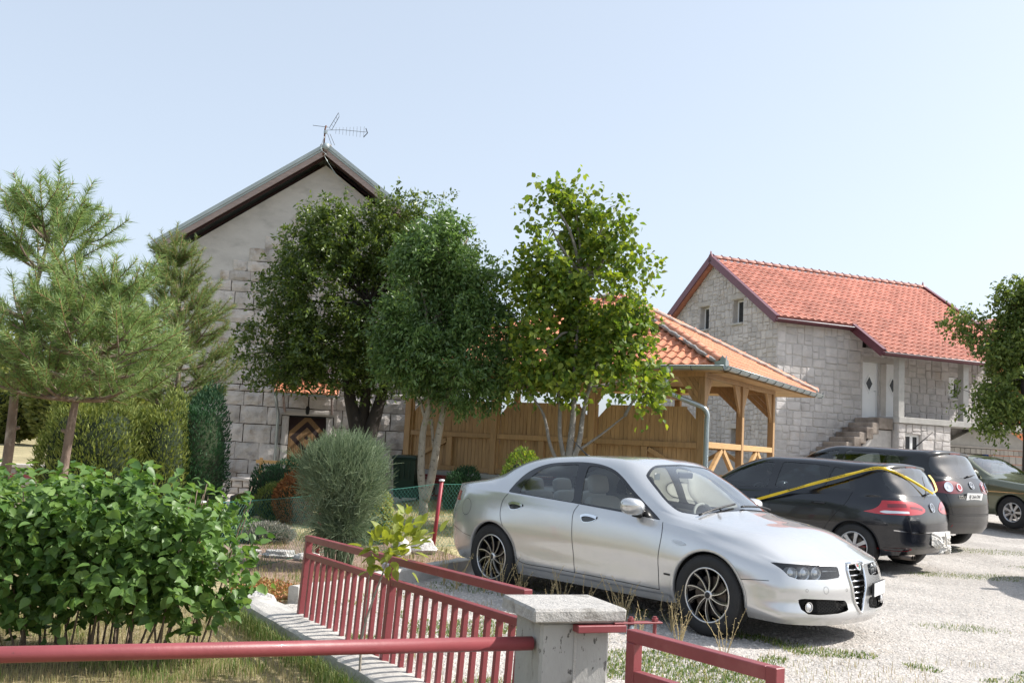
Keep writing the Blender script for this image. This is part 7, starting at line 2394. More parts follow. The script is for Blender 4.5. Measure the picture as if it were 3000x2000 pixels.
conifer('ground_cover', 'patch of bright green ground cover by the left end of the chain link', 'plant', (-3.95, 13.6, 0), (.75, .5, .30), M_LEAF_L, 3800, 52, .055, ratio=.5, square=3, up=.2)
for k, (x, y, sx, sz, lab) in enumerate(((-33, 62, 4.5, 5.2, 'olive green bush at the far left behind the first pine trunk'), (-25.5, 60, 3.6, 5.6, 'dense olive bush between the two pine trunks, across the dry field'), (-40, 72, 7.0, 8.5, 'tall olive thicket at the far left edge beyond the dry field'), (-19.5, 64, 3.6, 5.0, 'shaded olive bush right of the second pine trunk'))):
    conifer('wild_bush', lab, 'bush', (x, y, 0), (sx, sx * .7, sz), M_BUSHF, 11000, 60 + k, .34, 'wild bushes beyond the field', ratio=.55, square=2.3, up=.4)

# --- broom
def broom():
    r = np.random.default_rng(77)
    t = thing('broom_bush', 'round grey green broom bush with bare green stems behind the railing', 'bush', (-1.80, 11.15, 0))
    m = MB(); st = MB()
    PP = []; AA = []; LL = []
    for k in range(70):
        a = r.uniform(0, 2 * PI); rr_ = .16 * math.sqrt(r.random())
        b = np.array([rr_ * math.cos(a), rr_ * math.sin(a), 0])
        u = unit(1, r)[0]; u[2] = abs(u[2]) * .9 + .1; u /= np.linalg.norm(u)
        tip = np.array([0, 0, .98]) + u * np.array([.56, .56, .56]) * r.uniform(.5, 1.0)
        mid = b * 1.2 + np.array([0, 0, .42]) + (tip - b) * np.array([.22, .22, .05])
        P = catmull(np.array([b, mid, tip]), 6)
        st.tube(P, np.linspace(.0085, .003, len(P)), 5)
        for j in range(36):
            q = P[int(r.uniform(.42, 1.0) * (len(P) - 1))]
            d = (q - np.array([0, 0, .55])); d /= np.linalg.norm(d); d = d * .7 + unit(1, r)[0] * .75 + np.array([0, 0, .65])
            d /= np.linalg.norm(d)
            l = r.uniform(.14, .34)
            e = q + d * l + np.array([0, 0, r.uniform(-.04, .03)])
            c = (q + e) / 2 + unit(1, r)[0] * .02
            for a_, b_ in ((q, c), (c, e)):
                PP.append(a_); AA.append(b_ - a_); LL.append(np.linalg.norm(b_ - a_) * 1.08)
            for z in range(2):
                d2 = d + unit(1, r)[0] * .8; PP.append(c); AA.append(d2); LL.append(l * r.uniform(.4, .8))
    us = unit(3600, r); us[:, 2] = np.where(us[:, 2] < -.55, -us[:, 2], us[:, 2])
    ps = np.array([0, 0, .98]) + us * np.array([.50, .50, .50]) * r.uniform(.72, 1.0, (3600, 1))
    PP = np.concatenate([np.array(PP), ps]); AA = np.concatenate([np.array(AA), us * .8 + np.array([0, 0, .75]) + r.normal(0, .5, us.shape)]); LL = np.concatenate([np.array(LL), r.uniform(.07, .17, 3600)])
    # thin crossed slivers
    n = len(PP)
    w = .0060
    Nn = unit(n, r)
    a_, s_, n_ = basis_rows(AA, Nn)
    V = np.stack([PP - s_ * w / 2, PP + s_ * w / 2, PP + a_ * LL[:, None] + s_ * w * .25, PP + a_ * LL[:, None] - s_ * w * .25], 1)
    V2 = np.stack([PP - n_ * w / 2, PP + n_ * w / 2, PP + a_ * LL[:, None] + n_ * w * .25, PP + a_ * LL[:, None] - n_ * w * .25], 1)
    V = np.concatenate([V, V2]).reshape(-1, 3)
    F = np.arange(len(V)).reshape(-1, 4)
    link('crown', np_mesh('crown', V, F), M_BROOM, t)
    st.build('stem', M_BROOM, t, True)
broom()

# --- lilac in the foreground: the nearest leaves are parts of their own
def lilac():
    r = np.random.default_rng(88)
    t = thing('lilac_shrub', 'big leafy lilac shrub in the left foreground behind the red rail', 'shrub', (-2.42, 6.35, 0))
    m = MB(); nodes = []
    for k in range(48):
        b = np.array([r.uniform(-.95, .52), r.uniform(-.15, .38), -.02])
        top = np.array([b[0] * 1.25 + r.normal(0, .12) + .05, b[1] * 1.3 + r.normal(0, .1), r.uniform(.80, 1.13)])
        P = catmull(np.array([b, b * .6 + top * .4 + np.array([r.normal(0, .03), r.normal(0, .03), -.03]), top]), 5)
        m.tube(P, np.linspace(.009, .003, len(P)), 5)
        for f in np.linspace(.45, 1, 7): nodes.append(P[int(f * (len(P) - 1))])
    tag(m.build('stem', material('lilac_stem', (.17, .125, .09), .85, var=(20, .25)), t, True), kind='stuff')
    E = [(-.15, 0, .84, .66, .62, .30), (-.80, 0, .80, .62, .62, .30), (.42, 0, .78, .48, .50, .32), (-1.3, 0, .74, .42, .55, .36), (.62, -.05, .58, .32, .36, .22), (-1.25, -.1, .40, .34, .4, .2), (-.1, 0, .62, .6, .5, .25), (-.7, -.15, .52, .6, .5, .24), (.2, -.2, .55, .5, .45, .22), (.15, -.1, .95, .5, .5, .22), (-.6, -.1, .95, .6, .5, .22), (-.5, 0, .34, .7, .4, .16), (-1.2, 0, .3, .4, .4, .16), (.35, 0, .36, .45, .35, .14)]
    p, u = crown_points(E, 1500, r, (.40, 1.0), -1.3, 5.0)
    per = 7
    d = u * .6 + np.array([0, 0, .55]) + r.normal(0, .35, u.shape); d /= np.linalg.norm(d, axis=1)[:, None]
    P = (p[:, None, :] + d[:, None, :] * np.linspace(-.10, .09, per)[None, :, None]).reshape(-1, 3)
    n = len(P)
    az = r.uniform(0, 2 * PI, n)
    A = np.repeat(d, per, 0) * .35 + np.stack([np.cos(az) * .8, np.sin(az) * .8, np.full(n, -.55) + r.normal(0, .45, n)], 1)
    N = np.array([0, 0, .7]) + unit(n, r) * .6 + np.repeat(u, per, 0) * .6
    Ls = r.uniform(.044, .082, n)
    # heart-shaped leaf template with folded midrib
    T = np.array([(0, 0, 0), (.30, .03, .07), (.48, .22, .11), (.42, .50, .10), (.20, .80, .03), (0, 1.05, -.16), (-.20, .80, .03), (-.42, .50, .10), (-.48, .22, .11), (-.30, .03, .07), (0, .40, -.03), (0, .75, -.07)])
    Ft = [(0, 1, 10), (1, 2, 10), (2, 3, 10), (3, 4, 11), (3, 11, 10), (4, 5, 11), (5, 6, 11), (6, 7, 11), (7, 10, 11), (7, 8, 10), (8, 9, 10), (9, 0, 10)]
    a, s, nn = basis_rows(A, N)
    eye = np.array([2.42, -6.35, EYE])
    dist = np.linalg.norm(P - eye, axis=1)
    o = np.argsort(dist)
    me = poly_mesh('leaf', T * np.array([.86, 1, 1]), Ft, True)
    for i in o[:300]:
        ob_ = link('leaf', me, M_LEAF_L, t)
        L = Ls[i]
        ob_.matrix_local = Matrix(((s[i, 0] * L, a[i, 0] * L, nn[i, 0] * L, P[i, 0]), (s[i, 1] * L, a[i, 1] * L, nn[i, 1] * L, P[i, 1]), (s[i, 2] * L, a[i, 2] * L, nn[i, 2] * L, P[i, 2]), (0, 0, 0, 1)))
    j = o[300:]
    Tm = T * np.array([.86, 1, 1])
    V = P[j][:, None, :] + Ls[j][:, None, None] * (s[j][:, None, :] * Tm[:, 0][None, :, None] + a[j][:, None, :] * Tm[:, 1][None, :, None] + nn[j][:, None, :] * Tm[:, 2][None, :, None])
    F = (np.arange(len(j)) * len(T))[:, None, None] + np.array(Ft)[None]
    tag(link('leaf_mass', np_mesh('leaf_mass', V.reshape(-1, 3), F.reshape(-1, 3), True), M_LEAF_L, t), kind='stuff')
lilac()

# --- sapling by the railing
def sapling():
    r = np.random.default_rng(99)
    t = thing('sapling', 'thin young sapling with yellow green leaves in front of the red railing', 'tree', (-.80, 6.02, 0)); t.scale = (1.12, 1.12, 1.12)
    m = MB()
    main = limb(m, [(0, 0, -.02), (.0, 0, .25), (.035, .0, .42), (.09, .0, .60), (.13, 0, .74)], .0075, .004, 6)
    b2 = limb(m, [(.005, 0, .33), (.012, .0, .50), (.018, 0, .66), (.012, 0, .74)], .004, .002, 5)
    m.build('trunk', M_BARKG, t, True)
    T = np.array([(0, 0, 0), (.24, .18, .05), (.30, .48, .07), (.16, .80, .03), (0, 1.0, -.08), (-.16, .80, .03), (-.30, .48, .07), (-.24, .18, .05), (0, .45, -.02)])
    Ft = [(i, (i + 1) % 8, 8) for i in range(8)]
    me = poly_mesh('leaf', T, Ft, True)
    spots = []
    for k in range(75):
        c = np.array([.16, 0, .76]) + r.normal(0, 1, 3) * np.array([.075, .07, .062]); c[0] += max(0, (c[2] - .76)) * .3
        spots.append((c, c - np.array([.12, 0, .68])))
    for k in range(14):
        c = main[int(r.uniform(.75, 1) * (len(main) - 1))]; spots.append((c, unit(1, r)[0]))
    for k in range(8):
        c = np.array([.18, 0, .80 + k * .018]) + r.normal(0, .012, 3); spots.append((c, np.array([r.normal(0, .6), r.normal(0, .6), .6])))
    for k in range(16):
        c = b2[int(r.uniform(.45, 1) * (len(b2) - 1))]; spots.append((c, np.array([r.normal(0, 1), r.normal(0, 1), r.normal(-.1, .4)])))
    for c, d in spots:
        d = d / (np.linalg.norm(d) + 1e-9) + unit(1, r)[0] * .5
        a, s, n = basis_rows(np.array([d]), np.array([[0, 0, 1.0]]) + unit(1, r) * .5)
        L = r.uniform(.055, .085)
        o = link('leaf', me, M_LEAF_S, t)
        o.matrix_local = Matrix(((s[0, 0] * L, a[0, 0] * L, n[0, 0] * L, c[0]), (s[0, 1] * L, a[0, 1] * L, n[0, 1] * L, c[1]), (s[0, 2] * L, a[0, 2] * L, n[0, 2] * L, c[2]), (0, 0, 0, 1)))
sapling()

# --- grass
M_GRASS_D = leafmat('straw_grass', (.38, .31, .165), (.19, .205, .07), .25, .7, (.35, .95), .3)
M_GRASS_G = leafmat('green_tuft_grass', (.10, .17, .035), (.30, .28, .12), .3, .6, (.55, 1.0), .3)
def blades(name, label, P, H, mat, seed, w=.005, cat='grass', lean=.5):
    r = np.random.default_rng(seed)
    n = len(P)
    az = r.uniform(0, 2 * PI, n); h = H * r.uniform(.5, 1.3, n)
    d = np.stack([np.cos(az), np.sin(az), np.zeros(n)], 1); s = np.stack([-np.sin(az), np.cos(az), np.zeros(n)], 1)
    ln = r.uniform(.1, 1, n) * lean
    m1 = P + d * (h * ln * .3)[:, None] + np.array([0, 0, 1]) * (h * .6)[:, None]
    t1 = P + d * (h * ln)[:, None] + np.array([0, 0, 1]) * (h * (1 - .35 * ln))[:, None]
    V = np.stack([P - s * w / 2, P + s * w / 2, m1 + s * w * .4, m1 - s * w * .4, t1], 1).reshape(-1, 3)
    b = np.arange(n) * 5
    F = np.concatenate([np.stack([b, b + 1, b + 2], 1), np.stack([b, b + 2, b + 3], 1), np.stack([b + 3, b + 2, b + 4], 1)])
    return tag(link(name, np_mesh(name, V, F), mat), label, cat, kind='stuff')
def scatter(poly, n, r, dens=None):
    poly = np.array(poly, float); lo, hi = poly.min(0), poly.max(0); out = []
    tot = 0
    while tot < n:
        p = lo + (hi - lo) * r.random((n * 2, 2))
        k = poly_sdf(p, poly) < 0
        if dens is not None: k &= r.random(len(p)) < dens(p)
        out.append(p[k]); tot += k.sum()
    p = np.concatenate(out)[:n]
    return np.concatenate([p, ground_z(p[:, 0], p[:, 1])[:, None]], 1)
rg = np.random.default_rng(123)
pn = lambda p, s, ph: .5 + .5 * np.sin(p[:, 0] * s + ph) * np.sin(p[:, 1] * s * 1.2 + ph * 2.3) + .25 * np.sin(p[:, 0] * s * 2.7 - ph) * np.sin(p[:, 1] * s * 2.4 + ph)
near = lambda p: np.clip((6.0 / np.maximum(p[:, 1], 3.5)) ** 1.5, 0, 1.5)
LAWN_V = [(-4.6, 3.6), (.22, 3.6), (-.08, 4.6), (-.9, 6.05), (-1.7, 7.45), (-2.5, 8.8), (-4.0, 10.6), (-6.5, 11)]
blades('lawn_grass', 'dry straw coloured grass on the lawn left of the railing', scatter(LAWN_V, 48000, rg, near), .055, M_GRASS_D, 1, .0030)
blades('lawn_tufts', 'greener grass tufts scattered over the dry lawn', scatter(LAWN_V, 11000, rg, lambda p: near(p) * (pn(p, 2.6, .4) > .72)), .075, M_GRASS_G, 2, .004)
YARD_V = [(.7, 3.0), (.15, 4.75), (-.62, 6.2), (-1.45, 7.6), (-1.6, 8.7), (-1.0, 10.2), (-.3, 11.4), (.3, 11.8), (1.2, 9.6), (2.5, 8.0), (4.2, 7.4), (6.5, 8), (6.5, 3)]
g1 = lambda p: (pn(p, 2.3, 1.9) > .62) * np.clip(1.3 - .9 * np.maximum(0, p[:, 0] - 2.0) / 2.0, .04, 1) * near(p) * (.25 + .75 * (p[:, 1] < 8.4))
blades('yard_weeds', 'low green weeds growing through the pale gravel', scatter(YARD_V, 26000, rg, g1), .030, M_GRASS_G, 3, .007, lean=1.3)
blades('yard_dry_grass', 'thin dry grass scattered over the gravel', scatter(YARD_V, 5000, rg, lambda p: (pn(p, 1.9, .7) > .5) * near(p)), .06, M_GRASS_D, 4, .004, lean=.9)
for k, (cx, cy, rx, ry, n) in enumerate(((8.0, 16.6, 1.5, .35, 1400), (6.6, 13.6, 1.1, .28, 1600), (8.6, 14.8, 1.0, .3, 800), (4.3, 9.3, .35, .2, 350), (5.6, 9.6, .5, .3, 350))):
    a = rg.uniform(0, 2 * PI, n); q = np.sqrt(rg.random(n))
    p = np.stack([cx + rx * q * np.cos(a) + rg.normal(0, .1, n), cy + ry * q * np.sin(a) + rg.normal(0, .05, n)], 1)
    blades('grass_patch', 'thin grass patch in the gravel, ' + ['beyond the black hatchback', 'at the edge of the big shadow', 'inside the big shadow', 'between saloon nose and big shadow', 'near the right edge'][k], np.concatenate([p, ground_z(p[:, 0], p[:, 1])[:, None]], 1), .030, M_GRASS_G, 20 + k, .004, lean=1.2)
GRD_V = [(-1.9, 8.9), (-.7, 11.3), (-.2, 12.5), (.6, 15), (1.0, 17), (-1, 21), (-4, 20), (-4.6, 14), (-3, 10)]
blades('garden_grass', 'sparse grass over the garden behind the kerb', scatter(GRD_V, 9000, rg, lambda p: .15 + (pn(p, 1.5, 2.2) > .6)), .07, M_GRASS_D, 5, .006)
blades('garden_tufts', 'green tufts in the garden behind the kerb', scatter(GRD_V, 5000, rg, lambda p: .1 + (pn(p, 1.8, .9) > .7)), .07, M_GRASS_G, 6, .006)
kl = np.array([(.12, 4.0), (-.12, 4.75), (-.88, 6.05), (-1.68, 7.42), (-2.35, 8.55)])
tt_ = rg.random(7000) * 4; ii = tt_.astype(int); ff = (tt_ - ii)[:, None]
kp = kl[ii] * (1 - ff) + kl[ii + 1] * ff + np.stack([-np.abs(rg.normal(.04, .09, 7000)), -np.abs(rg.normal(.02, .05, 7000))], 1)
blades('kerb_grass', 'longer mixed grass growing along the lawn side of the kerb', np.concatenate([kp, ground_z(kp[:, 0], kp[:, 1])[:, None]], 1), .11, M_GRASS_G, 31, .0035, lean=.9)
# reddish stonecrop at the end of the kerb
M_SEDUM = leafmat('reddish_stonecrop', (.27, .24, .07), (.36, .14, .07), .25, .6)
sp_ = scatter([(-2.45, 9.0), (-2.05, 8.75), (-1.75, 8.9), (-1.8, 9.5), (-2.4, 10.0)], 2600, rg)
sp_[:, 2] += rg.random(len(sp_)) * .05
V, F = leaves(sp_, unit(len(sp_), rg) + np.array([0, 0, .5]), unit(len(sp_), rg), .030, .6)
tag(link('stonecrop', np_mesh('stonecrop', V, F), M_SEDUM), 'reddish green stonecrop carpet at the far end of the railing kerb', 'plant', kind='stuff')
# dry weed stalks along the silver saloon
M_STALK = material('dry_weed_stalk', (.42, .33, .17), .85, island=.2)
c0, s0 = math.cos(-.8378), math.sin(-.8378)
for k in range(14):
    r = np.random.default_rng(300 + k)
    along = -1.75 + 3.4 * (k / 12) + r.normal(0, .08); out = -(.98 + abs(r.normal(0, .16)))
    if k > 10: along, out = 1.25 + .42 * (k - 11), -1.60 - .03 * (k - 11)
    x, y = 1.4535 + c0 * along - s0 * out, 9.8426 + s0 * along + c0 * out
    t = thing('dry_weed', 'dry straw coloured weed stalks beside the silver saloon', 'weed', (x, y, 0), 0, 'dry weeds along the silver saloon')
    m = MB(); NP = []; ND = []
    for q in range(int(r.integers(6, 12))):
        a = r.uniform(0, 2 * PI); l = r.uniform(.16, .40); ln = r.uniform(.1, .55)
        tip = np.array([math.cos(a) * l * ln, math.sin(a) * l * ln, l]); mid = tip * .5 + np.array([r.normal(0, .015), r.normal(0, .015), .02])
        P = catmull(np.array([(0.0, 0, 0), mid, tip]), 4); m.tube(P, np.linspace(.003, .0014, len(P)), 4)
        for f in np.linspace(.4, 1, 12):
            NP.append(P[int(f * (len(P) - 1))] + r.normal(0, .003, 3)); ND.append(unit(1, r)[0] + np.array([0, 0, .6]))
    m.build('stalk', M_STALK, t)
    V, F = leaves(np.array(NP), np.array(ND), unit(len(NP), r), .016, .5)
    link('seed_head', np_mesh('seed_head', V, F), M_STALK, t)
# loose gravel
def stones(name, label, P, smin, smax, mat, seed):
    r = np.random.default_rng(seed); n = len(P)
    T = np.array([(1, 0, 0), (0, 1, 0), (-1, 0, 0), (0, -1, 0), (0, 0, 1), (.6, .6, .5), (-.6, -.5, .55)])
    T = np.array([(1, .1, 0), (.3, .9, .1), (-.7, .7, 0), (-1, -.2, .1), (-.3, -.9, 0), (.7, -.7, .1), (.1, .05, .75)])
    F = np.array([(0, 1, 6), (1, 2, 6), (2, 3, 6), (3, 4, 6), (4, 5, 6), (5, 0, 6)])
    a = r.uniform(0, 2 * PI, n); sc = r.uniform(smin, smax, n) * r.uniform(.7, 1.2, n)
    st = sc[:, None, None] * T[None] * r.uniform(.6, 1.3, (n, 1, 3)) * r.uniform(.8, 1.2, (n, 7, 1))
    X = st[:, :, 0] * np.cos(a)[:, None] - st[:, :, 1] * np.sin(a)[:, None]; Y = st[:, :, 0] * np.sin(a)[:, None] + st[:, :, 1] * np.cos(a)[:, None]
    V = np.stack([X, Y, st[:, :, 2] - sc[:, None] * .1], -1) + P[:, None, :]
    Fi = (np.arange(n) * 7)[:, None, None] + F[None]
    return tag(link(name, np_mesh(name, V.reshape(-1, 3), Fi.reshape(-1, 3)), mat), label, 'gravel', kind='stuff')
M_STONE = material('loose_limestone_chip', (.50, .47, .44), .9, island=.28, col2=(.40, .35, .31), col2_amt=(.55, 1.0), spec=.25)
YARD_S = [(.7, 3.2), (.12, 4.75), (-.62, 6.2), (-1.48, 7.6), (-1.75, 8.7), (-1.2, 10.0), (.2, 12.6), (3, 14), (9, 16), (9, 9), (6.5, 6), (4, 3.2)]
stones('loose_gravel', 'loose pale limestone chips over the parking yard', scatter(YARD_S, 60000, rg, lambda p: np.clip((5.0 / np.maximum(p[:, 1], 3.5)) ** 1.7, 0, 1.2)), .006, .017, M_STONE, 8)
# ================================================================== small things
# rocks in and around the bed
M_ROCK = material('white_karst_rock', (.58, .56, .54), .92, var=(7, .22), bump=[(9, .04), (35, .01)], stain=((.30, .28, .26), 4, .56, .72))
def rock(loc, size, seed, label):
    r = np.random.default_rng(seed)
    V = []; n, m = 9, 12
    for i in range(n):
        for j in range(m):
            a, b = PI * i / (n - 1), 2 * PI * j / m
            d = np.array([math.sin(a) * math.cos(b), math.sin(a) * math.sin(b), math.cos(a)])
            k = 1 + .22 * math.sin(d[0] * 4 + seed) * math.sin(d[1] * 5 + seed * 2) + .12 * math.sin(d[2] * 9 + seed)
            V.append(tuple(d * k * np.array(size) + r.normal(0, .012, 3) * max(size)))
    F = [(i * m + j, (i + 1) * m + j, (i + 1) * m + (j + 1) % m, i * m + (j + 1) % m) for i in range(n - 1) for j in range(m)]
    o = link('rock', poly_mesh('rock', V, F), M_ROCK); o.location = (loc[0], loc[1], float(ground_z(loc[0], loc[1])) + size[2] * .45)
    tag(o, label, 'rock', 'white rocks around the garden bed')
rock((-1.98, 8.42), (.13, .11, .10), 3, 'holed white rock lying at the far end of the red railing')
rock((-2.16, 8.50), (.07, .06, .05), 4, 'small white rock left of the holed one by the kerb end')
rock((-1.12, 10.75), (.14, .12, .16), 5, 'upright grey rock just behind the railing, below the sapling leaves')
rock((-1.30, 12.9), (.14, .13, .13), 6, 'white rock standing behind the chain link, left of the ash trunk')
rock((-1.02, 13.1), (.18, .14, .13), 7, 'wide white rock behind the chain link, right of its upright neighbour')
rock((-2.62, 11.9), (.20, .10, .07), 8, 'long flat white rock on the bed edge left of the broom')
rock((-2.25, 11.75), (.16, .10, .07), 9, 'flat white rock at the foot of the broom stems')
rock((-3.05, 12.1), (.14, .10, .06), 10, 'flat rock at the left end of the bed edging')
# wheelie bin
M_BIN = material('dark_green_bin_plastic', (.008, .035, .022), .4, var=(5, .15))
bn_ = thing('wheelie_bin', 'dark green wheelie bin beside the left post of the pavilion', 'bin', (-2.10, 21.35, .20), -.2)
MB().add([(-.21, -.23, .06), (.21, -.23, .06), (.21, .23, .06), (-.21, .23, .06), (-.25, -.28, .86), (.25, -.28, .86), (.25, .28, .86), (-.25, .28, .86)], [(3, 2, 1, 0), (0, 1, 5, 4), (1, 2, 6, 5), (2, 3, 7, 6), (3, 0, 4, 7)]).build('body', M_BIN, bn_)
MB().box(-.28, .28, -.31, .31, .862, .90, .012).build('rim', M_BIN, bn_)
MB().add([(-.28, -.32, .902), (.28, -.32, .902), (.28, .30, .902), (-.28, .30, .902), (-.24, -.26, .945), (.24, -.26, .945), (.24, .28, .96), (-.24, .28, .96)], [(0, 1, 5, 4), (1, 2, 6, 5), (2, 3, 7, 6), (3, 0, 4, 7), (4, 5, 6, 7)]).build('lid', M_BIN, bn_)
MB().tube([(-.22, .34, .90), (.22, .34, .90)], .015, 8).build('handle', M_BIN, bn_)
for x in (-.2, .2):
    MB().lathe([(0, -.02), (.09, -.02), (.09, .02), (0, .02)], 16, 'x', (x, .24, .09)).build('wheel', M_TYRE, bn_)
for x in (-.12, 0, .12):
    MB().box(x - .012, x + .012, -.285, -.262, .45, .84).build('rib', M_BIN, bn_)
# dark stone trough
tro = thing('stone_trough', 'dark grey stone trough on the house path', 'trough', (-4.62, 17.9, 0), .1)
M_TRO = material('dark_stone', (.09, .095, .10), .85, var=(8, .2), bump=(20, .006))
MB().box(-.26, .30, -.18, .18, 0, .33, .012).build('basin', M_TRO, tro); MB().box(-.21, .25, -.13, .13, .331, .345).build('soil', M_MULCH, tro)
# low wall with dark cap beyond the pines
M_LWALL = material('low_field_wall', (.30, .285, .27), .92, var=(6, .2), bump=(18, .01), rnd=.12)
for nm, lab, a, b in (('field_wall', 'low wall with a grey cap behind the left pine trunk', (-13.5, 21.6), (-9.3, 22.6)), ('field_wall', 'low wall section with a grey cap between the two pine trunks', (-9.0, 23.0), (-7.4, 23.6))):
    t = thing(nm, lab, 'wall', (a[0], a[1], 0), math.atan2(b[1] - a[1], b[0] - a[0]), 'low field walls')
    L = math.hypot(b[0] - a[0], b[1] - a[1])
    MB().box(0, L, -.14, .14, -.05, .42).build('wall_core', M_JOINT, t)
    for r_ in range(2):
        x = 0
        while x < L - .05:
            w = min(rng.uniform(.3, .5), L - x)
            MB().box(x + .008, x + w - .008, -.16, .16, r_ * .21 + .006, r_ * .21 + .204, .012).build('stone_block', M_LWALL, t); x += w
    MB().box(-.05, L + .05, -.2, .2, .422, .50, .01).build('cap_slab', M_SMOOTHSTONE, t)
ra_ = thing('red_rail', 'short red rail below the grey wall cap at the far left', 'rail', (-11.5, 20.9, 0), .2)
MB().beam((-2.5, 0, .30), (2.4, 0, .30), .06, .09).build('bar', M_REDP, ra_)
for x in (-2.2, 0, 2.2): MB().beam((x, 0, -.02), (x, 0, .252), .05, .05, (0, 1, 0)).build('post', M_REDP, ra_)
# yellow tape over the black hatchback
def tape_material():
    m = material('yellow_barrier_tape', (.72, .50, .015), .35, var=(8, .08), spec=.5)
    return m
M_TAPE = tape_material()
M_TAPE_INK = material('tape_ink', (.02, .018, .015), .5)
tp = thing('barrier_tape', 'yellow barrier tape with black lettering tied across the black hatchback', 'tape', (4.471, 15.093, .03), 2.346)
pt_ = catmull(np.array([(1.6, 1.02, .40), (.91, .975, .585), (.36, .955, .77), (-.29, .92, .985), (-.80, .87, 1.155), (-1.25, .79, 1.30), (-1.56, .69, 1.395), (-1.72, .52, 1.355), (-1.83, .18, 1.235), (-1.97, -.14, 1.08)]), 6)
T = np.gradient(pt_, axis=0); T /= np.linalg.norm(T, axis=1)[:, None]
outw = np.stack([np.where(pt_[:, 0] < -1.5, -1.0, -.05), np.where(pt_[:, 1] > .5, 1.0, .25), np.full(len(pt_), .35)], 1)
tw = np.sin(np.arange(len(pt_)) * .55) * .5
B_ = np.cross(outw, T); B_ /= np.linalg.norm(B_, axis=1)[:, None]; N_ = np.cross(T, B_)
wd = .040
Bt = B_ * np.cos(tw)[:, None] + N_ * np.sin(tw)[:, None] * .4
a_ = pt_ + Bt * wd * .55; b_ = pt_ - Bt * wd * .55; c_ = pt_ + N_ * .012
n = len(pt_)
V = np.concatenate([a_, c_, b_]); F = [(k * n + i, k * n + i + 1, (k + 1) * n + i + 1, (k + 1) * n + i) for k in (0, 1) for i in range(n - 1)]
MB().add(V, F).build('strip', M_TAPE, tp)
for f in (.12, .25, .38, .50, .66, .80):
    i = int(f * (n - 1)); o = pt_[i] + N_[i] * .016
    ex = -T[i] if f < .62 else T[i]
    text_part(None, 'STOP POLICIJA', 'tape_lettering', .040, M_TAPE_INK, basis(o, ex, B_[i] * (1 if f < .62 else -1)), parent=tp, depth=.0006)
e_ = catmull(np.array([(-1.97, -.14, 1.09), (-1.955, -.30, 1.13), (-1.87, -.40, 1.25), (-1.80, -.42, 1.33)]), 5)
V = np.concatenate([e_ + np.array([0, .025, .0]), e_ - np.array([.008, .025, 0])]); n = len(e_)
MB().add(V, [(i, i + 1, n + i + 1, n + i) for i in range(n - 1)]).build('loose_end', M_TAPE, tp)
# newspaper wrapped over the rear plate of the black hatchback
M_PAPER = material('crumpled_newsprint', (.66, .64, .60), .8, var=(9, .2), stain=[((.25, .30, .45), 7, .66, .72), ((.35, .32, .30), 22, .60, .70)])
wr = thing('plate_wrapping', 'crumpled newspaper wrapped round the rear number plate of the black hatchback', 'paper', (4.471, 15.093, .03), 2.346)
def crumple(name, x, y0, y1, z0, z1, mat, seed, par):
    r = np.random.default_rng(seed); ny, nz = 16, 9
    V = []
    for side in (0, 1):
        for i in range(ny + 1):
            for j in range(nz + 1):
                a, b = i / ny, j / nz
                e = min(a, 1 - a, b, 1 - b) * 4
                bul = min(1, e) * .055
                yy = y0 + (y1 - y0) * a; zz = z0 + (z1 - z0) * b
                sag = .03 * math.sin(a * 9 + seed) * (1 - b)
                V.append((x + (.0 if side else -.0) - (bul + r.normal(0, .007) if not side else -.01), yy + r.normal(0, .004), zz + sag + r.normal(0, .004)))
    m = nz + 1; N1 = (ny + 1) * m; F = []
    for i in range(ny):
        for j in range(nz):
            F.append((i * m + j, i * m + j + 1, (i + 1) * m + j + 1, (i + 1) * m + j)); F.append((N1 + i * m + j, N1 + (i + 1) * m + j, N1 + (i + 1) * m + j + 1, N1 + i * m + j + 1))
    for i in range(ny): F += [(i * m, (i + 1) * m, N1 + (i + 1) * m, N1 + i * m), (i * m + nz, N1 + i * m + nz, N1 + (i + 1) * m + nz, (i + 1) * m + nz)]
    for j in range(nz): F += [(j, N1 + j, N1 + j + 1, j + 1), (ny * m + j, ny * m + j + 1, N1 + ny * m + j + 1, N1 + ny * m + j)]
    return MB().add(V, F).build(name, mat, par)
crumple('sheet', -2.065, -.52, .10, .36, .56, M_PAPER, 5, wr)
crumple('flap', -2.085, -.44, -.10, .28, .39, M_PAPER, 9, wr)
MB().tube(catmull(np.array([(-2.13, -.18, .56), (-2.14, -.20, .46), (-2.13, -.22, .38), (-2.10, -.24, .30)]), 4), .012, 5).build('tie', M_PAPER, wr, True)
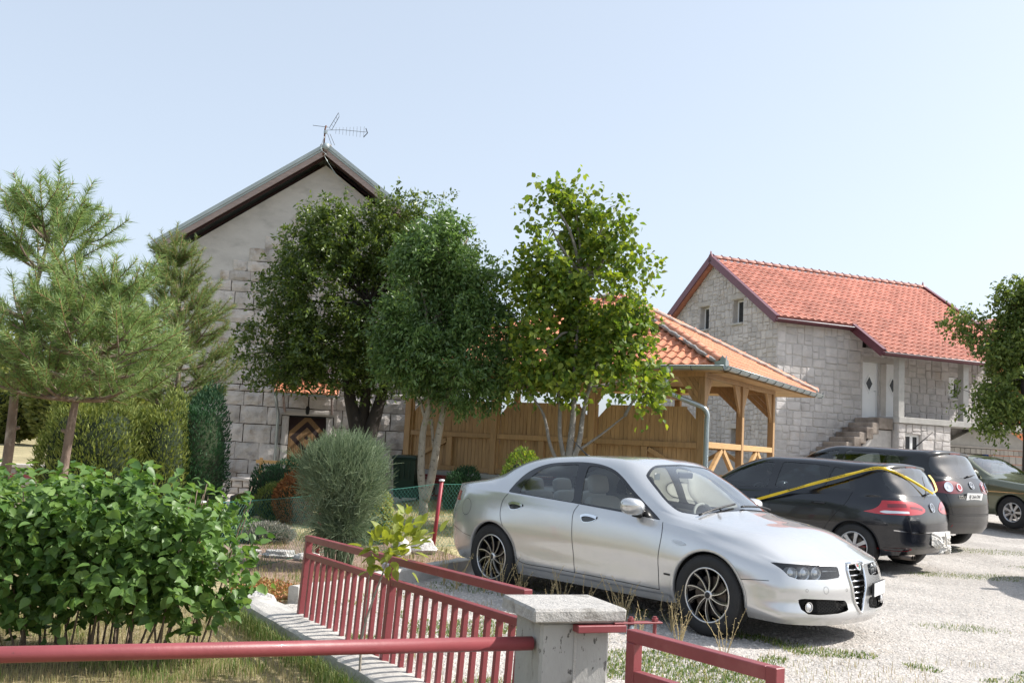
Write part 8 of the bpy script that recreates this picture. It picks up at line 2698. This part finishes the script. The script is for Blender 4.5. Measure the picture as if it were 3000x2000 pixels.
# person in blue by the fireplace
def person():
    t = thing('person', 'person with dark hair in a blue shirt standing by the outdoor fireplace', 'person', (18.55, 38.0, .82), 2.2)
    M_SKIN = material('skin', (.42, .25, .18), .6); M_BLUE = material('blue_shirt', (.02, .055, .26), .8, bump=(12, .01)); M_TRS = material('dark_trousers', (.03, .03, .035), .85); M_HAIR = material('dark_hair', (.015, .012, .01), .7)
    J = {'pel': (0, 0, .92), 'chest': (.02, 0, 1.28), 'neck': (.03, 0, 1.46), 'head': (.05, 0, 1.60), 'top': (.05, 0, 1.70), 'sl': (.02, .19, 1.40), 'el': (.05, .25, 1.14), 'wl': (.18, .22, .95), 'hl': (.23, .21, .90), 'sr': (.02, -.19, 1.40), 'er': (.05, -.25, 1.14), 'wr': (.18, -.22, .95), 'hr': (.23, -.21, .90), 'kl': (.02, .10, .50), 'al': (-.02, .11, .09), 'fl': (.14, .12, .03), 'kr': (.02, -.10, .50), 'ar': (-.02, -.11, .09), 'fr': (.14, -.12, .03)}
    Rd = {'pel': .15, 'chest': .155, 'neck': .06, 'head': .098, 'top': .07, 'sl': .07, 'el': .05, 'wl': .036, 'hl': .042, 'sr': .07, 'er': .05, 'wr': .036, 'hr': .042, 'kl': .075, 'al': .05, 'fl': .04, 'kr': .075, 'ar': .05, 'fr': .04}
    Ed = [('pel', 'chest'), ('chest', 'neck'), ('neck', 'head'), ('head', 'top'), ('chest', 'sl'), ('sl', 'el'), ('el', 'wl'), ('wl', 'hl'), ('chest', 'sr'), ('sr', 'er'), ('er', 'wr'), ('wr', 'hr'), ('pel', 'kl'), ('kl', 'al'), ('al', 'fl'), ('pel', 'kr'), ('kr', 'ar'), ('ar', 'fr')]
    ks = list(J)
    def skin(name, keys, mat, grow=0.0):
        me = bpy.data.meshes.new(name); idx = {k: i for i, k in enumerate(keys)}
        me.from_pydata([J[k] for k in keys], [(idx[a], idx[b]) for a, b in Ed if a in idx and b in idx], [])
        o = link(name, me, mat, t)
        md = o.modifiers.new('skin', 'SKIN'); md.use_smooth_shade = True
        for k, v in zip(keys, me.skin_vertices[0].data): v.radius = (Rd[k] + grow, Rd[k] * (1.25 if k in ('pel', 'chest') else 1) + grow)
        me.skin_vertices[0].data[0].use_root = True
        sb_ = o.modifiers.new('sub', 'SUBSURF'); sb_.levels = 1; sb_.render_levels = 2
        return o
    skin('body', ks, M_SKIN)
    skin('shirt', ['pel', 'chest', 'sl', 'el', 'sr', 'er'], M_BLUE, .016)
    skin('trousers', ['pel', 'kl', 'al', 'kr', 'ar'], M_TRS, .018)
    V = []; n, m = 7, 12
    for i in range(n):
        for j in range(m):
            a, b = PI * .62 * i / (n - 1), 2 * PI * j / m
            V.append((.035 + .112 * math.sin(a) * math.cos(b), .106 * math.sin(a) * math.sin(b), 1.62 + .13 * math.cos(a)))
    link('hair', poly_mesh('hair', V, [(i * m + j, (i + 1) * m + j, (i + 1) * m + (j + 1) % m, i * m + (j + 1) % m) for i in range(n - 1) for j in range(m)], True), M_HAIR, t)
    for s in (1, -1):
        for k in range(4):
            b = np.array(J['hl' if s > 0 else 'hr']) + np.array([.02, (k - 1.5) * .018, -.01])
            MB().tube([b, b + np.array([.035, 0, -.02]), b + np.array([.05, 0, -.05])], [.009, .008, .006], 6).build('finger', M_SKIN, t, True)
        b = np.array(J['hl' if s > 0 else 'hr']) + np.array([.0, -s * .035, 0])
        MB().tube([b, b + np.array([.03, -s * .012, -.02])], [.010, .007], 6).build('thumb', M_SKIN, t, True)
person()
# a further car just outside the frame throws the big round-edged shadow on the gravel
oc = copy_tree(plus.root)
oc.location = (8.25, 11.85, 0.0); oc.rotation_euler = (0, 0, 1.62)
oc['label'] = 'tall dark car just outside the right edge whose shadow lies on the gravel'
